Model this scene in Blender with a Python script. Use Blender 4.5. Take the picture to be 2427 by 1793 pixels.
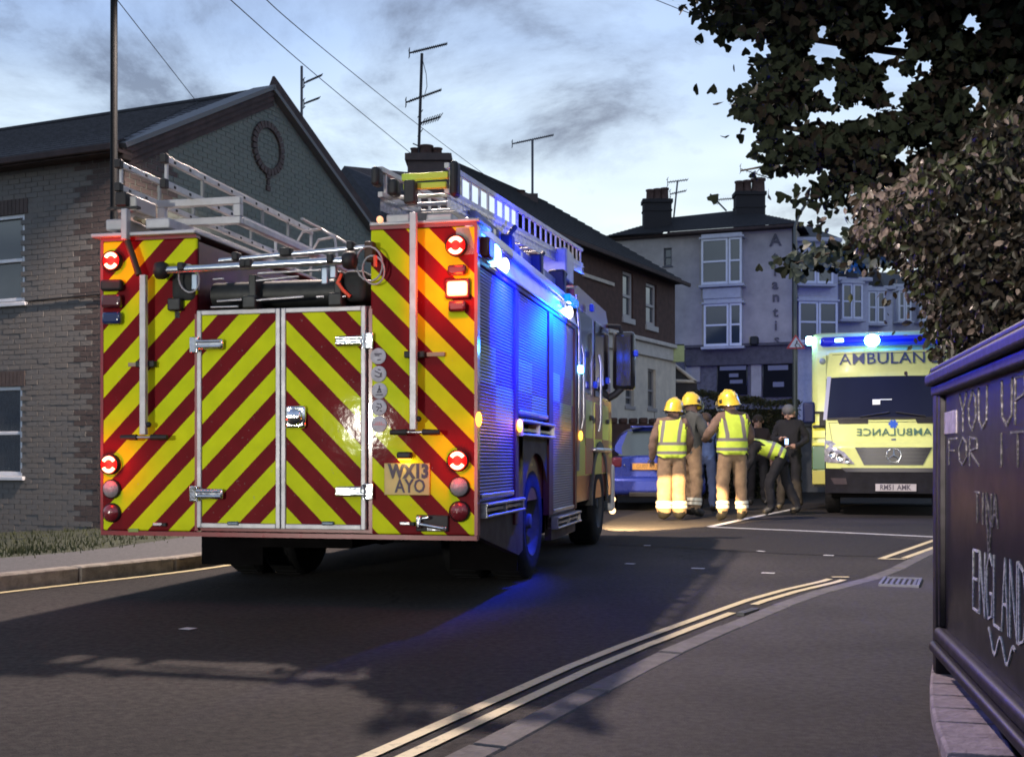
import bpy, bmesh, math, random
from mathutils import Vector, Matrix, noise
random.seed(7)
R = math.radians
scene = bpy.context.scene
COL = scene.collection
for o in list(bpy.data.objects):
    bpy.data.objects.remove(o)

# ------------------------------------------------------------------ camera
F, CX, CV, H = 2735.0, 1213.5, 1085.0, 0.92      # focal length and principal point in photo pixels, eye height
cam = bpy.data.objects.new("camera", bpy.data.cameras.new("camera"))
COL.objects.link(cam)
cam.data.sensor_width = 36.0
cam.data.lens = 36.0 * F / 2427.0
cam.data.shift_y = (CV - 896.5) / 2427.0
cam.data.clip_start = 0.05
cam.data.clip_end = 2000
cam.location = (0, 0, H)
cam.rotation_euler = (R(90), 0, 0)
scene.camera = cam

# ------------------------------------------------------------------ view
scene.view_settings.view_transform = 'Standard'
scene.view_settings.look = 'None'
scene.view_settings.gamma = 1.0
scene.view_settings.exposure = 0.0
scene.render.film_transparent = False
scene.cycles.use_denoising = True
scene.cycles.filter_width = 1.8
scene.cycles.max_bounces = 6
scene.cycles.diffuse_bounces = 2
scene.cycles.glossy_bounces = 3
scene.cycles.transmission_bounces = 3
scene.cycles.sample_clamp_indirect = 4.0
scene.cycles.caustics_reflective = False
scene.cycles.caustics_refractive = False

# ------------------------------------------------------------------ world: dusk sky, Nishita glow low down under broken cloud
world = bpy.data.worlds.new("World")
scene.world = world
world.use_nodes = True
wt = world.node_tree
wn, wl = wt.nodes, wt.links
wn.clear()
def wnode(t, **k):
    n = wn.new(t)
    for a, b in k.items():
        setattr(n, a, b)
    return n
def ramp(n, stops):
    e = n.color_ramp.elements
    while len(e) > 1:
        e.remove(e[-1])
    e[0].position = stops[0][0]; e[0].color = tuple(stops[0][1]) + (1,)
    for p, c in stops[1:]:
        x = e.new(p); x.color = tuple(c) + (1,)
tc = wnode('ShaderNodeTexCoord')
sep = wnode('ShaderNodeSeparateXYZ')
wl.new(tc.outputs['Generated'], sep.inputs[0])
grad = wnode('ShaderNodeValToRGB')
ramp(grad, [(0.0, (.26, .30, .38)), (.10, (.40, .46, .56)), (.16, (.86, 1.0, 1.05)), (.25, (.84, 1.0, 1.12)),
            (.34, (.53, .71, 1.02)), (.5, (.38, .50, .78)), (1.0, (.22, .31, .50))])
wl.new(sep.outputs['Z'], grad.inputs[0])
# project the direction on a cloud deck so that clouds flatten towards the horizon
mz = wnode('ShaderNodeMath', operation='MAXIMUM'); mz.inputs[1].default_value = 0.0
wl.new(sep.outputs['Z'], mz.inputs[0])
ad = wnode('ShaderNodeMath', operation='ADD'); ad.inputs[1].default_value = 0.10
wl.new(mz.outputs[0], ad.inputs[0])
dx = wnode('ShaderNodeMath', operation='DIVIDE'); dy = wnode('ShaderNodeMath', operation='DIVIDE')
wl.new(sep.outputs['X'], dx.inputs[0]); wl.new(ad.outputs[0], dx.inputs[1])
wl.new(sep.outputs['Y'], dy.inputs[0]); wl.new(ad.outputs[0], dy.inputs[1])
cmb = wnode('ShaderNodeCombineXYZ')
wl.new(dx.outputs[0], cmb.inputs[0]); wl.new(dy.outputs[0], cmb.inputs[1])
n1 = wnode('ShaderNodeTexNoise'); n1.inputs['Scale'].default_value = 1.25; n1.inputs['Detail'].default_value = 9
n1.inputs['Roughness'].default_value = .64
n1.inputs['Distortion'].default_value = .35
mp = wnode('ShaderNodeMapping'); mp.inputs['Location'].default_value = (5.3, 2.2, 0); mp.inputs['Scale'].default_value = (1.0, .75, 1)
wl.new(cmb.outputs[0], mp.inputs[0]); wl.new(mp.outputs[0], n1.inputs['Vector'])
cr = wnode('ShaderNodeValToRGB')
ramp(cr, [(.45, (0, 0, 0)), (.53, (.32, .32, .32)), (.62, (1, 1, 1))])
wl.new(n1.outputs['Fac'], cr.inputs[0])
n2 = wnode('ShaderNodeTexNoise'); n2.inputs['Scale'].default_value = .8; n2.inputs['Detail'].default_value = 4
wl.new(cmb.outputs[0], n2.inputs['Vector'])
bright = wnode('ShaderNodeValToRGB')
ramp(bright, [(.3, (.74, .80, .92)), (.7, (1.22, 1.18, 1.10))])
wl.new(n2.outputs['Fac'], bright.inputs[0])
mul = wnode('ShaderNodeMix', data_type='RGBA', blend_type='MULTIPLY'); mul.inputs[0].default_value = 1
wl.new(grad.outputs[0], mul.inputs[6]); wl.new(bright.outputs[0], mul.inputs[7])
mixc = wnode('ShaderNodeMix', data_type='RGBA')
mixc.inputs[7].default_value = (.16, .20, .30, 1)
fm = wnode('ShaderNodeMath', operation='MULTIPLY'); fm.inputs[1].default_value = .80
wl.new(cr.outputs[0], fm.inputs[0]); wl.new(fm.outputs[0], mixc.inputs[0])
wl.new(mul.outputs[2], mixc.inputs[6])
sky = wnode('ShaderNodeTexSky', sky_type='NISHITA', sun_disc=False)
sky.sun_elevation = R(6); sky.sun_rotation = R(10)
addn = wnode('ShaderNodeMix', data_type='RGBA', blend_type='ADD'); addn.inputs[0].default_value = .003
wl.new(mixc.outputs[2], addn.inputs[6]); wl.new(sky.outputs[0], addn.inputs[7])
bg = wnode('ShaderNodeBackground'); bg.inputs['Strength'].default_value = 1.0
wl.new(addn.outputs[2], bg.inputs['Color'])
wo = wnode('ShaderNodeOutputWorld'); wl.new(bg.outputs[0], wo.inputs[0])

# ------------------------------------------------------------------ geometry helpers
def P(u, v, Y):
    return Vector(((u - CX) / F * Y, Y, H - (v - CV) / F * Y))
def G(u, v, z=0.0):
    return P(u, v, (H - z) * F / (v - CV))
def frame(origin, dirx):
    d = Vector((dirx[0], dirx[1], 0)).normalized()
    m = Matrix.Identity(4)
    m.col[0] = (d.x, d.y, 0, 0); m.col[1] = (-d.y, d.x, 0, 0); m.col[2] = (0, 0, 1, 0)
    m.col[3] = (origin[0], origin[1], origin[2], 1)
    return m
def onplane(M, u, v, axis=1, val=0.0):
    """where the sight line through photo point (u, v) meets a plane of the frame M; returned in that frame"""
    Mi = M.inverted()
    o = Mi @ Vector((0, 0, H))
    d = Mi.to_3x3() @ Vector(((u - CX) / F, 1, -(v - CV) / F))
    t = (val - o[axis]) / d[axis]
    return o + d * t

class MB:
    def __init__(s):
        s.v = []; s.f = []; s.m = []; s.sm = []
    def add(s, vs, fs, mat=0, smooth=False, M=None):
        b = len(s.v)
        for p in vs:
            p = Vector(p)
            s.v.append(M @ p if M is not None else p)
        for f in fs:
            s.f.append(tuple(i + b for i in f)); s.m.append(mat); s.sm.append(smooth)
        return s
    def box(s, x0, x1, y0, y1, z0, z1, mat=0, M=None):
        return s.add([(x0, y0, z0), (x1, y0, z0), (x1, y1, z0), (x0, y1, z0), (x0, y0, z1), (x1, y0, z1), (x1, y1, z1), (x0, y1, z1)],
                     [(0, 3, 2, 1), (4, 5, 6, 7), (0, 1, 5, 4), (1, 2, 6, 5), (2, 3, 7, 6), (3, 0, 4, 7)], mat, False, M)
    def bev(s, x0, x1, y0, y1, z0, z1, b=.01, mat=0, M=None, seg=2, smooth=True):
        bm = bmesh.new()
        bmesh.ops.create_cube(bm, size=1)
        for q in bm.verts:
            q.co = Vector(((x0 + x1) / 2 + q.co.x * (x1 - x0), (y0 + y1) / 2 + q.co.y * (y1 - y0), (z0 + z1) / 2 + q.co.z * (z1 - z0)))
        b = min(b, .49 * min(abs(x1 - x0), abs(y1 - y0), abs(z1 - z0)))
        bmesh.ops.bevel(bm, geom=bm.edges[:] , offset=b, segments=seg, affect='EDGES', profile=.5)
        bm.verts.index_update(); bm.normal_update()
        vs_ = [q.co.copy() for q in bm.verts]
        flat = [[q.index for q in f.verts] for f in bm.faces if max(abs(f.normal.x), abs(f.normal.y), abs(f.normal.z)) > .999]
        rnd_f = [[q.index for q in f.verts] for f in bm.faces if max(abs(f.normal.x), abs(f.normal.y), abs(f.normal.z)) <= .999]
        b0_ = len(s.v); s.add(vs_, flat, mat, False, M)
        for f in rnd_f: s.f.append(tuple(i + b0_ for i in f)); s.m.append(mat); s.sm.append(smooth)
        bm.free()
        return s
    def tube(s, pts, r, n=8, mat=0, M=None, cap=True, smooth=True):
        pts = [Vector(p) for p in pts]
        rs = r if isinstance(r, (list, tuple)) else [r] * len(pts)
        vs = []; fs = []
        prev = None
        for i, p in enumerate(pts):
            a = pts[max(0, i - 1)]; c = pts[min(len(pts) - 1, i + 1)]
            t = (c - a).normalized()
            ref = prev if prev is not None else (Vector((0, 0, 1)) if abs(t.z) < .9 else Vector((1, 0, 0)))
            x = (ref - t * ref.dot(t))
            if x.length < 1e-6:
                x = t.orthogonal()
            x.normalize(); y = t.cross(x); prev = x
            for k in range(n):
                a_ = 2 * math.pi * k / n
                vs.append(p + (x * math.cos(a_) + y * math.sin(a_)) * rs[i])
        for i in range(len(pts) - 1):
            for k in range(n):
                fs.append((i * n + k, i * n + (k + 1) % n, (i + 1) * n + (k + 1) % n, (i + 1) * n + k))
        s.add(vs, fs, mat, smooth, M)
        if cap:
            L = len(pts) - 1
            s.add(vs[:n], [tuple(reversed(range(n)))], mat, False, M)
            s.add(vs[L * n:], [tuple(range(n))], mat, False, M)
        return s
    def lathe(s, prof, n=20, mat=0, M=None, smooth=True):
        """prof: (radius, height) along local z"""
        vs = []; fs = []
        for r_, z_ in prof:
            for k in range(n):
                a = 2 * math.pi * k / n
                vs.append((r_ * math.cos(a), r_ * math.sin(a), z_))
        for i in range(len(prof) - 1):
            for k in range(n):
                fs.append((i * n + k, i * n + (k + 1) % n, (i + 1) * n + (k + 1) % n, (i + 1) * n + k))
        return s.add(vs, fs, mat, smooth, M)
    def prism(s, poly, y0, y1, mat=0, M=None, smooth=False):
        """poly in (x, z), extruded along y"""
        n = len(poly)
        vs = [(p[0], y0, p[1]) for p in poly] + [(p[0], y1, p[1]) for p in poly]
        fs = [tuple(range(n)), tuple(reversed(range(n, 2 * n)))]
        fs += [(i, i + n, (i + 1) % n + n, (i + 1) % n) for i in range(n)]
        return s.add(vs, fs, mat, smooth, M)
    def quad(s, a, b, c, d, mat=0, M=None):
        return s.add([a, b, c, d], [(0, 1, 2, 3)], mat, False, M)
    def ball(s, c, r, n=12, mat=0, M=None, zs=1.0, ys=1.0, xs=1.0):
        vs = []; fs = []
        rings = n // 2 + 1
        for i in range(rings + 1):
            t = math.pi * i / rings
            for k in range(n):
                a = 2 * math.pi * k / n
                vs.append((c[0] + r * xs * math.sin(t) * math.cos(a), c[1] + r * ys * math.sin(t) * math.sin(a), c[2] + r * zs * math.cos(t)))
        for i in range(rings):
            for k in range(n):
                fs.append((i * n + k, (i + 1) * n + k, (i + 1) * n + (k + 1) % n, i * n + (k + 1) % n))
        return s.add(vs, fs, mat, True, M)
    def mesh(s, name, mats):
        me = bpy.data.meshes.new(name)
        me.from_pydata([tuple(p) for p in s.v], [], s.f)
        for m_ in (mats if isinstance(mats, (list, tuple)) else [mats]):
            me.materials.append(m_)
        me.polygons.foreach_set('material_index', s.m)
        me.polygons.foreach_set('use_smooth', s.sm)
        me.update()
        return me
    def build_each(s, name, mats, parent=None, M=None):
        """every separate island becomes an object of its own"""
        par = list(range(len(s.v)))
        def find(i):
            while par[i] != i: par[i] = par[par[i]]; i = par[i]
            return i
        # caps repeat the rim's points: weld by position
        seen = {}
        for i, p in enumerate(s.v):
            k = (round(p[0], 5), round(p[1], 5), round(p[2], 5))
            if k in seen: par[find(i)] = find(seen[k])
            else: seen[k] = i
        for f in s.f:
            for i in f[1:]: par[find(i)] = find(f[0])
        groups = {}
        for n_, f in enumerate(s.f): groups.setdefault(find(f[0]), []).append(n_)
        out = []
        for fs in groups.values():
            q = MB(); mp_ = {}
            for n_ in fs:
                idx = []
                for i in s.f[n_]:
                    if i not in mp_: mp_[i] = len(q.v); q.v.append(s.v[i])
                    idx.append(mp_[i])
                q.f.append(tuple(idx)); q.m.append(s.m[n_]); q.sm.append(s.sm[n_])
            out.append(q.build(name, mats, parent, M))
        return out
    def build(s, name, mats, parent=None, M=None, **k):
        return link(name, s.mesh(name, mats), parent, M, **k)

def link(name, data, parent=None, M=None, **k):
    o = bpy.data.objects.new(name, data)
    COL.objects.link(o)
    if parent is not None:
        o.parent = parent
    if M is not None:
        o.matrix_local = M
    for a, b in k.items():
        o[a] = b
    return o
def thing(name, label, cat, M=None, group=None):
    o = link(name, None, None, M)
    o.empty_display_size = .1
    o['label'] = label; o['category'] = cat
    if group: o['group'] = group
    return o
def copy_tree(o, parent=None):
    c = o.copy(); COL.objects.link(c)
    if parent is not None: c.parent = parent
    for ch in list(o.children):
        copy_tree(ch, c)
    return c

# ------------------------------------------------------------------ materials
_mc = {}
def mat(name, col, rough=.6, metal=0.0, var=0.0, vscale=6.0, col2=None, bump=0.0, bscale=80.0, coat=0.0, spec=.5, emit=None, estr=0.0, trans=0.0, vdetail=5.0, vlo=.35, vhi=.65, stretch=None):
    if name in _mc: return _mc[name]
    m = bpy.data.materials.new(name); m.use_nodes = True
    nt = m.node_tree; b = nt.nodes['Principled BSDF']
    b.inputs['Base Color'].default_value = (*col, 1)
    b.inputs['Roughness'].default_value = rough
    b.inputs['Metallic'].default_value = metal
    b.inputs['Coat Weight'].default_value = coat
    b.inputs['Coat Roughness'].default_value = .08
    b.inputs['Specular IOR Level'].default_value = spec
    if trans: b.inputs['Transmission Weight'].default_value = trans
    if emit:
        b.inputs['Emission Color'].default_value = (*emit, 1); b.inputs['Emission Strength'].default_value = estr
    if var or col2 or bump:
        t = nt.nodes.new('ShaderNodeTexCoord')
        src = t.outputs['Object']
        if stretch:
            mpn = nt.nodes.new('ShaderNodeMapping'); mpn.inputs['Scale'].default_value = stretch
            nt.links.new(src, mpn.inputs[0]); src = mpn.outputs[0]
    if var or col2:
        n = nt.nodes.new('ShaderNodeTexNoise'); n.inputs['Scale'].default_value = vscale; n.inputs['Detail'].default_value = vdetail
        n.inputs['Roughness'].default_value = .65
        nt.links.new(src, n.inputs['Vector'])
        rp = nt.nodes.new('ShaderNodeValToRGB')
        c2 = col2 if col2 else tuple(max(0, c * (1 - var)) for c in col)
        c1 = col if col2 else tuple(min(1, c * (1 + var)) for c in col)
        ramp(rp, [(vlo, c2), (vhi, c1)])
        nt.links.new(n.outputs['Fac'], rp.inputs[0]); nt.links.new(rp.outputs[0], b.inputs['Base Color'])
        mr = nt.nodes.new('ShaderNodeMapRange'); mr.inputs['To Min'].default_value = min(1, rough + .12); mr.inputs['To Max'].default_value = max(.03, rough - .08)
        nt.links.new(n.outputs['Fac'], mr.inputs[0]); nt.links.new(mr.outputs[0], b.inputs['Roughness'])
    if bump:
        n = nt.nodes.new('ShaderNodeTexNoise'); n.inputs['Scale'].default_value = bscale; n.inputs['Detail'].default_value = 4
        nt.links.new(src, n.inputs['Vector'])
        bp = nt.nodes.new('ShaderNodeBump'); bp.inputs['Strength'].default_value = bump; bp.inputs['Distance'].default_value = .01
        nt.links.new(n.outputs['Fac'], bp.inputs['Height']); nt.links.new(bp.outputs[0], b.inputs['Normal'])
    _mc[name] = m
    return m
def mtx(o, col):     # emission-only lamp face
    return mat(o, col, emit=col, estr=1)

def text_mesh(s, size, extrude=.002, align='CENTER', xscale=1.0, spacing=1.0, bold=0.0):
    cu = bpy.data.curves.new('txt', 'FONT')
    cu.body = s; cu.size = size; cu.extrude = extrude; cu.align_x = align; cu.align_y = 'CENTER'
    cu.space_character = spacing; cu.offset = bold; cu.resolution_u = 2
    ob = bpy.data.objects.new('txt', cu); COL.objects.link(ob)
    dg = bpy.context.evaluated_depsgraph_get()
    me = bpy.data.meshes.new_from_object(ob.evaluated_get(dg))
    bpy.data.objects.remove(ob); bpy.data.curves.remove(cu)
    tb = bmesh.new(); tb.from_mesh(me); bmesh.ops.triangulate(tb, faces=tb.faces[:]); tb.to_mesh(me); tb.free()
    me.transform(Matrix.Diagonal((xscale, 1, 1, 1)))
    return me
def text(name, s, size, M, material, parent, **k):
    """lettering whose front faces local -y of M (x right, z up)"""
    me = text_mesh(s, size, **k)
    me.transform(M @ Matrix.Rotation(R(90), 4, 'X'))
    me.materials.clear(); me.materials.append(material)
    me.name = name
    return link(name, me, parent)

def lamp(name, kind, loc, energy, color, size=.1, M=None, spot=None, aim=None, blend=.3, parent=None):
    l = bpy.data.lights.new(name, kind)
    l.energy = energy; l.color = color
    if kind != 'AREA': l.shadow_soft_size = size
    else: l.size = size
    if spot: l.spot_size = R(spot); l.spot_blend = blend
    o = bpy.data.objects.new(name, l); COL.objects.link(o)
    o.location = loc
    if aim is not None:
        o.rotation_euler = (Vector(aim) - Vector(loc)).to_track_quat('-Z', 'Y').to_euler()
    return o
# ------------------------------------------------------------------ street lamps, and unseen fill spots added behind the camera
E_M = Matrix.Translation((-1.431, 7.186, 0)) @ Matrix.Rotation(R(-12.3), 4, 'Z')
def EW(x, y, z): return E_M @ Vector((x, y, z))
LAMP_HEAD = EW(-1.35, 5.7, 7.9)
LIT = dict(
    street=lamp('street_light_glow', 'SPOT', LAMP_HEAD - Vector((0, 0, .12)), 6800, (1.0, .80, .68), .09, spot=140, aim=LAMP_HEAD - Vector((-.4, 1.2, 8)), blend=.25),
    corner=lamp('corner_light_glow', 'POINT', P(2078, 442, 24.0), 120, (1.0, .78, .50), .12),
    behind=lamp('engine_rear_fill', 'SPOT', (-8.2, -4.7, 1.5), 2900, (1.0, .96, .84), .30, spot=40, aim=(-1.5, 7.2, 1.45), blend=.6),  # added fill without a lamp body, brightens the engine's rear
    beam=lamp('ambulance_fill', 'SPOT', (-1.2, -3.0, 2.1), 7500, (1.0, .92, .78), .12, spot=23, aim=(5.3, 18, 1.3), blend=.5),  # unseen spot added to brighten the ambulance and crew
    right=lamp('right_side_fill', 'SPOT', (5.0, -9.5, 6.2), 330, (1.0, .80, .66), .15, spot=110, aim=(5, 12, 1.4), blend=.6),  # added high fill for the right side, no lamp modelled
)

# ------------------------------------------------------------------ ground
def sstep(a, b, x):
    t = min(1, max(0, (x - a) / (b - a))); return t * t * (3 - 2 * t)
def rise(x, y):
    return 2.6 * sstep(24, 52, y)
def strip(name, left, right, z, m, rows=1, label=None, bumpy=0, **k):
    """sheet between two polylines with equal point counts; z a number or a function(x, y, s)"""
    mb = MB(); n = len(left)
    vs = []
    for i in range(n):
        a, b = Vector(left[i][:2]), Vector(right[i][:2])
        for j in range(rows + 1):
            s_ = j / rows
            p = a.lerp(b, s_)
            zz = z(p.x, p.y, s_) if callable(z) else z + rise(p.x, p.y)
            vs.append((p.x, p.y, zz))
    fs = []
    for i in range(n - 1):
        for j in range(rows):
            a = i * (rows + 1) + j
            fs.append((a, a + 1, a + rows + 2, a + rows + 1))
    mb.add(vs, fs, 0, True)
    return mb.build(name, m, **k)
def densify(pts, step=.5):
    out = []
    for a, b in zip(pts[:-1], pts[1:]):
        a = Vector(a); b = Vector(b); n = max(1, int((b - a).length / step))
        for i in range(n): out.append(a.lerp(b, i / n))
    out.append(Vector(pts[-1])); return out
def smooth(pts, it=3):
    pts = [Vector(p) for p in pts]
    for _ in range(it):
        q = [pts[0]]
        for a, b in zip(pts[:-1], pts[1:]):
            q += [a.lerp(b, .25), a.lerp(b, .75)]
        q.append(pts[-1]); pts = q
    return pts
def offset(pts, d):
    """to the right of the walking direction"""
    out = []
    for i, p in enumerate(pts):
        t = (pts[min(i + 1, len(pts) - 1)] - pts[max(0, i - 1)]).normalized()
        out.append(Vector((p.x + t.y * d, p.y - t.x * d)))
    return out

asphalt = mat('asphalt', (.040, .035, .033), .84, var=.0, col2=(.016, .0145, .0155), vscale=26, bump=1.0, bscale=130, vdetail=8, spec=.25)
def _patchy(m, sc, lo, hi):
    nt = m.node_tree; b = nt.nodes['Principled BSDF']
    src = b.inputs['Base Color'].links[0].from_socket
    t = nt.nodes.new('ShaderNodeTexCoord'); n = nt.nodes.new('ShaderNodeTexNoise'); n.inputs['Scale'].default_value = sc; n.inputs['Detail'].default_value = 3
    nt.links.new(t.outputs['Object'], n.inputs['Vector'])
    r = nt.nodes.new('ShaderNodeValToRGB'); ramp(r, [(.35, (lo,) * 3), (.65, (hi,) * 3)])
    nt.links.new(n.outputs['Fac'], r.inputs[0])
    mx = nt.nodes.new('ShaderNodeMix'); mx.data_type = 'RGBA'; mx.blend_type = 'MULTIPLY'; mx.inputs[0].default_value = 1
    nt.links.new(src, mx.inputs[6]); nt.links.new(r.outputs[0], mx.inputs[7]); nt.links.new(mx.outputs[2], b.inputs['Base Color'])
_patchy(asphalt, .55, .66, 1.28)
def cracks(m, sc, strength, width):
    nt = m.node_tree; b = nt.nodes['Principled BSDF']; L = nt.links
    src = b.inputs['Base Color'].links[0].from_socket
    t = nt.nodes.new('ShaderNodeTexCoord'); n = nt.nodes.new('ShaderNodeTexNoise'); n.inputs['Scale'].default_value = 2.2; n.inputs['Detail'].default_value = 6
    L.new(t.outputs['Object'], n.inputs['Vector'])
    a = nt.nodes.new('ShaderNodeVectorMath'); a.operation = 'MULTIPLY_ADD'; L.new(n.outputs['Color'], a.inputs[0]); a.inputs[1].default_value = (.9, .9, .9); L.new(t.outputs['Object'], a.inputs[2])
    v = nt.nodes.new('ShaderNodeTexVoronoi'); v.feature = 'DISTANCE_TO_EDGE'; v.inputs['Scale'].default_value = sc; L.new(a.outputs[0], v.inputs['Vector'])
    r = nt.nodes.new('ShaderNodeValToRGB'); ramp(r, [(0, (strength,) * 3), (width, (1, 1, 1))]); L.new(v.outputs['Distance'], r.inputs[0])
    k = nt.nodes.new('ShaderNodeTexNoise'); k.inputs['Scale'].default_value = .5; L.new(t.outputs['Object'], k.inputs['Vector'])
    kr = nt.nodes.new('ShaderNodeValToRGB'); ramp(kr, [(.48, (0, 0, 0)), (.56, (1, 1, 1))]); L.new(k.outputs['Fac'], kr.inputs[0])
    w = nt.nodes.new('ShaderNodeMix'); w.data_type = 'RGBA'; w.inputs[6].default_value = (1, 1, 1, 1); L.new(kr.outputs[0], w.inputs[0]); L.new(r.outputs[0], w.inputs[7])
    mx = nt.nodes.new('ShaderNodeMix'); mx.data_type = 'RGBA'; mx.blend_type = 'MULTIPLY'; mx.inputs[0].default_value = 1
    L.new(src, mx.inputs[6]); L.new(w.outputs[2], mx.inputs[7]); L.new(mx.outputs[2], b.inputs['Base Color'])
cracks(asphalt, .55, .35, .012)
pave_m = mat('pavement_tarmac', (.042, .038, .040), .82, spec=.25, col2=(.024, .022, .025), vscale=34, bump=.6, bscale=150, vdetail=7)
_patchy(pave_m, .9, .7, 1.2)
earth = mat('earth', (.03, .035, .02), .95, var=.4, vscale=2)
kerb_m = mat('kerb_stone', (.30, .27, .23), .8, col2=(.15, .13, .11), vscale=9, bump=.4, bscale=60)
kerb_r = mat('granite_kerb', (.092, .085, .088), .8, col2=(.055, .05, .055), vscale=12, bump=.4, bscale=60)
paint_w = mat('road_paint_white', (.55, .55, .56), .6, col2=(.20, .20, .20), vscale=40, vlo=.30, vhi=.48, vdetail=8)
paint_y = mat('road_paint_yellow', (.52, .44, .24), .6, col2=(.18, .155, .10), vscale=38, vlo=.28, vhi=.46, vdetail=8)

g = MB()
N = 40
vs = []; fs = []
for j in range(N + 1):
    for i in range(N + 1):
        x = -90 + 180 * i / N; y = -30 + 330 * (j / N) ** 1.6
        vs.append((x, y, -.62 + rise(x, y) + (.5 if x > 14 else 0)))
for j in range(N):
    for i in range(N):
        a = j * (N + 1) + i; fs.append((a, a + 1, a + N + 2, a + N + 1))
g.add(vs, fs, 0, True)
g.build('ground', earth, kind='structure')

left_kerb = smooth([(-11, -6), (-6.3, 2.8), (-3.54, 8.0), (-2.575, 9.57), (-2.25, 11), (-1.6, 15), (-.4, 21), (-.2, 27), (2.5, 36), (6, 50), (14, 90)], 2)
lk = densify([Vector((p.x, p.y)) for p in left_kerb], .6)
Y1 = [(900, 1782), (1150, 1670), (1401, 1558), (1651, 1466), (1808, 1410), (1989, 1369), (2087, 1325), (2212, 1281)]
yl = [Vector(G(u, v).xy) for u, v in Y1]
right_line = [Vector((-2.4, -1.5)), Vector((-1.25, 1.8))] + yl + [Vector((8.4, 19)), Vector((10, 24)), Vector((12.5, 36)), Vector((17, 50)), Vector((27, 90))]
rl = smooth(right_line, 1)
kl_ = offset(rl, .27)          # kerb's road edge
def at_y(pl, y):
    for a, b in zip(pl[:-1], pl[1:]):
        if (a.y - y) * (b.y - y) <= 0 and a.y != b.y:
            return a.lerp(b, (y - a.y) / (b.y - a.y))
    return pl[-1] if y > pl[-1].y else pl[0]
ys = [-6 + .5 * i for i in range(0, 70)] + [29 + 1.5 * i for i in range(0, 40)]
Lp = [at_y(lk, y) + Vector((-.02, 0)) for y in ys]
Rp = [at_y(kl_, y) + Vector((.03, 0)) for y in ys]
strip('road', Lp, Rp, 0.0, asphalt, rows=8, kind='structure')
# right pavement and kerb stones
KR = .035
strip('pavement', [at_y(offset(kl_, .13), y) for y in ys], [at_y(kl_, y) + Vector((9, 0)) for y in ys], KR, pave_m, rows=4, kind='structure')
def kerb_row(name, line, w, h, m, n0, step, label, cat, base=-.02):
    root = link(name, None); root['kind'] = 'structure'
    d = 0; pts = densify(line, .05)
    acc = [0]
    for a, b in zip(pts[:-1], pts[1:]): acc.append(acc[-1] + (b - a).length)
    i0 = 0; cnt = 0
    for i, s_ in enumerate(acc):
        if s_ - acc[i0] >= step:
            a, b = pts[i0], pts[i]
            t = (b - a).normalized(); nrm = Vector((t.y, -t.x))
            j = random.uniform(-.004, .004)
            L = (b - a).length - .008
            M = frame((a.x, a.y, rise(a.x, a.y) + j), t)
            mb = MB(); mb.bev(.004, L, -w, 0, base, h, .012, seg=1, smooth=False)
            o = mb.build('kerb_stone', m, root, M)
            cnt += 1; i0 = i
    return root
kerb_row('kerb', [p for p in kl_ if -1 < p.y < 24], .13, KR + .004, kerb_r, 0, .91, '', '')
kerb_row('kerb', [p for p in reversed(lk) if -1 < p.y < 24], .14, .115, kerb_m, 0, .91, '', '')
# painted lines
def line_strip(name, pts, w, m, z=.006, **k):
    pts = densify(pts, .25)
    a = offset(pts, -w / 2); b = offset(pts, w / 2)
    return strip(name, a, b, z, m, rows=1, kind='structure')
near = [p for p in densify(smooth(right_line, 1), .2) if p.y < G(1995, 1369).y]
line_strip('double_yellow_line', near, .052, paint_y)
near2 = offset(near, .105)
ga, gb = G(1770, 1450).y, G(1815, 1440).y
line_strip('double_yellow_line', [p for p in near2 if p.y < ga], .052, paint_y)
line_strip('double_yellow_line', [p for p in near2 if p.y > gb + .05], .052, paint_y)
far = [Vector(G(2087, 1325).xy), Vector(G(2212, 1281).xy), Vector(G(2330, 1245).xy)]
line_strip('double_yellow_line', far, .06, paint_y)
line_strip('double_yellow_line', [Vector(G(2143, 1323).xy), Vector(G(2215, 1297).xy), Vector(G(2330, 1256).xy)], .06, paint_y)
line_strip('double_yellow_line', [Vector(G(2087, 1325).xy), Vector(G(2145, 1325).xy)], .06, paint_y)
line_strip('double_yellow_line', [Vector(G(1972, 1368).xy), Vector(G(2012, 1368).xy)], .06, paint_y)
line_strip('white_line', [Vector(G(1683, 1249).xy), Vector(G(1950, 1260).xy), Vector(G(2225, 1273).xy)], .11, paint_w)
line_strip('white_line', [Vector(G(1683, 1249).xy), Vector(G(1775, 1228).xy), Vector(G(1890, 1205).xy)], .11, paint_w, z=.009)
for a, b in (((1482, 1336), (1504, 1337)), ((1639, 1347), (1670, 1348)), ((1805, 1358), (1836, 1359)), ((1526, 1293), (1542, 1293)), ((1795, 1306), (1812, 1307)), ((1952, 1316), (1976, 1317)), ((432, 1490), (458, 1492))):
    line_strip('lane_dash', [Vector(G(*a).xy), Vector(G(*b).xy)], .07, paint_w)
line_strip('edge_line', [p for p in offset(lk, .10) if 5 < p.y < 20], .07, paint_y)
dark_tarmac_m = mat('dark_tarmac', (.026, .023, .023), .85, col2=(.012, .011, .012), vscale=30, bump=.8, bscale=130, spec=.22)
def dark_road_band(px):
    mb = MB(); mb.add([G(u, v, .0035) for u, v in px], [tuple(range(len(px)))]); mb.build('dark_road_band', dark_tarmac_m, kind='structure')
dark_road_band([(1470, 1262), (1700, 1258), (2080, 1268), (2190, 1282), (2070, 1318), (1880, 1312), (1620, 1298), (1440, 1290)])  # darker tarmac band across the road in front of the ambulance
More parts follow.
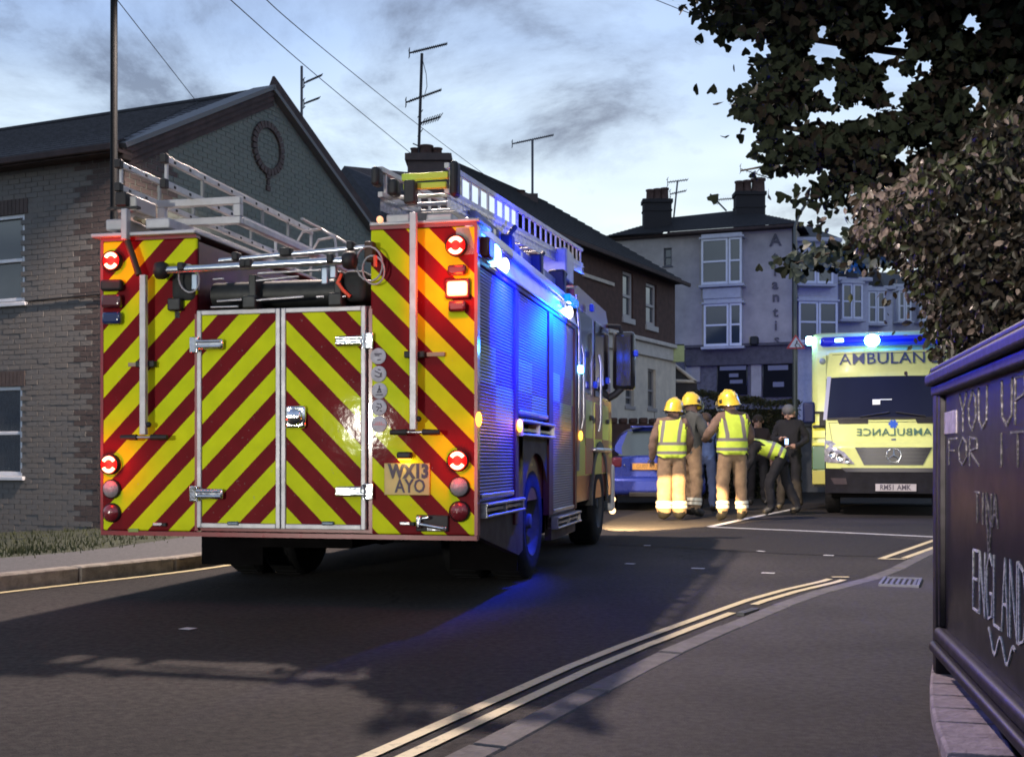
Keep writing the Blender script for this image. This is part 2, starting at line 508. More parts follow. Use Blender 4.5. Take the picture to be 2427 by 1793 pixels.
# left pavement, verge, grass
pl_ = offset(lk, -.14)
pb = offset(lk, -1.25)
ysl = [p for p in range(len(lk)) if lk[p].y < 45]
strip('pavement', [pb[i] for i in ysl], [pl_[i] for i in ysl], .108, mat('pavement_left', (.085, .083, .088), .8, col2=(.05, .05, .053), vscale=30, bump=.4), rows=2, kind='structure')
wall_line = [Vector((-16.4, 20.73)), Vector((-5.37, 16.0)), Vector((-2.71, 22.2)), Vector((1.0, 34))]
grass_soil = mat('verge_soil', (.035, .04, .022), .95, var=.5, vscale=8, bump=.8, bscale=50)
def back_pt(p):
    k = p.x / p.y if p.y > 1 else -2
    # foot of the building seen along the same sight line
    best = None
    for a, b in zip(wall_line[:-1], wall_line[1:]):
        for i in range(21):
            q = a.lerp(b, i / 20)
            e = abs(q.x / q.y - k)
            if best is None or e < best[0]: best = (e, q)
    return best[1]
vi = [i for i in ysl if lk[i].y > 1.0]
def vz(x, y, s_): return .105 - .5 * (1 - s_) ** 1.0 + .02 * noise.noise(Vector((x * 2, y * 2, 0)))
vb = []
for i in vi:
    t = (lk[min(i + 1, len(lk) - 1)] - lk[i - 1]).normalized()
    q = pb[i] + Vector((-t.y, t.x)) * 9
    vb.append(q)
strip('verge', vb, [pb[i] for i in vi], vz, grass_soil, rows=16, kind='structure')
# grass blades near the pavement back edge and the wall foot
grass_m = mat('grass', (.075, .085, .035), .9, col2=(.03, .04, .015), vscale=3)
gm = MB()
for _ in range(9000):
    i = random.choice([j for j in range(len(vi)) if 4 < pb[vi[j]].y < 15])
    s_ = random.random() ** .7
    p = vb[i].lerp(pb[vi[i]], s_ * .85 + .14) + Vector((random.uniform(-.3, .3), random.uniform(-.3, .3)))
    z = vz(p.x, p.y, s_ * .85 + .14) - .01
    a = random.uniform(0, 6.3); h = random.uniform(.03, .09); w = .008
    d = Vector((math.cos(a), math.sin(a), 0)) * w; l = Vector((random.uniform(-.03, .03), random.uniform(-.03, .03), h))
    b0 = Vector((p.x, p.y, z))
    gm.add([b0 - d, b0 + d, b0 + l], [(0, 1, 2)])
gm.build('grass', grass_m, kind='stuff')

# gully grate in the yellow lines and lit cover in the pavement
def grating(label, cat, p, q, r_, n, m, name, skew=None):
    """p near-left, q near-right, r far-left ground points"""
    ex = (q - p); ey = (r_ - p)
    M = frame(p, ex); L = ex.length; W = abs((M.inverted() @ r_).y)
    if skew: M = frame(p + Vector((.02, .05, 0)), (skew[1], -skew[0])); W = (r_ - p).length * .9; L *= 1.0
    t = thing(name, label, cat, M)
    f = MB(); b = .02
    pz = MB(); pz.quad((0, 0, .001), (L, 0, .001), (L, W, .001), (0, W, .001)); pz.build('pit', mat('pit_black', (.004, .004, .005), 1), t)
    f.box(0, L, 0, b, -.02, .014).box(0, L, W - b, W, -.02, .014).box(0, b, b, W - b, -.02, .014).box(L - b, L, b, W - b, -.02, .014)
    f.build('frame', m, t)
    for i in range(n):
        x = b + (L - 2 * b) * (i + .5) / n
        mb = MB(); mb.box(x - .22 * L / n, x + .22 * L / n, b, W - b, -.012, .006)
        mb.build('bar', m, t)
    return t
iron = mat('cast_iron', (.10, .10, .13), .6, .2, spec=.3)
z0 = KR + .003
a_ = G(2080, 1389, z0); b_ = G(2172, 1389, z0); c_ = G(2095, 1369, z0)
grating('metal grated drain cover in the right pavement lit blue', 'drain cover', a_, b_, c_, 6, iron, 'drain_cover', skew=((c_ - a_).normalized().x, (c_ - a_).normalized().y))
a_ = G(1764, 1457, .006); b_ = G(1800, 1446, .006); c_ = G(1775, 1447, .006)
grating('small road gully breaking the double yellow lines', 'road gully', a_, b_, c_, 5, mat('gully_iron', (.06, .06, .065), .5, .6), 'road_gully')
# ------------------------------------------------------------------ fire engine
def ER(u, v, yl=0.0):
    p = onplane(E_M, u, v, 1, yl); return p.x, p.z
def ES(u, v, xl=1.25):
    p = onplane(E_M, u, v, 0, xl); return p.y, p.z
engine = thing('fire_engine', 'fire engine seen from behind with red and yellow chevron rear and lit lamps', 'fire engine', E_M)
XC = ER(668, 1000)[0]
def chevron():
    m = bpy.data.materials.new('chevron_film'); m.use_nodes = True
    nt = m.node_tree; b = nt.nodes['Principled BSDF']; L = nt.links
    def nd(op, a=None, b_=None):
        n = nt.nodes.new('ShaderNodeMath'); n.operation = op
        for i, q in enumerate((a, b_)):
            if q is None: continue
            if isinstance(q, (int, float)): n.inputs[i].default_value = q
            else: L.new(q, n.inputs[i])
        return n.outputs[0]
    t = nt.nodes.new('ShaderNodeTexCoord'); s = nt.nodes.new('ShaderNodeSeparateXYZ'); L.new(t.outputs['Object'], s.inputs[0])
    ax = nd('ABSOLUTE', nd('SUBTRACT', s.outputs['X'], XC))
    f = nd('ADD', s.outputs['Z'], nd('MULTIPLY', ax, 1.0))
    fr = nd('FRACT', nd('DIVIDE', nd('SUBTRACT', .652 + .29 * 20, f), .29))
    mask = nd('LESS_THAN', fr, .5)
    nz = nt.nodes.new('ShaderNodeTexNoise'); nz.inputs['Scale'].default_value = 7; nz.inputs['Detail'].default_value = 6
    L.new(t.outputs['Object'], nz.inputs['Vector'])
    ry = nt.nodes.new('ShaderNodeValToRGB'); ramp(ry, [(.3, (.54, .60, .008)), (.7, (.66, .72, .010))]); L.new(nz.outputs['Fac'], ry.inputs[0])
    rr = nt.nodes.new('ShaderNodeValToRGB'); ramp(rr, [(.3, (.135, .006, .010)), (.7, (.18, .008, .013))]); L.new(nz.outputs['Fac'], rr.inputs[0])
    mx = nt.nodes.new('ShaderNodeMix'); mx.data_type = 'RGBA'
    L.new(mask, mx.inputs[0]); L.new(rr.outputs[0], mx.inputs[6]); L.new(ry.outputs[0], mx.inputs[7])
    # road film thrown up on the lower rear
    gz = nt.nodes.new('ShaderNodeTexNoise'); gz.inputs['Scale'].default_value = 3; gz.inputs['Detail'].default_value = 8
    L.new(t.outputs['Object'], gz.inputs['Vector'])
    gr = nt.nodes.new('ShaderNodeMapRange'); gr.inputs['From Min'].default_value = 1.1; gr.inputs['From Max'].default_value = .4
    gr.inputs['To Max'].default_value = .12
    L.new(s.outputs['Z'], gr.inputs[0])
    dm = nd('MULTIPLY', gr.outputs[0], gz.outputs['Fac'])
    d = nt.nodes.new('ShaderNodeMix'); d.data_type = 'RGBA'; d.inputs[7].default_value = (.10, .085, .07, 1)
    L.new(dm, d.inputs[0]); L.new(mx.outputs[2], d.inputs[6]); L.new(d.outputs[2], b.inputs['Base Color'])
    sc = nt.nodes.new('ShaderNodeTexNoise'); sc.inputs['Scale'].default_value = 46; sc.inputs['Detail'].default_value = 3
    L.new(t.outputs['Object'], sc.inputs['Vector'])
    sr = nt.nodes.new('ShaderNodeValToRGB'); ramp(sr, [(.70, (0, 0, 0)), (.74, (.45, .45, .45))]); L.new(sc.outputs['Fac'], sr.inputs[0])
    d2 = nt.nodes.new('ShaderNodeMix'); d2.data_type = 'RGBA'; d2.inputs[7].default_value = (.30, .26, .24, 1)
    L.new(sr.outputs[0], d2.inputs[0]); L.new(d.outputs[2], d2.inputs[6]); L.new(d2.outputs[2], b.inputs['Base Color'])
    b.inputs['Roughness'].default_value = .5; b.inputs['Specular IOR Level'].default_value = .04; b.inputs['Coat Weight'].default_value = .05; b.inputs['Coat Roughness'].default_value = .06
    wv = nt.nodes.new('ShaderNodeTexNoise'); wv.inputs['Scale'].default_value = 14; L.new(t.outputs['Object'], wv.inputs['Vector'])
    bp = nt.nodes.new('ShaderNodeBump'); bp.inputs['Strength'].default_value = .06; bp.inputs['Distance'].default_value = .01
    L.new(wv.outputs['Fac'], bp.inputs['Height']); L.new(bp.outputs[0], b.inputs['Coat Normal'])
    return m
chev = chevron()
red = mat('engine_red', (.27, .018, .026), .28, col2=(.19, .014, .020), vscale=5, coat=.4)
dkred = mat('dark_red_paint', (.10, .010, .014), .35, var=.3, coat=.2)
alu = mat('brushed_aluminium', (.36, .35, .37), .32, .85, var=.15, vscale=10)
whitealu = mat('anodised_rail', (.42, .41, .42), .42, .3, var=.10, vscale=9)
chrome = mat('chrome', (.75, .75, .76), .12, 1.0, bump=.25, bscale=18)
black = mat('black_rubber', (.010, .010, .011), .6, var=.3)
blackg = mat('black_gloss', (.012, .012, .014), .12, coat=.6)
dark = mat('dark_chassis', (.004, .0035, .004), 1.0, var=.3, spec=.1)
tyre_m = mat('tyre', (.009, .009, .010), .9, spec=.2, var=.3, bump=.4, bscale=40)
glass_d = mat('dark_glass', (.012, .014, .018), .06, coat=.8)
whitep = mat('white_paint', (.60, .62, .62), .35, var=.06, coat=.3)
greyl = mat('grey_lamp_lens', (.30, .27, .29), .25, coat=.8, bump=.5, bscale=90)
redl = mat('dark_red_lens', (.16, .012, .018), .18, coat=.9, bump=.4, bscale=90)
emr = mat('lamp_red_glow', (.9, .01, .01), emit=(1, .006, .004), estr=1.0)
emw = mat('lamp_filament_glow', (1, .8, .5), emit=(1, .60, .34), estr=4)
emy = mat('amber_box_glow', (1, .8, .4), emit=(1, .62, .22), estr=3.2)
ema = mat('amber_marker_glow', (1, .5, .05), emit=(1, .36, .03), estr=7)
emb = mat('blue_beacon_glow', (.1, .4, 1), emit=(.16, .62, 1), estr=16)
embd = mat('blue_lens', (.01, .03, .30), .12, coat=.9, emit=(.0, .03, 1), estr=.25)
ems = mat('scene_light_glow', (1, .95, .8), emit=(1, .93, .78), estr=14)
def part(name, mb, m, parent=engine, **k): return mb.build(name, m, parent, **k)

BH = 2.315
xl_, xr_ = ER(466, 1000)[0], ER(878, 1000)[0]
zt = ER(668, 738)[1]
# rear panels
b = MB(); b.bev(-1.25, xl_, 0, .03, .455, BH, .012, 0); part('rear_panel', b, chev)
b = MB(); b.bev(xr_, 1.25, 0, .03, .455, BH, .012, 0); part('rear_panel', b, chev)
b = MB(); b.box(xl_, xr_, .02, .05, .46, zt + .02); b.box(-1.25, 1.25, -.004, .05, .425, .453); b.box(xl_ - .012, xl_ + .01, -.003, .04, .46, zt); b.box(xr_ - .01, xr_ + .012, -.003, .04, .46, zt)
for x in (-1.25, 1.238): b.box(x - .004, x + .016, -.004, .06, .455, BH)
b.box(-1.25, xl_, -.004, .05, BH, BH + .02); b.box(xr_, 1.25, -.004, .05, BH, BH + .02)
part('rear_sill', b, red)
# locker bodies and well
b = MB()
b.box(-1.24, xl_, .03, 4.0, .6, BH - .02); b.box(xr_, 1.20, .03, 4.0, .6, BH - .02); b.box(xl_, xr_, .05, 4.0, .6, zt - .05)
part('body', b, dkred)
b = MB(); b.box(xl_, xr_, .9, .94, zt - .05, zt + .30); b.box(xl_, xr_, .06, .9, zt - .045, zt - .03); part('well_floor', b, dark)
# doors
fr = .03
cxd = XC
def door(x0, x1, side):
    z0, z1 = ER(600, 1251)[1], ER(600, 733)[1]
    d = MB(); d.bev(x0 + fr, x1 - fr, -.012, .02, z0 + fr, z1 - fr, .004); o = part('door', d, chev)
    f = MB()
    for (a, b_, c, e) in ((x0, x0 + fr, z0, z1), (x1 - fr, x1, z0, z1), (x0 + fr, x1 - fr, z0, z0 + fr), (x0 + fr, x1 - fr, z1 - fr, z1)):
        f.bev(a, b_, -.022, .02, c, e, .004)
    part('door_frame', f, whitealu, o)
    return o
dl = door(ER(470, 1000)[0], cxd - .003, 0)
dr = door(cxd + .003, ER(869, 1000)[0], 1)
# handle on the right door
x, z = ER(706, 988)
h = MB(); h.bev(x - .066, x + .066, -.045, -.012, z - .070, z + .070, .018)
h.lathe([(0, .03), (.048, .028), (.052, .02), (.05, 0)], 24, M=Matrix.Translation((x, -.045, z)) @ Matrix.Rotation(R(90), 4, 'X'))
h.bev(x - .045, x + .045, -.09, -.062, z - .012, z + .012, .006)
part('handle', h, chrome, dr)
# hinges
for (u, v, s, par) in ((463, 818, 1, dl), (463, 1169, 1, dl), (877, 808, -1, dr), (877, 1164, -1, dr)):
    x, z = ER(u, v)
    hg = MB(); hg.bev(x - .028, x + .028, -.03, -.004, z - .05, z + .05, .006)
    hg.bev(min(x + s * .035, x + s * .21), max(x + s * .035, x + s * .21), -.052, -.022, z - .033, z + .033, .012)
    hg.tube([(x + s * .035, -.055, z - .016), (x + s * .20, -.055, z - .016)], .009); hg.tube([(x + s * .035, -.055, z + .018), (x + s * .20, -.055, z + .018)], .009)
    hg.tube([(x + s * .03, -.035, z - .045), (x + s * .03, -.035, z + .045)], .014)
    part('hinge', hg, chrome, par)
for (u, v) in ((556, 1239), (780, 1239)):
    x, z = ER(u, v); hb = MB(); hb.bev(x - .04, x + .04, -.03, -.01, z - .012, z + .012, .008); part('door_catch', hb, mat('catch_grey', (.09, .12, .16), .4, .6))
# ring lamps
def ring_lamp(u, v, r=.062):
    x, z = ER(u, v); M = Matrix.Translation((x, -.004, z)) @ Matrix.Rotation(R(90), 4, 'X')
    b = MB(); b.lathe([(r + .004, 0), (r + .004, .035), (r - .003, .04)], 28, M=M); o = part('tail_lamp', b, black)
    b = MB(); b.lathe([(0, .034), (r - .004, .034), (r - .003, .02)], 28, M=M); part('lens', b, emr, o)
    for s_ in (1, -1):
        a = MB(); pts = []
        for i in range(13):
            t = R(32 + 116 * i / 12) * s_
            pts.append((x + (r - .021) * math.cos(t), -.043, z + (r - .021) * 1.04 * math.sin(t)))
        a.tube(pts, .011, 8); part('light_arc', a, emw, o)
    return o
for u, v in ((271, 620), (266, 1100), (1084, 584), (1088, 1091)): ring_lamp(u, v)
for i, (u, v) in enumerate(((271, 620), (266, 1100), (1084, 584), (1088, 1091))):
    x, z = ER(u, v); lamp('tail_lamp_glow', 'POINT', EW(x, -.12, z), 3.0, (1, .03, .01), .05)
def dome(name, u, v, r, m):
    x, z = ER(u, v); M = Matrix.Translation((x, 0, z)) @ Matrix.Rotation(R(90), 4, 'X')
    b = MB(); b.lathe([(r + .004, 0), (r + .004, .018), (r - .002, .026)], 24, M=M); o = part(name, b, black)
    b = MB(); b.lathe([(0, .052), (r * .4, .049), (r * .8, .038), (r - .002, .022)], 24, M=M); part('lens', b, m, o)
dome('reversing_lamp', 267, 1158, .058, greyl); dome('reversing_lamp', 1090, 1153, .058, greyl)
dome('fog_lamp', 267, 1214, .058, redl); dome('fog_lamp', 1090, 1211, .060, redl)
# box lamps on the upper corners
def boxlamp(name, u0, u1, v0, v1, m, d=.05):
    x0, z1 = ER(u0, v0); x1, z0 = ER(u1, v1)
    b = MB(); b.bev(x0, x1, -d, -.001, z0, z1, .018, seg=3); return part(name, b, m)
boxlamp('amber_flasher', 1062, 1111, 668, 702, emy, .04)
bz = MB(); x0, z1 = ER(1057, 662); x1, z0 = ER(1116, 708); bz.bev(x0, x1, -.03, -.002, z0, z1, .02, seg=3); part('flasher_bezel', bz, dkred)
x, z = ER(1086, 685); lamp('amber_flasher_glow', 'POINT', EW(x, -.16, z), 8, (1, .07, .01), .05)
dimred = mat('unlit_red_lamp', (.07, .008, .012), .2, coat=.7)
boxlamp('unlit_flasher', 1064, 1108, 630, 654, dimred); boxlamp('unlit_flasher', 1066, 1108, 714, 740, dimred)
boxlamp('unlit_flasher', 246, 296, 665, 690, black); boxlamp('unlit_flasher', 248, 294, 700, 730, dimred)
boxlamp('blue_flasher', 250, 293, 741, 769, mat('blue_lens_dark', (.006, .018, .09), .15, coat=.9))
# stickers
stick = mat('sticker_white', (.46, .44, .48), .5, var=.15, vscale=30)
ink = mat('sticker_ink', (.06, .05, .08), .6)
pink = mat('sticker_pink', (.55, .22, .25), .5)
sm_glyph = [
    [((-.5, .3), (.5, .3)), ((-.4, .1), (.2, .1)), ((-.1, -.5), (.4, -.45))],
    [((-.5, .4), (.1, .1)), ((.1, .1), (.5, -.1)), ((.4, .2), (.2, -.4)), ((-.5, -.2), (0, -.4)), ((-.1, .6), (.3, .5)), ((0, -.4), (.5, -.3))],
    [((0, .7), (0, .2)), ((-.2, .2), (.25, .2)), ((-.3, -.2), (.3, -.15)), ((0, .2), (-.3, -.2)), ((0, .2), (.3, -.2)), ((-.5, -.5), (.5, -.5))],
    [((-.3, .5), (.1, .4)), ((-.4, .1), (.3, -.1)), ((.2, .5), (.4, 0)), ((0, -.1), (-.3, -.5)), ((.1, -.4), (.4, -.5))],
    [((-.4, .3), (-.4, .0)), ((-.15, .35), (-.15, .0)), ((.1, .35), (.1, 0)), ((.35, .3), (.35, 0)), ((-.8, -.05), (.8, -.05))]]
for i, (u, v) in enumerate(((897, 844), (898, 886), (900, 926), (899, 965), (899, 1005))):
    x, z = ER(u, v); r = .0475
    M = Matrix.Translation((x, -.004, z)) @ Matrix.Rotation(R(90), 4, 'X')
    b = MB(); b.lathe([(r + .002, 0), (r + .002, .002), (r, .003), (0, .003)], 28, M=M)
    o = part('round_sticker', b, stick)
    g_ = MB()
    for (a, c) in sm_glyph[i]:
        p = Vector((x + a[0] * r, -.0085, z + a[1] * r)); q = Vector((x + c[0] * r, -.0085, z + c[1] * r))
        t = (q - p).normalized() * 1; n_ = Vector((-t.z, 0, t.x)) * .0035
        g_.quad(p - n_, q - n_, q + n_, p + n_)
    g_.build('pictogram', pink if i == 4 else ink, o)
# number plate
x0, z1 = ER(912, 1097); x1, z0 = ER(1020, 1173)
b = MB(); b.bev(x0, x1, -.014, -.004, z0, z1, .004); npl = part('number_plate', b, mat('rear_plate_yellow', (.50, .36, .10), .45, var=.1))
pc = (x0 + x1) / 2; hh = z1 - z0
text('registration', 'WX13', .115, Matrix.Translation((pc + .012, -.0155, z0 + hh * .73)), ink, npl, xscale=.80, bold=.006)
text('registration', 'AYO', .115, Matrix.Translation((pc + .022, -.0155, z0 + hh * .27)), ink, npl, xscale=.80, bold=.002)
x, z = ER(963, 1078); b = MB(); b.bev(x - .045, x + .045, -.06, -.002, z - .022, z + .02, .012); o = part('plate_light', b, black)
b = MB(); b.bev(x - .035, x + .035, -.055, -.01, z - .028, z - .0225, .002); part('lens', b, ema, o)
lamp('plate_light_glow', 'POINT', EW(x, -.035, z - .04), .35, (1, .85, .25), .02)
# tow coupling and small marks
x0, z1 = ER(988, 1219); x1, z0 = ER(1064, 1259)
b = MB(); b.bev(x0, x1, -.02, -.003, z0, z1, .006); o = part('socket_plate', b, black)
b = MB(); b.bev(x0 + .008, x0 + .04, -.055, -.02, z0 + .02, z1 - .004, .01)
b.tube([(x0 + .03, -.05, z0 + .045), (x1 - .02, -.045, z0 + .02)], .012, 10); b.tube([(x0 + .05, -.05, z1 - .02), (x0 + .09, -.05, z1 - .012)], .010, 10)
b.bev(x0 + .07, x1 - .01, -.03, -.02, z0 + .004, z0 + .03, .004); part('coupling', b, chrome, o)
for u, v in ((966, 1240), (380, 1242)):
    x, z = ER(u, v); b = MB(); b.bev(x - .045, x + .02, -.02, -.002, z - .009, z + .012, .005); o = part('latch', b, alu); b = MB(); b.bev(x + .022, x + .05, -.022, -.002, z - .012, z + .012, .005); part('latch_pin', b, black, o)
x, z = ER(317, 1256); b = MB(); b.box(x - .035, x + .035, -.006, -.003, z - .01, z + .012); part('small_label', b, mat('green_label', (.20, .30, .06), .6))
# gantry lowering bars with T handles
def pole(u, v0, v1, hu0, hu1, hv, brv, side):
    x, _ = ER(u, 900, -.06); z1 = ER(u, v0, -.06)[1]; z0 = ER(u, v1, -.06)[1]
    b = MB(); b.bev(x - .021, x + .021, -.085, -.05, z0, z1, .004); o = part('lowering_bar', b, whitealu)
    xa, zz = ER(hu0, hv, -.07); xb, _ = ER(hu1, hv, -.07)
    b = MB(); b.tube([(xa, -.07, zz), ((xa + xb) / 2 - .05, -.07, zz)], [.015, .019], 10); b.tube([((xa + xb) / 2 + .05, -.07, zz), (xb, -.07, zz)], [.019, .015], 10); b.build_each('handle', black, o)
    b = MB(); b.tube([((xa + xb) / 2 - .06, -.07, zz), ((xa + xb) / 2 + .06, -.07, zz)], .009, 8); part('handle_bar', b, alu, o)
    xb_, zb = ER(u, brv, -.05)
    b = MB(); b.bev(xb_ - .065, xb_ + .065, -.048, -.004, zb - .02, zb + .02, .006); part('bracket', b, black, o)
    b = MB(); b.bev(xb_ + side * .068 - (.065 if side < 0 else 0), xb_ + side * .068 + (.065 if side > 0 else 0) + (0 if side < 0 else .05), -.02, -.004, zb - .013, zb + .013, .003); part('label_plate', b, mat('tan_label', (.30, .24, .16), .6), o)
    b = MB(); b.ball((x + .03, -.06, z0 + .065), .018, 10); part('stop_button', b, black, o)
pole(342, 652, 1030, 287, 396, 1036, 862, -1)
pole(981, 505, 1018, 925, 1042, 1024, 839, 1)
# stepped roof frames
for (ua, ub, v0, v1, dd) in ((250, 301, 520, 544, .3), (344, 402, 518, 540, .3), (915, 970, 508, 531, .3), (1010, 1071, 507, 531, .3)):
    x0, z1 = ER(ua, v0); x1, z0 = ER(ub, v1)
    b = MB(); b.bev(x0, x1, 0, dd, z0, z1, .01); part('roof_frame_end', b, whitealu)
x, z = ER(903, 522); b = MB(); b.ball((x, -.02, z), .022, 10); part('marker_lamp', b, mat('marker_warm', (.9, .4, .2), emit=(1, .5, .25), estr=1.2))
b = MB()
b.bev(ER(225, 552)[0], ER(470, 552)[0], -.05, 4.0, BH + .02, BH + .045, .006); b.bev(xr_, 1.27, -.02, .3, BH + .02, BH + .04, .006)
b.box(xr_, 1.0, .3, 4.0, BH - .02, BH + .03)
part('roof_edge', b, whitealu)
x0, z1 = ER(302, 500); x1, z0 = ER(316, 572)
b = MB(); b.bev(x0, x1, -.08, -.03, z0, z1, .006); part('gantry_bracket', b, whitealu)
xa, za = ER(314, 575); xb2, zb2 = ER(342, 655)
b = MB(); b.tube([(xa, -.06, za), (xb2, -.065, zb2)], .022, 8); part('gantry_arm', b, mat('rust_dark', (.05, .025, .015), .6, .3))
xa, za = ER(981, 470); b = MB(); b.bev(xa - .035, xa + .035, -.10, -.03, za - .05, za + .09, .01); part('gantry_head', b, black)
xa, za = ER(290, 480); b = MB(); b.bev(xa - .03, xa + .05, -.04, .1, za - .03, za + .06, .01); b.box(xa - .1, xa + .12, -.02, .02, za - .045, za - .03); part('gantry_head', b, black)
# well equipment: suction tubes lie on a cradle (things of their own)
cr_ = MB()
zc = ER(668, 640)[1]
for x in (ER(420, 700)[0], XC - .2, ER(800, 700)[0]):
    cr_.bev(x - .025, x + .025, .0, .5, zt - .03, zc - .02, .008); cr_.bev(x - .045, x + .045, -.05, .04, zt + .02, zt + .10, .01)
cr_.box(xl_ + .02, xr_ - .02, .42, .46, zt - .03, zt + .22)
cr_.tube([(xl_ + .06, .15, zt + .13), (xr_ - .08, .15, zt + .13)], .085, 14)
cr_.tube([(xl_ + .06, .33, zt + .1), (xr_ - .08, .33, zt + .1)], .07, 14)
part('stowage_cradle', cr_, mat('stowage_dark', (.022, .024, .024), .5, .2, var=.4))
for (ua, va, ub, vb_) in ((605, 712, 720, 703), (515, 714, 573, 710), (750, 704, 768, 703), (790, 704, 820, 702), (608, 665, 708, 655), (500, 728, 565, 726), (505, 662, 530, 660), (612, 648, 760, 640)):
    x0, za = ER(ua, va, -.03); x1, zb = ER(ub, vb_, -.03)
    b = MB(); b.tube([(x0, -.03, za), (x1, -.03, zb)], .0075, 8); part('cradle_rail', b, alu)
for (u, v) in ((462, 668), (770, 654), (790, 640)):
    x, z = ER(u, v, -.04); b = MB(); b.bev(x - .02, x + .02, -.05, -.01, z - .05, z + .05, .006); part('buckle', b, mat('buckle_blue', (.32, .40, .50), .4, .4))
# roller shutters on the right side
sl = [ES(1131, 800)[0], ES(1221, 800)[0], ES(1229, 800)[0], ES(1301, 800)[0], ES(1311, 800)[0], ES(1362, 800)[0]]
sl[0] = .07
def shutter_mat():
    m = bpy.data.materials.new('shutter_slat'); m.use_nodes = True
    nt = m.node_tree; b = nt.nodes['Principled BSDF']; L = nt.links
    def nd(op, a=None, b_=None):
        n = nt.nodes.new('ShaderNodeMath'); n.operation = op
        for i, q in enumerate((a, b_)):
            if q is None: continue
            if isinstance(q, (int, float)): n.inputs[i].default_value = q
            else: L.new(q, n.inputs[i])
        return n.outputs[0]
    t = nt.nodes.new('ShaderNodeTexCoord'); s = nt.nodes.new('ShaderNodeSeparateXYZ'); L.new(t.outputs['Object'], s.inputs[0])
    # yellow blocks set like a chessboard in two rows
    row = nd('FLOOR', nd('DIVIDE', nd('SUBTRACT', s.outputs['Z'], 1.155), .235))
    colm = nd('FLOOR', nd('DIVIDE', nd('SUBTRACT', s.outputs['Y'], -.05), .60))
    par = nd('MODULO', nd('ADD', nd('ADD', row, colm), 20), 2)
    inr = nd('MULTIPLY', nd('GREATER_THAN', s.outputs['Z'], 1.155), nd('LESS_THAN', s.outputs['Z'], 1.155 + .47))
    yel = nd('MULTIPLY', nd('GREATER_THAN', par, .5), inr)
    rd = nd('MULTIPLY', nd('LESS_THAN', par, .5), inr)
    m1 = nt.nodes.new('ShaderNodeMix'); m1.data_type = 'RGBA'; m1.inputs[6].default_value = (.105, .085, .11, 1); m1.inputs[7].default_value = (.24, .28, .09, 1); L.new(yel, m1.inputs[0])
    m2 = nt.nodes.new('ShaderNodeMix'); m2.data_type = 'RGBA'; m2.inputs[7].default_value = (.11, .04, .08, 1); L.new(rd, m2.inputs[0]); L.new(m1.outputs[2], m2.inputs[6])
    L.new(m2.outputs[2], b.inputs['Base Color'])
    b.inputs['Metallic'].default_value = .15; b.inputs['Specular IOR Level'].default_value = .3
    b.inputs['Roughness'].default_value = .42
    return m
shm = shutter_mat()
zs1 = ES(1131, 622)[1]
def shutter(y0, y1, z0, z1):
    b = MB(); n = int((z1 - z0) / .021)
    vs = []; fs = []
    for i in range(n):
        za = z0 + (z1 - z0) * i / n; h = (z1 - z0) / n
        prof = [(1.233, za), (1.2375, za + h * .15), (1.2385, za + h * .5), (1.2375, za + h * .85), (1.233, za + h)]
        k = len(vs)
        for x, z in prof: vs += [(x, y0, z), (x, y1, z)]
        for j in range(4): fs.append((k + 2 * j, k + 2 * j + 1, k + 2 * j + 3, k + 2 * j + 2))
    b.add(vs, fs, 0, True)
    o = part('roller_shutter', b, shm)
    hb = MB(); hb.bev(1.238, 1.256, y0 + .05, y1 - .05, z0 + .01, z0 + .04, .006); part('lift_bar', hb, alu, o)
shutter(sl[0], sl[1], .66, zs1); shutter(sl[2], sl[3], 1.22, zs1); shutter(sl[4], sl[5], .46, zs1)
b = MB()
for y0, y1 in ((.03, sl[0]), (sl[1], sl[2]), (sl[3], sl[4]), (sl[5], sl[5] + .12)):
    b.bev(1.20, 1.252, y0, y1, .46, zs1, .006)
b.bev(1.20, 1.25, .03, sl[5] + .12, zs1, zs1 + .035, .006)
part('shutter_frame', b, mat('frame_redbrown', (.06, .012, .02), .5, spec=.2))
bp_ = MB(); bp_.bev(1.246, 1.262, .0, sl[5] + .12, zs1 + .036, zs1 + .052, .004); part('drip_rail', bp_, alu)
# white canted cornice with its lights
b = MB(); zc1 = BH + .02
y1_ = sl[5] + .12
b.add([(1.25, 0, zs1 + .05), (1.25, y1_, zs1 + .05), (1.20, y1_, zc1 - .03), (1.20, 0, zc1 - .03), (1.12, 0, zs1 + .05), (1.12, y1_, zs1 + .05), (1.12, y1_, zc1 - .03), (1.12, 0, zc1 - .03)],
      [(0, 1, 2, 3), (0, 3, 7, 4), (1, 5, 6, 2), (3, 2, 6, 7)])
part('cornice', b, mat('cornice_white', (.50, .52, .50), .3, var=.08, coat=.3))
b = MB(); b.bev(1.165, 1.235, .0, y1_ + .05, zc1 - .035, zc1 + .03, .012); part('roof_rail', b, mat('rail_satin', (.42, .42, .50), .3, .7))
def side_lamp(name, u, v, r, m, xo=1.245):
    y, z = ES(u, v, xo); b = MB(); b.ball((xo, y, z), r, 14, xs=.5); return part(name, b, m)
b = MB(); y, z = ES(1142, 592, 1.235); b.bev(1.22, 1.30, y - .07, y + .09, z - .06, z + .07, .015); part('beacon_housing', b, dkred)
y, z = ES(1166, 605, 1.26)
b = MB(); b.ball((1.27, y, z), .06, 16, xs=.8, zs=1.2); part('blue_beacon', b, emb)
BEAC = EW(1.42, y, z + .05)
lamp('blue_beacon_glow', 'POINT', BEAC, 12, (.0, .04, 1), .06)
lamp('blue_beacon_beam', 'SPOT', EW(1.66, .62, 2.16), 3600, (.0, .010, 1), .05, spot=92, aim=EW(.9, .95, 1.66), blend=1.0)
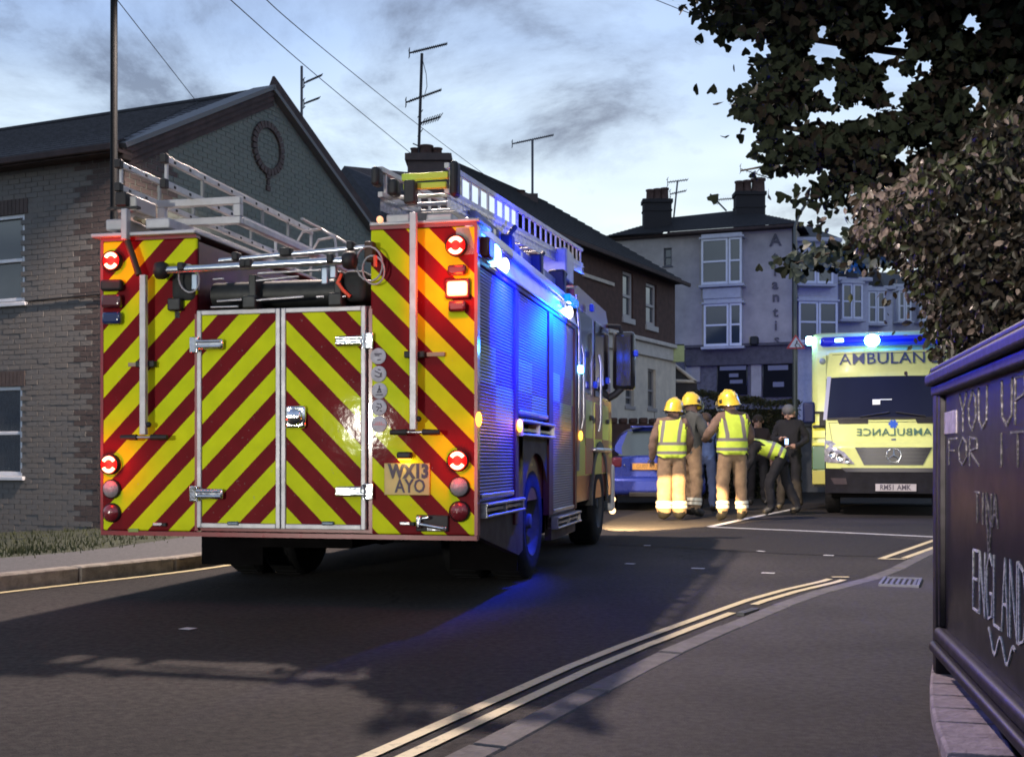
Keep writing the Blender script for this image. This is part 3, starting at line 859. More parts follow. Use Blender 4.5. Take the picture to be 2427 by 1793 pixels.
lamp('blue_beacon_up', 'SPOT', EW(1.50, .95, 2.24), 420, (.0, .02, 1), .05, spot=84, aim=EW(1.06, 2.3, 2.85), blend=.9)
lamp('blue_bar_sweep', 'SPOT', EW(1.5, 3.4, 2.3), 420, (.0, .02, 1), .05, spot=16, aim=(2.65, 8.2, .0), blend=1.0)
lamp('blue_beacon_sweep', 'SPOT', EW(1.48, .50, 2.22), 330, (.0, .02, 1), .05, spot=34, aim=(1.55, 3.3, 1.15), blend=.8)
for (u, v, r) in ((1197, 629, .05), (1350, 740, .055)):
    side_lamp('scene_light', u, v, r, ems)
    y, z = ES(u, v); lamp('scene_light_glow', 'SPOT', EW(1.32, y, z - .02), 5, (1, .9, .65), .04, spot=130, aim=EW(1.25, y, 0), blend=.9)
y, z = ES(1355, 715, 1.26); b = MB(); b.bev(1.23, 1.29, y - .25, y + .22, z - .03, z + .04, .015); part('blue_light_bar', b, mat('blue_bar_lit', (.0, .1, .6), .15, coat=.8, emit=(.0, .22, 1), estr=1.6))
lamp('blue_bar_beam', 'SPOT', EW(1.64, y - .2, z - .02), 3600, (.0, .022, 1), .05, spot=80, aim=EW(.95, y - .85, 1.72), blend=1.0)
lamp('blue_bar_glow', 'POINT', EW(1.42, y, z + .02), 5, (.0, .06, 1), .05)
# amber side markers
for (u, v) in ((1134, 993), (1376, 1032)):
    y, z = ES(u, v, 1.26); b = MB(); b.ball((1.262, y, z), .03, 10, zs=1.5, xs=.6); part('side_marker', b, ema)
y, z = ES(1231, 1008, 1.27); b = MB(); b.ball((1.272, y, z), .032, 10, zs=1.4, xs=.6); part('side_marker', b, ema)
for y in (.5, 1.02, 3.5): lamp('marker_glow', 'POINT', EW(1.33, y - .05, 1.15), .5, (1, .35, .03), .03)
b = MB(); b.ball((-1.262, .05, ER(236, 1010)[1]), .03, 10, zs=1.6, xs=.6); part('side_marker', b, ema)
# mudguards, skirts, steps
def step_(y0, y1, z0, z1):
    b = MB(); b.bev(1.20, 1.30, y0, y1, z1 - .02, z1, .006); b.bev(1.20, 1.30, y0, y1, z0, z0 + .018, .006)
    k = 2
    for i in range(k + 1):
        y = y0 + (y1 - y0 - .03) * i / k; b.box(1.205, 1.29, y, y + .03, z0, z1)
    b.box(1.205, 1.27, y0, y1, z0 + .035, z0 + .055)
    o = part('fold_down_step', b, alu)
    b = MB(); b.box(1.19, 1.204, y0, y1, z0, z1); part('step_recess', b, dark, o)
step_(.08, sl[1] + .12, .555, .645); step_(sl[2] - .05, sl[3] + .05, 1.075, 1.19); step_(sl[4], sl[5] + .1, .34, .44)
b = MB()
yw = 1.93
sk = [(.02, .455), (1.28, .235), (1.42, .26), (1.42, .56), (.02, .56)]
b.add([(1.235, a, c) for a, c in sk] + [(1.18, a, c) for a, c in sk], [tuple(range(5)), tuple(reversed(range(5, 10)))] + [(i, i + 5, (i + 1) % 5 + 5, (i + 1) % 5) for i in range(5)])
# wheel arch panel
arc = [(yw + .52 * math.cos(R(a)), .44 + .52 * math.sin(R(a))) for a in range(0, 181, 15)]
po = [(sl[4] - .02, .44)] + [(sl[4] - .02, 1.08), (1.42, 1.08), (1.42, .44)]
ring = arc
vs = []
for (y, z) in ring: vs.append((1.236, y, z))
for i, (y, z) in enumerate(ring):
    a = 180 * i / (len(ring) - 1)
    yy = min(sl[4] - .01, max(1.42, yw + 1.2 * math.cos(R(a)))); zz = 1.08 if 30 < a < 150 else (.44 + (1.08 - .44) * min(1, math.sin(R(a)) / .5))
    vs.append((1.236, yy, zz))
n_ = len(ring)
b.add(vs, [(i, i + 1, n_ + i + 1, n_ + i) for i in range(n_ - 1)])
part('wheel_arch_panel', b, mat('grimy_panel', (.040, .026, .024), .6, col2=(.03, .008, .010), vscale=6, spec=.25))
b = MB(); b.box(1.18, 1.235, sl[4], sl[5] + .12, .25, .46); part('side_skirt', b, mat('grimy_panel', (0, 0, 0)))
# wheels
def wheel(x, y, w=.28, r=.44, dual=False, par=None):
    M = Matrix.Translation((x, y, r)) @ Matrix.Rotation(R(90 if x > 0 else -90), 4, 'Y')
    b = MB()
    b.lathe([(r * .58, 0), (r * .80, .012), (r * .95, -.012), (r, -.045), (r, -w + .045), (r * .95, -w), (r * .58, -w)], 32, M=M)
    for k in range(32):
        a = R(360 / 32 * k)
        Mk = M @ Matrix.Rotation(a, 4, 'Z')
        b.box(r - .003, r + .006, -.018, .018, -w + .05, -.05, M=Mk)
    o = part('wheel', b, tyre_m, engine)
    b = MB(); b.lathe([(0, -.02), (r * .12, -.01), (r * .14, -.05), (r * .35, -.10), (r * .50, -.06), (r * .585, 0), (r * .6, .004)], 28, M=M)
    for k in range(8):
        a = R(45 * k); b.ball((r * .26 * math.cos(a), r * .26 * math.sin(a), -.07), .014, 6, M=M)
    part('rim', b, mat('rim_grey', (.05, .05, .05), .7, .2, var=.3), o)
for y in (yw, 5.55):
    wheel(1.20, y); wheel(-1.20, y)
wheel(.87, yw); wheel(-.87, yw)
b = MB(); b.box(-.45, .45, .2, 6.0, .5, .62); b.tube([(-1, yw, .44), (1, yw, .44)], .08, 10); b.tube([(-1, 5.55, .44), (1, 5.55, .44)], .06, 10); b.ball((0, yw, .44), .2, 12)
b.box(-1.2, -.5, .1, 1.2, .46, .6); b.box(.5, 1.17, .1, 1.2, .46, .6); b.box(-1.15, -.5, 2.6, 4.2, .3, .6); b.box(.5, 1.15, 2.6, 4.2, .3, .6); b.box(-.35, .35, .3, 1.2, .34, .5)
part('chassis', b, dark)
for s in (-1, 1):
    b = MB(); x0, x1 = sorted((s * .72, s * 1.22)); b.bev(x0, x1, 1.30, 1.315, .12, .56, .004); part('mudflap', b, dark)
# cab
b = MB()
cabp = [(3.95, .50), (3.95, 2.50), (4.15, 2.56), (6.15, 2.56), (6.38, 2.40), (6.60, 1.50), (6.68, 1.25), (6.70, .50)]
def prof_x(mb, poly, x0, x1, m=0, inset=0):
    n = len(poly)
    mb.add([(x0, a, c) for a, c in poly] + [(x1, a, c) for a, c in poly],
           [tuple(reversed(range(n))), tuple(range(n, 2 * n))] + [(i, (i + 1) % n, (i + 1) % n + n, i + n) for i in range(n)], m)
prof_x(b, cabp, -1.20, 1.20); part('cab', b, mat('cab_red', (.16, .012, .02), .3, coat=.4))
for (y0, y1) in ((4.05, 5.05), (5.22, 6.28)):
    d = MB(); d.bev(1.20, 1.212, y0, y1, .75, 1.50, .004); o = part('cab_door', d, shm2 if False else mat('cab_block_yellow', (.50, .56, .10), .35, coat=.3))
    d = MB(); d.bev(1.212, 1.218, y0, (y0 + y1) / 2, 1.12, 1.49, .002); d.bev(1.212, 1.218, (y0 + y1) / 2, y1, .76, 1.12, .002); part('red_block', d, mat('block_red', (.22, .02, .03), .4), o)
    d = MB(); d.bev(1.20, 1.212, y0 + .03, y1 - .03, 1.56, 2.35, .02); part('cab_window', d, glass_d, o)
    d = MB(); d.tube([(1.24, y0 + .08, 1.2), (1.26, y0 + .08, 1.3), (1.26, y0 + .08, 1.9), (1.24, y0 + .08, 2.0)], .016, 8); part('grab_rail', d, mat('rail_worn', (.3, .3, .34), .35, .7), o)
    d = MB(); d.bev(1.212, 1.24, y1 - .22, y1 - .08, 1.30, 1.35, .01); part('handle', d, black, o)
d = MB(); prof_x(d, [(6.43, 2.34), (6.615, 1.56), (6.622, 1.56), (6.437, 2.34)], -1.1, 1.1); part('windscreen', d, glass_d)
d = MB(); d.bev(-1.22, 1.22, 6.65, 6.82, .30, .85, .04, seg=3); part('bumper', d, mat('bumper_white', (.4, .4, .42), .4, var=.1))
for s in (-1, 1):
    d = MB(); d.bev(s * 1.02 - .15, s * 1.02 + .15, 6.80, 6.84, .60, .78, .02); part('headlight', d, mat('headlight_glow', (1, .9, .7), emit=(1, .82, .55), estr=12))
    hp = EW(s * .95, 6.90, .62)
    lamp('headlight_beam', 'SPOT', hp, 5600 if s > 0 else 400, (1.0, .66, .30), .04, spot=34, aim=hp + Vector((.42, .907, -.288)), blend=.06)
for (u, v) in ((1451, 1186), (1451, 1213)):
    p = onplane(E_M, u, v, 1, 6.84); d = MB(); d.ball((1.19, 6.80, p.z + .02), .04, 10); part('corner_lamp', d, mat('corner_glow', (1, .7, .4), emit=(1, .62, .3), estr=4))
d = MB(); d.bev(1.2, 1.26, 5.05, 6.25, .98, 1.03, .02); part('cab_step', d, alu)
# black arch over the front wheel
d = MB()
arc2 = [(5.55 + .56 * math.cos(R(a)), .44 + .56 * math.sin(R(a))) for a in range(0, 181, 15)]; arc3 = [(5.55 + .66 * math.cos(R(a)), .44 + .66 * math.sin(R(a))) for a in range(0, 181, 15)]
for x in (1.225,):
    vs = [(x, a, c) for a, c in arc2] + [(x, a, c) for a, c in arc3] + [(1.0, a, c) for a, c in arc3]
    n_ = len(arc2); d.add(vs, [(i, i + 1, n_ + i + 1, n_ + i) for i in range(n_ - 1)] + [(n_ + i, n_ + i + 1, 2 * n_ + i + 1, 2 * n_ + i) for i in range(n_ - 1)])
part('front_wheel_arch', d, black)
# blue strobes on the cab side and big mirror
for (u, v, m) in ((1377, 875, emb), (1412, 912, embd), (1441, 902, embd), (1404, 730, embd)):
    p = onplane(E_M, u, v, 0, 1.26); d = MB(); d.bev(1.235, 1.28, p.y - .05, p.y + .05, p.z - .035, p.z + .035, .012); part('blue_strobe', d, m)
lamp('blue_strobe_glow', 'POINT', EW(1.5, 4.6, 1.9), 7, (.0, .06, 1), .05)
mm = MB()
p0 = EW(1.42, 6.15, 1.70)
mp0 = onplane(E_M, 1453, 925, 1, 6.5); mp1 = onplane(E_M, 1506, 786, 1, 6.5)
mm.bev(mp0.x, mp1.x, 6.42, 6.56, mp0.z, mp1.z, .05, seg=3); o = part('mirror', mm, blackg)
mm = MB(); mx_ = (mp0.x + mp1.x) / 2; mm.tube([(1.15, 6.3, 2.42), (mx_ - .05, 6.45, mp1.z + .06), (mx_, 6.49, mp1.z - .1)], .025, 8); mm.tube([(1.15, 6.4, mp0.z - .12), (mx_ - .1, 6.45, mp0.z - .05), (mx_, 6.49, mp0.z + .05)], .04, 8); part('mirror_arm', mm, black, o)
mm = MB(); mm.bev(mp1.x - .01, mp1.x + .04, 6.40, 6.46, mp0.z + .38, mp0.z + .45, .01); part('mirror_lamp', mm, embd, o)
b = MB(); b.tube([(1.21, 3.98, 2.45), (1.235, 4.0, 2.1), (1.235, 4.0, 1.5), (1.22, 4.0, .8)], .02, 8); part('grab_rail', b, mat('rail_worn', (0, 0, 0)))
b = MB(); b.bev(-1.0, 1.0, 5.0, 5.4, 2.56, 2.70, .04, seg=3); part('roof_light_bar', b, embd)
lamp('roof_bar_glow', 'POINT', EW(1.15, 5.2, 2.80), 7, (.0, .07, 1), .08)

# ladders and tubes carried on the engine
def ladder(name, label, xs, y0, y1, za0, za1, rail_h, truss=None, mats=(whitealu,), nr=8, blue=None):
    t = thing(name, label, 'ladder', E_M, group=None)
    for x in xs:
        d = MB()
        for k in range(2 if truss else 1):
            dz = -k * truss if truss else 0
            M = None
            d.add([(x - .014, y0, za0 + dz - rail_h), (x + .014, y0, za0 + dz - rail_h), (x + .014, y0, za0 + dz), (x - .014, y0, za0 + dz),
                   (x - .014, y1, za1 + dz - rail_h), (x + .014, y1, za1 + dz - rail_h), (x + .014, y1, za1 + dz), (x - .014, y1, za1 + dz)],
                  [(0, 1, 2, 3), (7, 6, 5, 4), (0, 4, 5, 1), (1, 5, 6, 2), (2, 6, 7, 3), (3, 7, 4, 0)])
        d.build('side_rail', mats[0], t)
        if not truss:
            for k in range(14):
                y = y0 + (y1 - y0) * (k + .5) / 14; z = za0 + (za1 - za0) * (y - y0) / (y1 - y0)
                e = MB(); e.bev(x - .02, x + .02, y - .012, y + .012, z - rail_h - .006, z - rail_h * .35, .003); e.build('rung_ferrule', black, t)
    for k in range(nr):
        y = y0 + (y1 - y0) * (k + .5) / nr; z = za0 + (za1 - za0) * (y - y0) / (y1 - y0) - (truss if truss else 0) - rail_h / 2
        e = MB(); e.tube([(xs[0], y, z), (xs[-1], y, z)], .013, 8); e.build('rung', mats[0], t)
    return t
rl_y = 5.3
L1 = ladder('rescue_ladder', 'long trussed ladder along the right roof edge of the fire engine lit blue', (.64, 1.06), .0, rl_y, 2.70, 3.12, .03, truss=.155, nr=16)
for x in (.64, 1.06):
    for k in range(22):
        y = .1 + (rl_y - .2) * k / 21; z = 2.70 + .42 * y / rl_y
        e = MB(); e.bev(x - .008, x + .008, y - .012, y + .012, z - .155, z - .03, .003); e.build('truss_bar', whitealu, L1)
perf = mat('ladder_channel', (.40, .40, .46), .35, .7, var=.35, vscale=40)
for x in (.66, 1.085):
    e = MB(); n = 40
    for k in range(n):
        y = rl_y * k / n; y2 = rl_y * (k + 1) / n; z = 2.70 - .19 + .42 * y / rl_y; z2 = 2.70 - .19 + .42 * y2 / rl_y
        e.add([(x, y, z), (x, y2, z2), (x, y2, z2 - .012), (x, y, z - .012)], [(0, 1, 2, 3)])
        e.add([(x, y, z - .07), (x, y2, z2 - .07), (x, y2, z2 - .085), (x, y, z - .085)], [(0, 1, 2, 3)])
        e.add([(x, y, z), (x, y + .02, z), (x, y2 + .02, z2 - .085), (x, y2, z2 - .085)], [(0, 1, 2, 3)])
        e.add([(x - .02, y, z), (x - .02, y2, z2), (x - .02, y2, z2 - .08), (x - .02, y, z - .08)], [(0, 1, 2, 3)], 0)
    e.build('channel', perf, L1)
for (u0, u1, v0, v1) in ((881, 901, 396, 440), (921, 944, 425, 464), (1067, 1086, 382, 465)):
    x0, z1 = ER(u0, v0, -.03); x1, z0 = ER(u1, v1, -.03)
    e = MB(); e.bev(x0, x1, -.06, .04, z0, z1, .02); e.build('end_cap', black, L1)
hv = mat('hi_vis_sleeve', (.50, .62, .04), .5, var=.1)
for (u0, u1, v0, v1) in ((953, 1063, 413, 424), (957, 1059, 436, 446)):
    x0, z1 = ER(u0, v0, -.02); x1, z0 = ER(u1, v1, -.02)
    e = MB(); e.bev(x0, x1, -.035, -.005, z0, z1, .006); e.build('rung_sleeve', hv, L1)
# left roof ladders
def px_ladder(name, label, rails, rungs, mats=whitealu):
    t = thing(name, label, 'ladder', E_M)
    return t
def edge_ladder(name, label, x, y0, y1, zt_, gap, rh, nposts):
    t = thing(name, label, 'ladder', E_M)
    for z in (zt_, zt_ - gap):
        e = MB(); e.bev(x - .014, x + .014, y0, y1, z - rh, z, .004); e.build('side_rail', whitealu, t)
        for k in range(12):
            y = y0 + (y1 - y0) * (k + .5) / 12
            e = MB(); e.bev(x - .019, x + .019, y - .012, y + .012, z - rh * .75, z - rh * .35, .003); e.build('rung_ferrule', black, t)
    for k in range(nposts):
        y = y0 + .02 + (y1 - y0 - .04) * k / (nposts - 1)
        e = MB(); e.bev(x - .010, x + .010, y - .010, y + .010, zt_ - gap, zt_ - rh, .003); e.build('rung', whitealu if k in (0, nposts - 1) else mat('rung_dull', (.2, .2, .2), .5, .5), t)
    for z in (zt_, zt_ - gap):
        e = MB(); e.bev(x - .022, x + .022, y0 - .03, y0 + .015, z - rh - .01, z + .006, .006); e.build('end_cap', black, t)
    return t
L2 = edge_ladder('short_ladder', 'silver ladder stood on edge in the middle of the left roof rack', -.80, .0, 2.45, 2.85, .16, .045, 6)
L3 = edge_ladder('roof_ladder', 'silver ladder stood on edge at the outer side of the left roof rack', -1.12, .0, 2.45, 2.83, .15, .040, 6)
t = thing('wire_basket', 'bent wire hoop frame at the front of the left roof ladders', 'roof rack', E_M)
e = MB()
for y in (2.2, 2.55):
    e.tube([(-.85, y, 2.42), (-.85, y, 2.66), (-.78, y, 2.78), (-.62, y, 2.80), (-.50, y, 2.72), (-.46, y, 2.42)], .011, 8)
e.build_each('hoop', whitealu, t); e = MB(); e.tube([(-.85, 1.8, 2.66), (-.85, 2.6, 2.66)], .01, 8); e.tube([(-.62, 1.8, 2.8), (-.62, 2.6, 2.80)], .01, 8); e.build_each('side_wire', whitealu, t)
t = thing('roof_stowage', 'white boxed stowage frame below the left roof ladders', 'stowage frame', E_M)
e = MB(); e.bev(-1.05, -.45, .35, .40, 2.47, 2.52, .006); e.bev(-1.05, -.45, .35, .40, 2.60, 2.65, .006); e.bev(-.50, -.45, .35, .40, 2.52, 2.60, .004); e.bev(-1.05, -1.0, .35, .4, 2.52, 2.6, .004); e.build('end_frame', whitealu, t)
e = MB(); e.bev(-1.14, -1.0, .0, .25, 2.50, 2.60, .01); e.build('lock_box', mat('lock_box', (.42, .40, .38), .5, .3), t)
e = MB(); e.bev(-.97, -.92, .35, 2.5, 2.47, 2.52, .006); e.bev(-.50, -.45, .4, 2.5, 2.47, 2.52, .006); e.bev(-1.0, -.4, 1.6, 1.65, 2.47, 2.50, .006); e.build('runner', whitealu, t)
polem = mat('pole_wood', (.34, .27, .16), .55, var=.25, vscale=14)
for i, (x, z) in enumerate(((-1.02, 2.46), (-.96, 2.44), (-.88, 2.42), (-.80, 2.41))):
    e = MB(); e.tube([(x, .02, z), (x + .10, 3.4, z - .03)], .016, 8)
    o = e.build('long_pole', polem, None, E_M, label=['pale wooden pole outermost on the left roof', 'pale wooden pole second from the left roof edge', 'pale wooden pole third from the left roof edge', 'pale wooden pole nearest the middle of the roof'][i], category='pole', group='poles stowed on the left roof')
# equipment under the right ladder
t = thing('roof_chest', 'low grey chest under the right ladder on the engine roof', 'chest', E_M)
e = MB(); e.bev(.72, 1.12, .5, 3.6, 2.36, 2.52, .01); e.build('body', mat('chest_grey', (.25, .24, .22), .6, .3, var=.3), t)
e = MB()
for y in (.9, 1.8, 2.7): e.bev(1.12, 1.14, y, y + .08, 2.40, 2.48, .004)
e.build_each('clasp', alu, t)
for k in range(3):
    e = MB(); y = 1.2 + k * 1.1; e.bev(1.05, 1.20, y, y + .12, 2.36, 2.50 + .05 * k, .02); e.tube([(1.12, y + .06, 2.45), (1.16, y + .3, 2.60)], .02, 8); part('ladder_clamp', e, black)
e = MB(); e.bev(.9, 1.17, 3.7, 4.1, 2.55, 2.85, .02); part('ladder_rest', e, whitealu)
# tubes
def tube_thing(label, ua, va, ub, vb_, r, y=-.09, caps=(1, 1), m=None):
    t = thing('suction_tube', label, 'tube', E_M)
    x0, z0_ = ER(ua, va, y); x1, z1_ = ER(ub, vb_, y)
    e = MB(); e.tube([(x0, y, z0_), (x1, y, z1_)], r, 16); e.build('barrel', m or chrome, t)
    for c, (x, z, s) in zip(caps, ((x0, z0_, -1), (x1, z1_, 1))):
        if c:
            e = MB(); e.lathe([(0, -.03), (.035, -.032), (.054, -.02), (.056, .02), (.045, .045), (r, .05)], 20, M=Matrix.Translation((x, y, z)) @ Matrix.Rotation(R(90 * -s), 4, 'Y')); e.build('end_cap', black, t)
    for f in (.12, .45, .48, .9):
        e = MB(); x = x0 + (x1 - x0) * f; z = z0_ + (z1_ - z0_) * f
        e.bev(x - .022, x + .022, y - .035, y + .035, z - .012, z + .042, .01); e.build('clamp', black, t)
    return t
tubem = mat('tube_silver', (.55, .58, .62), .22, .9, var=.1)
tube_thing('thick silver tube with black end caps across the rear of the fire engine', 380, 641, 832, 617, .024, m=tubem)
tube_thing('thinner silver tube lying behind the capped one on the engine rear', 520, 618, 868, 586, .016, y=.02, caps=(0, 0), m=tubem)
# looped hose and orange strap at the right end
t = thing('hose_bundle', 'dark coiled hose bundle with orange strap at the right end of the tubes', 'hose', E_M)
for (u, v, rr_) in ((875, 625, .085), (448, 660, .07), (885, 640, .07)):
    x, z = ER(u, v, -.06); e = MB(); e.tube([(x + rr_ * math.cos(R(a)), -.06 - .02 * math.sin(R(a)), z + rr_ * 1.2 * math.sin(R(a))) for a in range(0, 361, 20)], .006, 8, cap=False); e.build('loop', mat('clear_hose', (.35, .34, .36), .3), t)
e = MB(); x, z = ER(835, 660, .0)
e.tube([ER(812, 650)[0:1] + (-.02,) + ER(812, 650)[1:2], ER(806, 672)[0:1] + (-.04,) + ER(806, 672)[1:2], ER(818, 690)[0:1] + (-.03,) + ER(818, 690)[1:2], ER(832, 704)[0:1] + (-.02,) + ER(832, 704)[1:2]], .012, 8)
e.tube([ER(889, 606, -.08)[0:1] + (-.08,) + ER(889, 606, -.08)[1:2], ER(890, 632, -.08)[0:1] + (-.08,) + ER(890, 632, -.08)[1:2]], .013, 8)
e.build_each('orange_strap', mat('orange_strap', (.75, .10, .04), .5), t)
e = MB(); x, z = ER(840, 662, .05); e.bev(x - .06, x + .09, -.01, .2, z - .14, z + .05, .04, seg=3); x, z = ER(440, 665, .05); e.bev(x - .07, x + .1, -.02, .2, z - .14, z + .06, .04, seg=3); e.build_each('bag', mat('dark_bag', (.02, .022, .022), .8, var=.4), t)
e = MB(); x, z = ER(876, 600, -.05); e.bev(x - .03, x + .03, -.07, -.01, z - .05, z + .07, .01); e.build('hook', mat('rust_dark', (0, 0, 0)), t)
# ------------------------------------------------------------------ buildings
brick_a = mat('brick_buff', (.192, .174, .156), .9, col2=(.166, .152, .137), vscale=5, bump=.6, bscale=70)
brick_b = mat('brick_grey', (.180, .169, .157), .9, col2=(.160, .150, .140), vscale=6, bump=.6, bscale=70)
brick_d = mat('brick_dark_red', (.108, .080, .072), .9, col2=(.086, .066, .060), vscale=5, bump=.6, bscale=70)
mortar = mat('mortar', (.175, .160, .144), .95, var=.2, bump=.5, bscale=60)
gable_b = mat('brick_greenish', (.185, .205, .172), .9, col2=(.162, .182, .155), vscale=1.3, bump=.5, bscale=70)
slate = mat('roof_slate', (.13, .13, .145), .6, col2=(.085, .085, .095), vscale=9, bump=.6, bscale=25)
slate_d = mat('roof_slate_dark', (.030, .030, .034), .7, col2=(.018, .018, .022), vscale=7, bump=.6, bscale=25)
upvc = mat('white_window_frame', (.76, .77, .80), .4, var=.05)
pane_m = mat('window_pane', (.035, .05, .07), .08, coat=.6, spec=.8)
curtain = mat('net_curtain', (.20, .19, .22), .9, col2=(.10, .09, .11), vscale=14, stretch=(6, 1, 1))
barge = mat('barge_brown', (.07, .045, .042), .85, col2=(.045, .032, .03), vscale=6)

def wall_holes(mb, x0, x1, z0, z1, holes, y0, y1, mat_=0):
    xs = sorted({x0, x1, *[h[0] for h in holes], *[h[1] for h in holes]}); zs = sorted({z0, z1, *[h[2] for h in holes], *[h[3] for h in holes]})
    xs = [x for x in xs if x0 <= x <= x1]; zs = [z for z in zs if z0 <= z <= z1]
    for a, b in zip(xs[:-1], xs[1:]):
        for c, d in zip(zs[:-1], zs[1:]):
            if any(h[0] <= (a + b) / 2 <= h[1] and h[2] <= (c + d) / 2 <= h[3] for h in holes): continue
            mb.box(a, b, y0, y1, c, d, mat_)
def sash(parent, x0, x1, z0, z1, M=None, fw=.05, depth=.08, mull=(), bars=(.5,), sill=True, m=None, curt=False, sillh=.06, pm=None):
    """a window set in its opening: frame with glazing bars, pane behind, sill"""
    m = m or upvc
    f = MB()
    f.bev(x0, x0 + fw, depth - .04, depth + .03, z0, z1, .006); f.bev(x1 - fw, x1, depth - .04, depth + .03, z0, z1, .006)
    f.bev(x0 + fw, x1 - fw, depth - .04, depth + .03, z1 - fw, z1, .006); f.bev(x0 + fw, x1 - fw, depth - .04, depth + .03, z0, z0 + fw * 1.2, .006)
    for q in mull: f.bev(x0 + (x1 - x0) * q - fw * .6, x0 + (x1 - x0) * q + fw * .6, depth - .04, depth + .03, z0 + fw, z1 - fw, .006)
    for q in bars: f.bev(x0 + fw, x1 - fw, depth - .045, depth + .02, z0 + (z1 - z0) * q - fw * .45, z0 + (z1 - z0) * q + fw * .45, .006)
    o = f.build('window', m, parent, M)
    p = MB(); p.box(x0 + fw * .5, x1 - fw * .5, depth + .01, depth + .015, z0 + fw * .5, z1 - fw * .5); p.build('pane', mat('clear_pane', (.55, .62, .70), .03, trans=.95) if curt else (pm or pane_m), o)
    if curt:
        c = MB(); nx = 24
        vs = []
        for i in range(nx + 1):
            x = x0 + fw + (x1 - x0 - 2 * fw) * i / nx; y = depth + .10 + .02 * math.sin(i * 1.9)
            vs += [(x, y, z0 + fw), (x, y, z1 - fw)]
        c.add(vs, [(2 * i, 2 * i + 2, 2 * i + 3, 2 * i + 1) for i in range(nx)], 0, True); c.build('curtain', curtain, o)
    if sill:
        s = MB(); s.bev(x0 - .06, x1 + .06, -.05, depth, z0 - sillh, z0 - .002, .008); s.build('sill', m, o)
    return o

# --- house on the left: side wall and gable wall meet at the corner C
C = Vector((-5.37, 16.0)); gd = Vector((.394, .919)); wd = Vector((.919, -.394)); Z0 = -.42
LW = 12.0; GL = 6.75
house = thing('brick_house', 'two storey grey brick house on the left with a gable bearing a round brick ring', 'house')
ML = frame((C.x - wd.x * LW, C.y - wd.y * LW, 0), wd)           # x runs to the corner at LW
MG = frame((C.x, C.y, 0), gd)
EAVE = 5.22
def FL(u, v, y=0): p = onplane(ML, u, v, 1, y); return p.x, p.z
def FG(u, v, y=0): p = onplane(MG, u, v, 1, y); return p.x, p.z
wu = (FL(58, 600)[0], FL(40, 508)[1], FL(40, 716)[1]); wlw = (FL(52, 1000)[0], FL(40, 915)[1], FL(40, 1128)[1])
WW = 1.05
holes = [(wu[0] - WW, wu[0], wu[2], wu[1]), (wlw[0] - WW, wlw[0], wlw[2], wlw[1]), (3.2, 4.25, wu[2], wu[1]), (3.2, 4.25, wlw[2], wlw[1])]
b = MB(); wall_holes(b, 0, LW - .02, Z0 - .3, EAVE, holes, .003, .30)
b.build('wall', mortar, house, ML)
b = MB(); b.box(0, LW - .3, .9, 1.0, Z0, EAVE); b.build('room_back', mat('room_dark', (.01, .01, .012), .9), house, ML)
# brick pieces
random.seed(3)
def brickmesh(name, m, L=.215, hh=.065, d=.05):
    q = MB(); q.box(0, L - .006, -.003, d, 0, hh + .004); return q.mesh(name, m)
bm_a = [brickmesh('brick', brick_a), brickmesh('brick', brick_b)]
bm_d = brickmesh('brick', brick_d)
cnt = 0
rest = MB()
x_lo = FL(-90, 800)[0]
lint = [(h[0] - .08, h[1] + .08, h[3] + .0, h[3] + .225) for h in holes]
rows = int((EAVE - Z0) / .075)
spots = []
for r_ in range(rows):
    z = Z0 + r_ * .075
    x = LW - .004 - (.1125 if r_ % 2 else 0)
    while x > x_lo:
        x -= .225
        cx_, cz_ = x + .11, z + .035
        quoin = LW - x < (.70 if (r_ // 3) % 2 else .98)
        if any(h[0] - .02 < cx_ < h[1] + .02 and h[2] - .03 < cz_ < h[3] + .02 for h in holes): continue
        if any(h[0] < cx_ < h[1] and h[2] < cz_ < h[3] for h in lint): continue
        spots.append((x, z, quoin))
    if r_ % 2:
        spots.append((LW - .1125, z, True))
vis = []
for i, (x, z, q) in enumerate(spots):
    w = ML @ Vector((x + .1, 0, z)); u_ = CX + F * w.x / w.y; v_ = CV - F * (w.z - H) / w.y
    vis.append((0 if (80 < u_ < 175 and 640 < v_ < 1290) else 1, i))
singles = {i for k, i in sorted(vis)[:300]}
for i, (x, z, q) in enumerate(spots):
    jit = random.uniform(-.003, .004)
    Lb = .1125 if (q and abs(x - (LW - .1125)) < 1e-6) else .215
    if i in singles and Lb > .2:
        M = Matrix.Translation((x, jit, z))
        link('brick', bm_d if q else random.choice(bm_a), house, ML @ M)
    else:
        rest.box(x, x + Lb - .01 + (.01 if Lb < .2 else 0), -.004 + jit, .03, z, z + .065, 2 if q else random.choice((0, 1)))
o = rest.build('brickwork', [brick_a, brick_b, brick_d], house, ML); o['kind'] = 'stuff'
for h in lint:
    n = int((h[1] - h[0]) / .075)
    for k in range(n):
        q = MB(); q.box(h[0] + k * .075, h[0] + k * .075 + .066, -.012, .03, h[2] + .004, h[3] - .004); q.build('lintel_brick', brick_d, house, ML)
for i, h in enumerate(holes):
    sash(house, h[0], h[1], h[2], h[3], ML, fw=.055, depth=.06, curt=(i in (1, 3)), bars=(.48,))
b = MB(); zc_ = FL(100, 712)[1]; b.tube([(2, -.03, zc_ + .02), (FL(60, 712)[0], -.03, zc_), (LW - .05, -.03, zc_ + .03)], .012, 6); b.build('cable', black, house, ML)
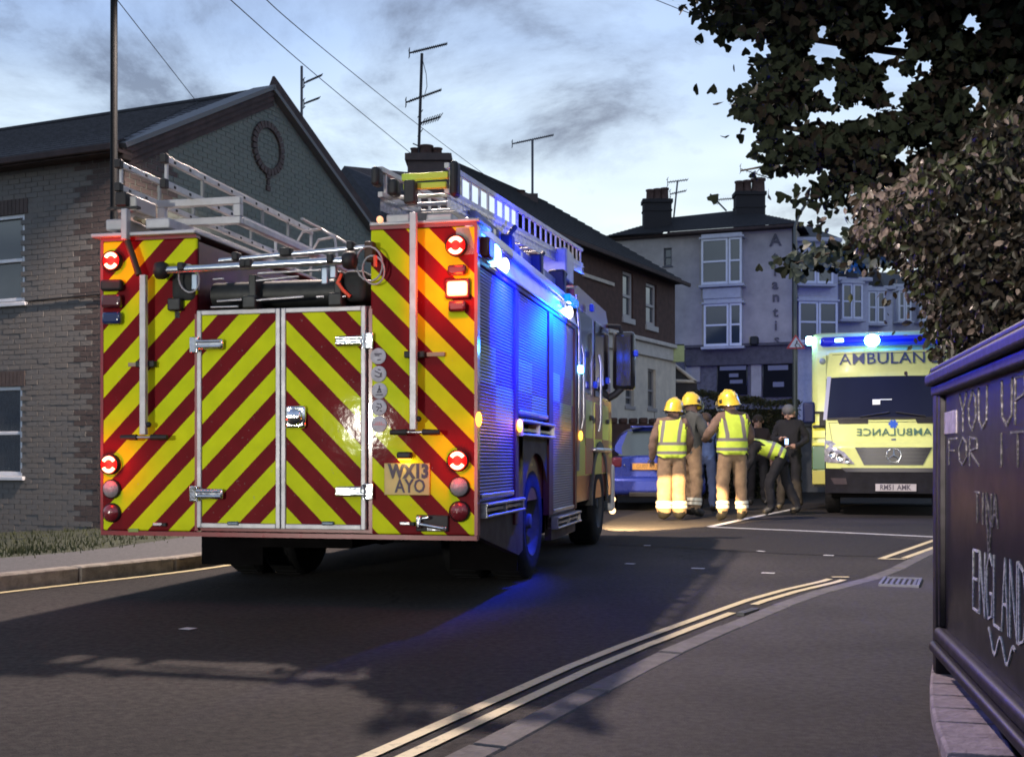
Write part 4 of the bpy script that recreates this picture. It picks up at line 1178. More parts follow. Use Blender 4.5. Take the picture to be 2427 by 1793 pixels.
# gable wall
ap = FG(635, 215)[1]; RB = 6.98
b = MB()
b.add([(0, .003, Z0 - .4), (GL, .003, Z0 - .4), (GL, .003, EAVE), (GL / 2, .003, ap), (0, .003, EAVE)], [(0, 1, 2, 3, 4)])
b.build('gable_wall', mat('mortar_gable', (.168, .186, .158), .95, bump=.4), house, MG)
rest = MB()
for r_ in range(int((ap + .35) / .075)):
    z = -.35 + r_ * .075
    x = -.1125 if r_ % 2 else 0
    while x < GL:
        lim = EAVE + (ap - EAVE) * (1 - abs(x + .1 - GL / 2) / (GL / 2))
        if z + .07 < lim and x + .2 < GL:
            q = x < (.70 if (r_ // 3) % 2 else .98)
            rest.box(max(0, x), x + .205, -.004 + random.uniform(-.003, .003), .022, z, z + .065, 1 if q else 0)
        x += .225
o = rest.build('gable_brickwork', [gable_b, brick_d], house, MG); o['kind'] = 'stuff'
# ring ornament of bricks on end
cxr, czr = FG(633, 352)
for k in range(26):
    a = 2 * math.pi * k / 26
    M = MG @ Matrix.Translation((cxr, 0, czr)) @ Matrix.Rotation(-a, 4, 'Y')
    q = MB(); q.box(-.038, .038, -.05, -.003, .33, .44); q.build('ring_brick', brick_d, house, M)
for k in range(3):
    q = MB(); q.box(cxr - .05 + .02 * (k == 1), cxr + .05 - .02 * (k == 1), -.04, -.003, czr - .50 - .1 * k, czr - .42 - .1 * k); q.build('ring_brick', brick_d, house, MG)
# corbelled rakes
for (xa, za, xb, zb) in ((-.12, EAVE - .02, GL / 2, ap + .03), (GL + .12, EAVE - .02, GL / 2, ap + .03)):
    q = MB(); s = 1 if xb > xa else -1
    d = Vector((xb - xa, 0, zb - za)); L = d.length
    M = MG @ Matrix.Translation((xa, 0, za)) @ Matrix.Rotation(-math.atan2(zb - za, (xb - xa)), 4, 'Y')
    n = 3
    for k in range(n): q.box(0, L, -.10 + .03 * k, .0, -.30 + .02 - .085 * k + .17, -.30 + .10 - .085 * k + .17)
    q.build('brick_corbel', barge, house, M)
    q = MB(); q.box(0, L + .04, -.14, .3, -.02, .045); q.build('verge_trim', mat('verge_pale', (.13, .13, .13), .6), house, M)
# roof: slopes behind the gable and over the side wall; slates in rows
def slope(name, a, b_, c, d, parent, m, rows=14, th=.03, M=None):
    """quad a-b (eave), d-c (ridge) covered by overlapping slate courses"""
    a, b_, c, d = map(Vector, (a, b_, c, d)); q = MB()
    nrm = (b_ - a).cross(d - a).normalized()
    if nrm.z < 0: nrm = -nrm
    for k in range(rows):
        t0, t1 = k / rows, min(1, (k + 1.15) / rows)
        p0, p1 = a.lerp(d, t0), b_.lerp(c, t0); p2, p3 = b_.lerp(c, t1), a.lerp(d, t1)
        up0 = nrm * th; 
        q.add([p0 + up0, p1 + up0, p2, p3, p0, p1], [(0, 1, 2, 3), (4, 5, 1, 0)])
    return q.build(name, m, parent, M)
back = Vector((-gd.y, gd.x))     # away from the gable, to the left
inl = gd
def W(x, y, z, M): return M @ Vector((x, y, z))
A_ = W(LW + .1, -.25, EAVE, ML); B_ = W(-1, -.25, EAVE, ML)
apx = MG @ Vector((GL / 2, 0, ap + .02)); r1 = MG @ Vector((GL / 2, 1.33, RB)); r2 = MG @ Vector((GL / 2, LW + 1, RB))
A0 = MG @ Vector((-.12, 0, EAVE - .02))
slope('roof', B_, A_, r1, r2, house, slate, rows=16)
slope('roof', A_, A0 + Vector((0, 0, .02)), apx, r1, house, slate, rows=16)
bR0 = MG @ Vector((GL + .12, 0, EAVE)); bR1 = MG @ Vector((GL + .12, LW + 1, EAVE))
slope('roof', bR0, bR1, r2, r1, house, slate, rows=8); q = MB(); q.add([bR0, r1, apx], [(0, 1, 2)]); q.build('roof_infill', slate, house)
q = MB(); q.tube([r1 + Vector((0, 0, .02)), r2 + Vector((0, 0, .02))], .05, 8); q.tube([apx, r1 + Vector((0, 0, .02))], .05, 8); q.build('ridge', slate_d, house)
q = MB(); q.bev(-1, LW + .12, -.30, -.24, EAVE - .10, EAVE + .0, .02); q.box(-1, LW + .1, -.24, .02, EAVE - .12, EAVE - .08); q.build('gutter', barge, house, ML)
q = MB(); q.bev(-.14, .04, -.10, .1, EAVE - .20, EAVE - .03, .02); q.build('kneeler', mat('kneeler_dark', (.03, .022, .02), .9), house, MG)

# --- low dark roofed building behind, with its chimney
Mr = frame(P(805, 1085, 27).xy.to_3d(), (.475, .88, 0))
back_b = thing('terrace_house', 'dark roofed house partly hidden behind the left gable, chimney stack on it', 'house')
q = MB()
pk = P(816, 393, 29); e1 = P(700, 560, 29); e2 = P(990, 470, 29)
pk2 = P(1040, 415, 34); e3 = P(1150, 520, 34); e4 = P(930, 540, 27)
q.add([pk, e1, e4, e2], [(0, 1, 2, 3)]); q.build('roof', slate_d, back_b)
q = MB(); q.add([pk, e2, e3, pk2], [(0, 1, 2, 3)])
q.add([e1, e4, P(930, 1000, 27), P(700, 1000, 29)], [(0, 1, 2, 3)]); q.add([e4, e2, e3, P(1150, 1000, 34), P(930, 1000, 27)], [(0, 1, 2, 3, 4)])
q.build('wall', brick_d, back_b)
def chimney(parent, u0, u1, v0, v1, Y, pots, m=brick_d, name='chimney', ybk=.7, pot_m=None, bands=True):
    a = P(u0, v1, Y); b_ = P(u1, v0, Y)
    q = MB(); q.box(a.x, b_.x, Y, Y + ybk, a.z - .6, b_.z)
    w = (b_.x - a.x)
    if bands:
        q.box(a.x - .06, b_.x + .06, Y - .06, Y + ybk + .06, b_.z - .18, b_.z - .02); q.box(a.x - .03, b_.x + .03, Y - .03, Y + ybk + .03, a.z + (b_.z - a.z) * .3, a.z + (b_.z - a.z) * .3 + .08)
    o = q.build(name, m, parent)
    for (uu, vv, rr) in pots:
        p = P(uu, v0, Y + .25); top = P(uu, vv, Y + .25).z
        c = MB(); c.lathe([(rr, -.04), (rr * .92, (top - b_.z) * .8), (rr * 1.1, (top - b_.z) * .85), (rr * 1.1, top - b_.z), (rr * .8, top - b_.z), (rr * .75, 0)], 14, M=Matrix.Translation((p.x, p.y, b_.z)))
        c.build('chimney_pot', pot_m or mat('pot_terracotta', (.10, .06, .05), .85, var=.3), o)
    return o
ch = chimney(back_b, 966, 1064, 362, 440, 27, ((983, 352, .10), (1010, 346, .16), (1036, 352, .12)))
# --- long dark terrace roof and brick house with pale ground floor
MB_ = frame((0, 0, 0), (1, 0, 0))
cornr = P(1600, 1085, 36)
td = Vector((.475, .88))
MT = frame((cornr.x - td.x * 16, cornr.y - td.y * 16, 0), td)        # x = 16 at the right corner
def FT(u, v, y=0): p = onplane(MT, u, v, 1, y); return p.x, p.z
terr = thing('brick_house', 'dark red brick house with white sash windows and a pale painted ground floor', 'house')
x_r = 16.0; x_l = FT(1262, 700)[0]
zev = FT(1590, 668)[1]; zband = FT(1560, 815)[1]; ztop = FT(1560, 835)[1]
hs = []
wnd = []
for (u0, u1, v0, v1) in ((1476, 1501, 640, 757), (1531, 1556, 668, 775)):
    x0, z1 = FT(u0, v0); x1, z0 = FT(u1, v1); hs.append((x0, x1, z0, z1)); 
for (u0, u1, v0, v1) in ((1481, 1501, 915, 963), (1534, 1553, 873, 968)):
    x0, z1 = FT(u0, v0); x1, z0 = FT(u1, v1); wnd.append((x0, x1, z0, z1))
q = MB(); wall_holes(q, x_l, x_r, zband, zev, hs, 0, .25); q.box(x_l, x_r, .25, 6, 0, zev); q.build('wall', mat('brick_maroon', (.095, .050, .040), .9, col2=(.060, .034, .030), vscale=6, bump=.5, bscale=40), terr, MT)
cream = mat('cream_render', (.62, .55, .47), .8, col2=(.48, .43, .38), vscale=2.5)
q = MB(); wall_holes(q, FT(1420, 900)[0], x_r, .5, zband, wnd, -.02, .2); q.build('ground_floor_wall', cream, terr, MT)
q = MB(); zf0 = FT(1560, 850)[1]; q.bev(FT(1430, 820)[0], x_r + .05, -.10, -.02, zf0, zband - .06, .02); q.bev(FT(1430, 820)[0], x_r + .1, -.20, -.02, zband - .06, zband + .06, .02); q.build('fascia', mat('fascia_cream', (.52, .48, .45), .7, var=.1), terr, MT)
for h in hs: sash(terr, *h, MT, fw=.09, depth=.1, bars=(.48,), sillh=.16, m=mat('sash_cream', (.42, .40, .40), .6))
for h in wnd: sash(terr, *h, MT, fw=.06, depth=.1, bars=(.45,), sillh=.1, m=mat('sash_grey', (.26, .24, .25), .6))
ea = MT @ Vector((x_l, -.35, zev)); eb = MT @ Vector((x_r + .25, -.35, zev))
zr = zev + 2.6
ra = MT @ Vector((x_l, 3.6, zr)); rb_ = MT @ Vector((x_r - 2.2, 3.6, zr))
slope('roof', ea, eb, rb_, ra, terr, slate_d, rows=20)
q = MB(); q.add([eb, MT @ Vector((x_r + .25, 7, zev)), rb_], [(0, 1, 2)]); q.build('roof_hip', slate_d, terr)
q = MB(); q.bev(x_l, x_r + .3, -.42, -.34, zev - .1, zev + .02, .02); q.build('gutter', barge, terr, MT)
q = MB(); ww = FT(1440, 645); q.box(FT(1380, 645)[0], FT(1452, 655)[0], -.06, 0, FT(1420, 668)[1], FT(1420, 660)[1]); q.build('string_course', cream, terr, MT)
# black ridge stub with aerial
ch2 = chimney(terr, 1222, 1275, 458, 500, 33, ((1233, 452, .14), (1262, 462, .12)), bands=False)
# --- green sign on the corner
t = thing('hanging_sign', 'small pale green square sign sticking out from the brick house corner', 'sign')
a = P(1593, 857, 35.6); b_ = P(1622, 818, 35.6)
q = MB(); q.bev(a.x, b_.x, 35.6, 35.66, a.z, b_.z, .01); q.build('panel', mat('sign_green', (.36, .42, .20), .6, var=.1), t)
q = MB(); q.tube([(a.x - .15, 35.63, b_.z + .02), (b_.x, 35.63, b_.z + .02)], .02, 6); q.build('bracket', black, t)
# lean-to porch beside it
t = thing('porch', 'small gabled porch with pale edge between the brick house and rendered building', 'porch')
Yp = 38
q = MB(); q.add([P(1593, 862, Yp), P(1600, 860, Yp + 2), P(1650, 905, Yp + 2), P(1648, 903, Yp), P(1593, 900, Yp)], [(0, 1, 2, 3), (0, 3, 4)]); q.build('roof', slate_d, t)
q = MB(); q.tube([P(1592, 860, Yp - .05), P(1650, 905, Yp - .05)], .06, 6); q.build('verge', cream, t); q = MB(); q.tube([P(1592, 902, Yp - .05), P(1650, 904, Yp - .05)], .06, 6); q.build('beam', cream, t)
q = MB(); a = P(1590, 904, Yp); b_ = P(1652, 1085, Yp); q.box(a.x, b_.x, Yp, Yp + 2, .5, a.z - .05); q.build('wall', mat('porch_dark', (.035, .03, .035), .8), t)

# --- rendered corner building with vertical lettering
rc = P(1884, 1085, 50); ad_ = Vector((.935, -.354))
MA = frame((rc.x - ad_.x * 9, rc.y - ad_.y * 9, 0), ad_)            # right corner at x = 9
def FA(u, v, y=0): p = onplane(MA, u, v, 1, y); return p.x, p.z
atl = thing('rendered_building', 'three storey rendered corner building with ATLANTIS in vertical letters and two chimneys', 'building')
render = mat('render_grey', (.48, .44, .41), .85, col2=(.36, .33, .31), vscale=1.4, bump=.3, bscale=20)
lilac = mat('bay_panel', (.50, .50, .54), .7, var=.08)
xL = FA(1440, 700)[0]; zE = FA(1793, 545)[1]
xs_ = FA(1596, 700)[0]
hole_a = []
q = MB()
gf = FA(1750, 824)[1]
x0s, z1s = FA(1573, 588); x1s, z0s = FA(1592, 630)
wall_holes(q, xL, 9, gf, zE, [(x0s, x1s, z0s, z1s)], 0, .3); q.box(xL, 9, .5, 8, 0, zE); q.build('wall', render, atl, MA)
sash(atl, x0s, x1s, z0s, z1s, MA, fw=.06, depth=.12, m=mat('sash_dark', (.12, .12, .13), .6))
# bays
def bay(parent, M, Fn, u0, u1, vt, vb, uside, mull=.72, um=None, d=.55, m=None, bar=.5, splay=.35, pm=None):
    x0, z1 = Fn(u0, vt, -d); x1, z0 = Fn(u1, vb, -d)
    q = MB()
    q.prism([(x0, z1), (x1, z1), (x1, z1 + .22), (x0, z1 + .22)], -d, .0); q.bev(x0 - .1, x1 + .1, -d - .08, .0, z1 + .0, z1 + .10, .03)
    q.build('bay_cornice', m or lilac, parent, M)
    q = MB(); q.bev(x0 - .12, x1 + .12, -d - .12, 0, z0 - .14, z0 - .02, .03)
    o = q.build('bay_trim', m or lilac, parent, M)
    Mf = Matrix.Translation((0, -d, 0))
    xm = x0 + (x1 - x0) * mull
    sash(o, x0, xm, z0, z1, Mf, fw=.09, depth=.02, sill=False, bars=(bar,), pm=pm); sash(o, xm + .03, x1, z0, z1, Mf, fw=.09, depth=.02, sill=False, bars=(bar,), pm=pm)
    q = MB(); q.box(x0 + .03, x0 + .1, -d + .1, 0, z0, z1); q.box(x1 - .1, x1 - .03, -d + .1, 0, z0, z1); q.build_each('bay_side', m or lilac, o)
    return x0, x1, z0, z1
b1 = bay(atl, MA, FA, 1662, 1758, 568, 670, 0, mull=.66)
b2 = bay(atl, MA, FA, 1668, 1758, 722, 818, 0, mull=.66)
q = MB(); q.bev(b1[0] + .05, b1[1] - .05, -.53, 0, b2[3] + .24, b1[2] - .16, .03); q.build('bay_panel', lilac, atl, MA)
# fascia and shop front
q = MB(); x0, z1 = FA(1625, 826, -.1); x1, z0 = FA(1876, 862, -.1); q.bev(x0, 9.05, -.25, 0, z0, z1, .04); q.box(x0, 9.1, -.4, 0, z1, z1 + .12); q.build('shop_fascia', mat('fascia_dark', (.09, .08, .09), .7, var=.2), atl, MA)
q = MB(); q.box(xL, 9, .0, .5, .5, gf); q.build('shop_wall', mat('shop_back', (.15, .14, .15), .8, var=.3), atl, MA)
for (u0, u1, v0, v1, c) in ((1625, 1660, 866, 905, 0), (1700, 1772, 866, 935, 1), (1780, 1805, 845, 940, 0), (1808, 1880, 864, 940, 1)):
    x0, z1 = FA(u0, v0, -.05); x1, z0 = FA(u1, v1, -.05)
    q = MB(); q.bev(x0, x1, -.12, -.01, z0, z1, .03); q.build('shop_pier' if not c else 'shop_window', render if not c else glass_d, atl, MA)
for (u0, u1, v0, v1) in ((1706, 1768, 868, 876), (1728, 1750, 885, 893), (1730, 1760, 900, 908), (1820, 1868, 866, 876), (1832, 1858, 905, 916)):
    x0, z1 = FA(u0, v0, -.15); x1, z0 = FA(u1, v1, -.15)
    q = MB(); q.box(x0, x1, -.16, -.125, z0, z1); q.build('notice', mat('notice_pale', (.22, .22, .27), .7), atl, MA)
# hanging lantern above fascia
q = MB(); p = FA(1788, 808, -.4); q.bev(p[0] - .18, p[0] + .18, -.6, -.2, p[1] - .2, p[1] + .2, .08); q.build('wall_box', black, atl, MA)
# lettering
letm = mat('letter_dark', (.10, .095, .105), .7)
for ch_, u_, v_, sz in (('A', 1838, 570, 1.3), ('t', 1837, 610, 1.2), ('l', 1837, 643, 1.1), ('a', 1837, 674, 1.15), ('n', 1839, 704, 1.15), ('t', 1838, 740, 1.1), ('i', 1839, 772, 1.1), ('s', 1841, 805, 1.1)):
    x, z = FA(u_, v_, -.02)
    text('letter', ch_.upper() if ch_ in 'A' else ch_, sz * .56, MA @ Matrix.Translation((x, -.04, z)), letm, atl, extrude=.03, bold=.012)
# eave and hipped roof
q = MB(); q.bev(xs_ - .2, 9.3, -.45, .1, zE - .05, zE + .10, .04); q.bev(xL, xs_ - .2, -.2, .1, zE - .05, zE + .1, .04); q.build('eaves', barge, atl, MA)
e0 = MA @ Vector((xL, -.45, zE + .1)); e1 = MA @ Vector((9.35, -.45, zE + .1)); zR = P(1746, 496, 52).z
q0 = onplane(MA, 1593, 512, 1, 3.2); q1 = onplane(MA, 1746, 496, 1, 3.2)
zR = (q0.z + q1.z) / 2
R0 = MA @ Vector((q0.x, 3.2, zR - .1)); R1 = MA @ Vector((q1.x + .2, 3.2, zR))
slope('roof', e0, e1, R1, R0, atl, slate_d, rows=18)
e2 = MA @ Vector((9.35, 7.5, zE + .1)); e3 = MA @ Vector((xL - .1, 7.5, zE + .1)); q = MB(); q.add([e1, e2, R1], [(0, 1, 2)]); q.add([e0, R0, e3], [(0, 1, 2)]); q.build('roof_hip', slate_d, atl)
q = MB(); q.tube([(8.98, -.08, 0), (8.98, -.08, zE)], .09, 8); q.build('drainpipe', black, atl, MA)
chimney(atl, 1526, 1592, 470, 512, 53, ((1541, 450, .19), (1558, 448, .19), (1575, 446, .19)), m=mat('chimney_black', (.028, .026, .028), .9), bands=True)
chimney(atl, 1745, 1814, 452, 508, 53, ((1752, 430, .2), (1771, 428, .2), (1797, 424, .32)), m=mat('chimney_black', (0, 0, 0)))

# --- white bay fronted house to the right of it, turreted houses further on
def bay_house(name, label, uL, uR, vE, Y, turret, vrow, fl):
    t = thing(name, label, 'house')
    a = P(uL, CV, Y); b_ = P(uR, CV, Y); zE_ = P(uL, vE, Y).z
    M = frame((a.x, Y, 0), (1, .12, 0)); wdt = (b_.x - a.x)
    hol = []
    q = MB(); q.box(0, wdt, 0, 7, 0, zE_); q.build('wall', mat('house_white', (.50, .50, .54), .8, var=.1), t, M)
    q = MB(); q.bev(-.1, wdt + .1, -.3, .2, zE_ - .15, zE_ + .05, .05); q.build('eaves', lilac, t, M)
    def Fn(u, v, y=0):
        p = onplane(M, u, v, 1, y); return p.x, p.z
    for (u0, u1, vt, vb, ml) in fl:
        bay(t, M, Fn, u0, u1, vt, vb, 0, mull=ml, d=.5, pm=pane_m)
    q = MB()
    if turret:
        for (u0, u1, vp) in turret:
            x0 = Fn(u0, vE, -.3)[0]; x1 = Fn(u1, vE, -.3)[0]; zp = Fn((u0 + u1) / 2, vp, -.3)[1]; xm = (x0 + x1) / 2; r_ = (x1 - x0) / 2
            n = 8
            vs = [(xm + r_ * math.cos(2 * math.pi * (i + .5) / n), .2 + r_ * math.sin(2 * math.pi * (i + .5) / n), zE_) for i in range(n)] + [(xm, .2, zp)]
            q.add(vs, [(i, (i + 1) % n, n) for i in range(n)])
        q.build('turret_roof', slate_d, t, M)
        q = MB()
    q.add([(-.2, -.2, zE_), (wdt + .2, -.2, zE_), (wdt + .2, 4, zE_ + 1.4), (-.2, 4, zE_ + 1.4)], [(0, 1, 2, 3)]); q.build('roof', slate_d, t, M)
    return t
bay_house('bay_house', 'white bay windowed house right of the lettered building, behind the lamp post', 1886, 1990, 566, 51, None, None, ((1895, 1975, 598, 672, .5), (1893, 1985, 714, 812, .5)))
bay_house('turret_house', 'house with pointed turret roof left of the lit ambulance beacon', 1986, 2062, 660, 56, ((1992, 2050, 590),), None, ((1996, 2045, 672, 756, .5),))
bay_house('turret_house', 'house with pointed turret roof right above the ambulance beacon', 2058, 2118, 680, 61, ((2054, 2108, 612),), None, ((2058, 2098, 690, 766, .5),))
bay_house('far_house', 'plain pale house furthest right behind the leaves above the ambulance', 2114, 2320, 676, 66, None, None, ((2130, 2160, 690, 760, .5), (2180, 2215, 690, 760, .5)))
t = thing('chimney_stack', 'far chimney with two pots between the lettered building and the leaves', 'chimney')
chimney(t, 1912, 1948, 549, 566, 58, ((1920, 533, .16), (1941, 533, .16)), m=mat('chimney_black', (0, 0, 0)))

# --- aerials
aer = mat('aerial_metal', (.10, .10, .115), .5, .6)
aerd = mat('aerial_dark', (.03, .03, .035), .6, .3)
def aerial(label, Y, mast, yagis, r=.022, m=aer, cable=None):
    t = thing('tv_aerial', label, 'aerial')
    q = MB(); q.tube([P(mast[0], mast[1], Y), P(mast[2], mast[3], Y)], r, 8); q.build('mast', m, t)
    for (ua, va, ub, vb_, n, el) in yagis:
        a = P(ua, va, Y + .0); b_ = P(ub, vb_, Y + .25)
        q = MB(); q.tube([a, b_], r * .6, 6)
        d = (b_ - a).normalized(); sd = d.cross(Vector((0, 0, 1))).normalized(); sd = (sd + Vector((0, 0, .35))).normalized()
        for i in range(n):
            c = a.lerp(b_, .12 + .86 * i / (n - 1)); q.tube([c - sd * el, c + sd * el], r * .3, 5)
        for dz in (-1, 1):
            q.tube([a + Vector((0, 0, dz * el * 1.4)) - sd * el, a + Vector((0, 0, dz * el * 1.4)) + sd * el], r * .3, 5)
        q.tube([a + Vector((0, 0, -el * 1.6)), a + Vector((0, 0, el * 1.6))], r * .4, 5)
        q.build('yagi', m, t)
    if cable:
        q = MB(); q.tube([P(u, v, Y - .05) for u, v in cable], .008, 6); q.build('cable', m, t)
    return t
aerial('tall mast with two small aerials rising behind the left gable', 24, (715, 157, 715, 330), ((720, 197, 763, 178, 12, .06), (720, 246, 757, 232, 10, .06)), r=.028)
aerial('black mast with three aerials standing on the chimney in the middle', 27.2, (1000, 127, 992, 375), ((970, 126, 1060, 104, 18, .06), (962, 243, 1046, 213, 16, .06), (996, 292, 1044, 277, 8, .16)), r=.035, m=aerd, cable=((1001, 140), (1010, 175), (1012, 205), (1004, 235)))
aerial('single aerial on a pale mast above the long dark roof', 33.2, (1262, 330, 1262, 475), ((1214, 341, 1312, 320, 18, .06),), r=.035)
aerial('twin aerial beside the left chimney of the lettered building', 53.4, (1606, 428, 1597, 515), ((1582, 432, 1630, 426, 8, .12), (1588, 460, 1626, 452, 8, .12)), r=.04)
aerial('fallen looking aerial leaning left of the right chimney', 53.4, (1683, 460, 1722, 500), ((1702, 473, 1745, 470, 8, .12),), r=.04)
aerial('aerial on the top of the right chimney below the leaves', 53.4, (1786, 425, 1790, 405), ((1755, 400, 1830, 424, 10, .12),), r=.035)
# --- overhead wires
def wire(label, pts, r=.007, sag=.0):
    q = MB(); out = []
    out = [Vector(p) for p in smooth(pts, 4)]
    q.tube(out, r, 5)
    q.build('overhead_wire', mat('wire_grey', (.12, .12, .13), .6), None, label=label, category='wire')
wire('thin wire from the lamp post down to the left house ridge', [P(262, -20, 13.6), P(476, 254, 19.4)], .006, .05)
wire('thin wire passing the first mast down to the middle chimney', [P(480, -60, 14), P(716, 152, 20), P(972, 362, 27)], .008, .12)
wire('thin wire crossing the tall middle mast down to the long dark roof', [P(590, -40, 14), P(690, 55, 18), P(990, 297, 28), P(1212, 461, 33)], .008, .10)
wire('faint wire at the top running right into the leaves', [P(1480, -30, 16), P(1800, 98, 18), P(2100, 215, 22)], .006, .05)
# ------------------------------------------------------------------ walls, hedge, posts
t = thing('boundary_wall', 'dark brick wall with toothed coping behind the blue car', 'wall')
MWl = frame(G(1440, 1200).xy.to_3d() + Vector((-.3, 4.5, 0)), (1, .1, 0))
p0 = onplane(MWl, 1455, 1003, 1, 0); p1 = onplane(MWl, 1640, 1003, 1, 0); wz = p0.z
dmr = mat('brick_maroon', (0, 0, 0))
q = MB(); q.box(p0.x - 2.2, p1.x, 0, .22, -.3, wz); q.build('wall', dmr, t, MWl)
x = p0.x - 2.2
while x < p1.x:
    q = MB(); q.bev(x, x + .17, -.03, .25, wz, wz + random.uniform(.10, .14), .03); q.build('coping_stone', dmr, t, MWl); x += .235
# clipped hedge behind the people
def leaf_cloud(fn, n, size, rnd, shape='oval'):
    q = MB()
    for _ in range(n):
        p = fn()
        if p is None: continue
        nrm = Vector((rnd.gauss(0, 1), rnd.gauss(0, 1), rnd.gauss(0, 1) + .3)).normalized()
        a = nrm.orthogonal().normalized(); a.rotate(Matrix.Rotation(rnd.uniform(0, 6.28), 3, nrm)); b_ = nrm.cross(a)
        s = size * rnd.uniform(.6, 1.25)
        q.add([p - a * s, p + b_ * s * .45 + nrm * s * .15, p + a * s, p - b_ * s * .45 + nrm * s * .15], [(0, 1, 2, 3)], rnd.choice((0, 0, 1)))
    return q
leaf_d = None
def leaf_mat(name, c1, c2, tr=.35, rough=.45):
    m = mat(name, c1, rough, col2=c2, vscale=11, vlo=.42, vhi=.58)
    nt = m.node_tree; b = nt.nodes['Principled BSDF']; out = [n for n in nt.nodes if n.type == 'OUTPUT_MATERIAL'][0]
    t = nt.nodes.new('ShaderNodeBsdfTranslucent'); mx = nt.nodes.new('ShaderNodeMixShader'); mx.inputs[0].default_value = tr
    nt.links.new(b.inputs['Base Color'].links[0].from_socket, t.inputs['Color'])
    nt.links.new(b.outputs[0], mx.inputs[1]); nt.links.new(t.outputs[0], mx.inputs[2]); nt.links.new(mx.outputs[0], out.inputs[0])
    return m
hedge_m = [leaf_mat('hedge_leaf', (.045, .050, .018), (.022, .028, .012)), leaf_mat('hedge_leaf_brown', (.075, .060, .025), (.035, .03, .015))]
rnd = random.Random(5)
def hedge(label, u0, u1, vt0, vt1, Y, d, vtop_fn=None):
    t = thing('hedge', label, 'hedge')
    x0, x1 = P(u0, CV, Y).x, P(u1, CV, Y).x
    def fn():
        s = rnd.random(); x = x0 + (x1 - x0) * s
        zt_ = P(0, vt0 + (vt1 - vt0) * s, Y).z + .10 * noise.noise(Vector((x * 2, 0, 3)))
        k = rnd.random()
        if k < .62: return Vector((x, Y + abs(rnd.gauss(0, .06)), rnd.uniform(.0, zt_)))
        return Vector((x, Y + rnd.random() * d, zt_ - abs(rnd.gauss(0, .05))))
    o = leaf_cloud(fn, int(2600 * (x1 - x0)), .045, rnd).build('foliage', hedge_m, t); o['kind'] = 'stuff'
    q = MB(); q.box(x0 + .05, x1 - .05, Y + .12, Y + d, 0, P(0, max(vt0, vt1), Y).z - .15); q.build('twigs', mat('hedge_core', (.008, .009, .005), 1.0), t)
hedge('clipped brownish hedge behind the helmeted crew', 1650, 1900, 922, 952, 25.5, 1.2)
# bollard-like blue bin lit beside the ambulance
# --- street lamp on the left pavement, its lantern above the frame
steel_d = mat('post_dark', (.007, .008, .009), .6, .1, spec=.2)
t = thing('street_lamp', 'tall dark lamp post rising behind the left rear of the fire engine', 'street lamp')
pb_ = P(270, 493, 13.6)
q = MB(); q.tube([(pb_.x - .0, 13.6, .1), (pb_.x, 13.6, 1.2), (pb_.x, 13.6, 1.25), (pb_.x + .0, 13.6, 4), (pb_.x + .0, 13.6, 7.6)], [.085, .085, .055, .043, .040], 14); q.build('post', steel_d, t)
hd = LAMP_HEAD
q = MB(); q.tube([(pb_.x, 13.6, 7.55), (pb_.x + .25, 13.5, 7.85), (pb_.x + .8, 13.4, 8.0), (hd.x - .3, hd.y, 8.05)], [.04, .035, .03, .03], 10); q.build('arm', steel_d, t)
q = MB(); q.bev(hd.x - .35, hd.x + .3, hd.y - .14, hd.y + .14, 7.95, 8.1, .05, seg=3); o = q.build('lantern', steel_d, t)
q = MB(); q.bev(hd.x - .25, hd.x + .2, hd.y - .1, hd.y + .1, 7.93, 7.948, .005); q.build('lamp_glass', mat('lamp_glass_glow', (1, .8, .6), emit=(1, .8, .6), estr=10), o)
# --- curved lamp post on the right, lit lantern in the leaves
Yr = 24.0
t = thing('street_lamp', 'slender lamp post with curved swan neck arm and lit lantern among the leaves', 'street lamp')
pts = [(1884, 1118), (1884, 1000), (1884, 700), (1884, 540), (1890, 518), (1899, 500), (1910, 484), (1923, 473), (1938, 464), (1960, 455), (2000, 443), (2050, 436)]
q = MB(); q.tube([P(u, v, Yr) for u, v in pts], [.055, .05, .042, .036, .033, .03, .028, .028, .026, .025, .025, .025], 10); q.build('post', mat('post_grey', (.10, .11, .11), .5, .4), t)
a = P(2078, 434, Yr); q = MB(); q.bev(a.x - .3, a.x + .3, Yr - .13, Yr + .13, a.z, a.z + .13, .05, seg=3); o = q.build('lantern', steel_d, t)
q = MB(); q.bev(a.x - .22, a.x + .22, Yr - .1, Yr + .1, a.z - .06, a.z - .002, .02); q.build('lamp_glass', mat('sodium_glow', (1, .8, .4), emit=(1, .80, .45), estr=14), o)
# --- warning triangle on the post
t = thing('warning_sign', 'blue lit triangular road works sign on the curved lamp post beside the ambulance', 'road sign')
Ys = Yr - .09
c0, c1, c2 = P(1886, 792, Ys), P(1864, 826, Ys), P(1909, 826, Ys)
def tri(s, y0, y1, m, name):
    c = (c0 + c1 + c2) / 3; pts_ = [((c + (p - c) * s).x, (c + (p - c) * s).z) for p in (c0, c1, c2)]
    q = MB(); q.prism(pts_, y0, y1); return q.build(name, m, t)
tri(1, Ys, Ys + .02, mat('sign_red', (.35, .03, .05), .5), 'border'); tri(.72, Ys - .006, Ys, mat('sign_white', (.42, .46, .6), .35), 'face')
q = MB(); cc = (c0 + c1 + c2) / 3
q.ball((cc.x + .02, Ys - .012, cc.z + .05), .02, 8, ys=.3); q.tube([(cc.x + .02, Ys - .012, cc.z + .03), (cc.x - .02, Ys - .012, cc.z - .03), (cc.x + .02, Ys - .012, cc.z - .08)], .012, 6)
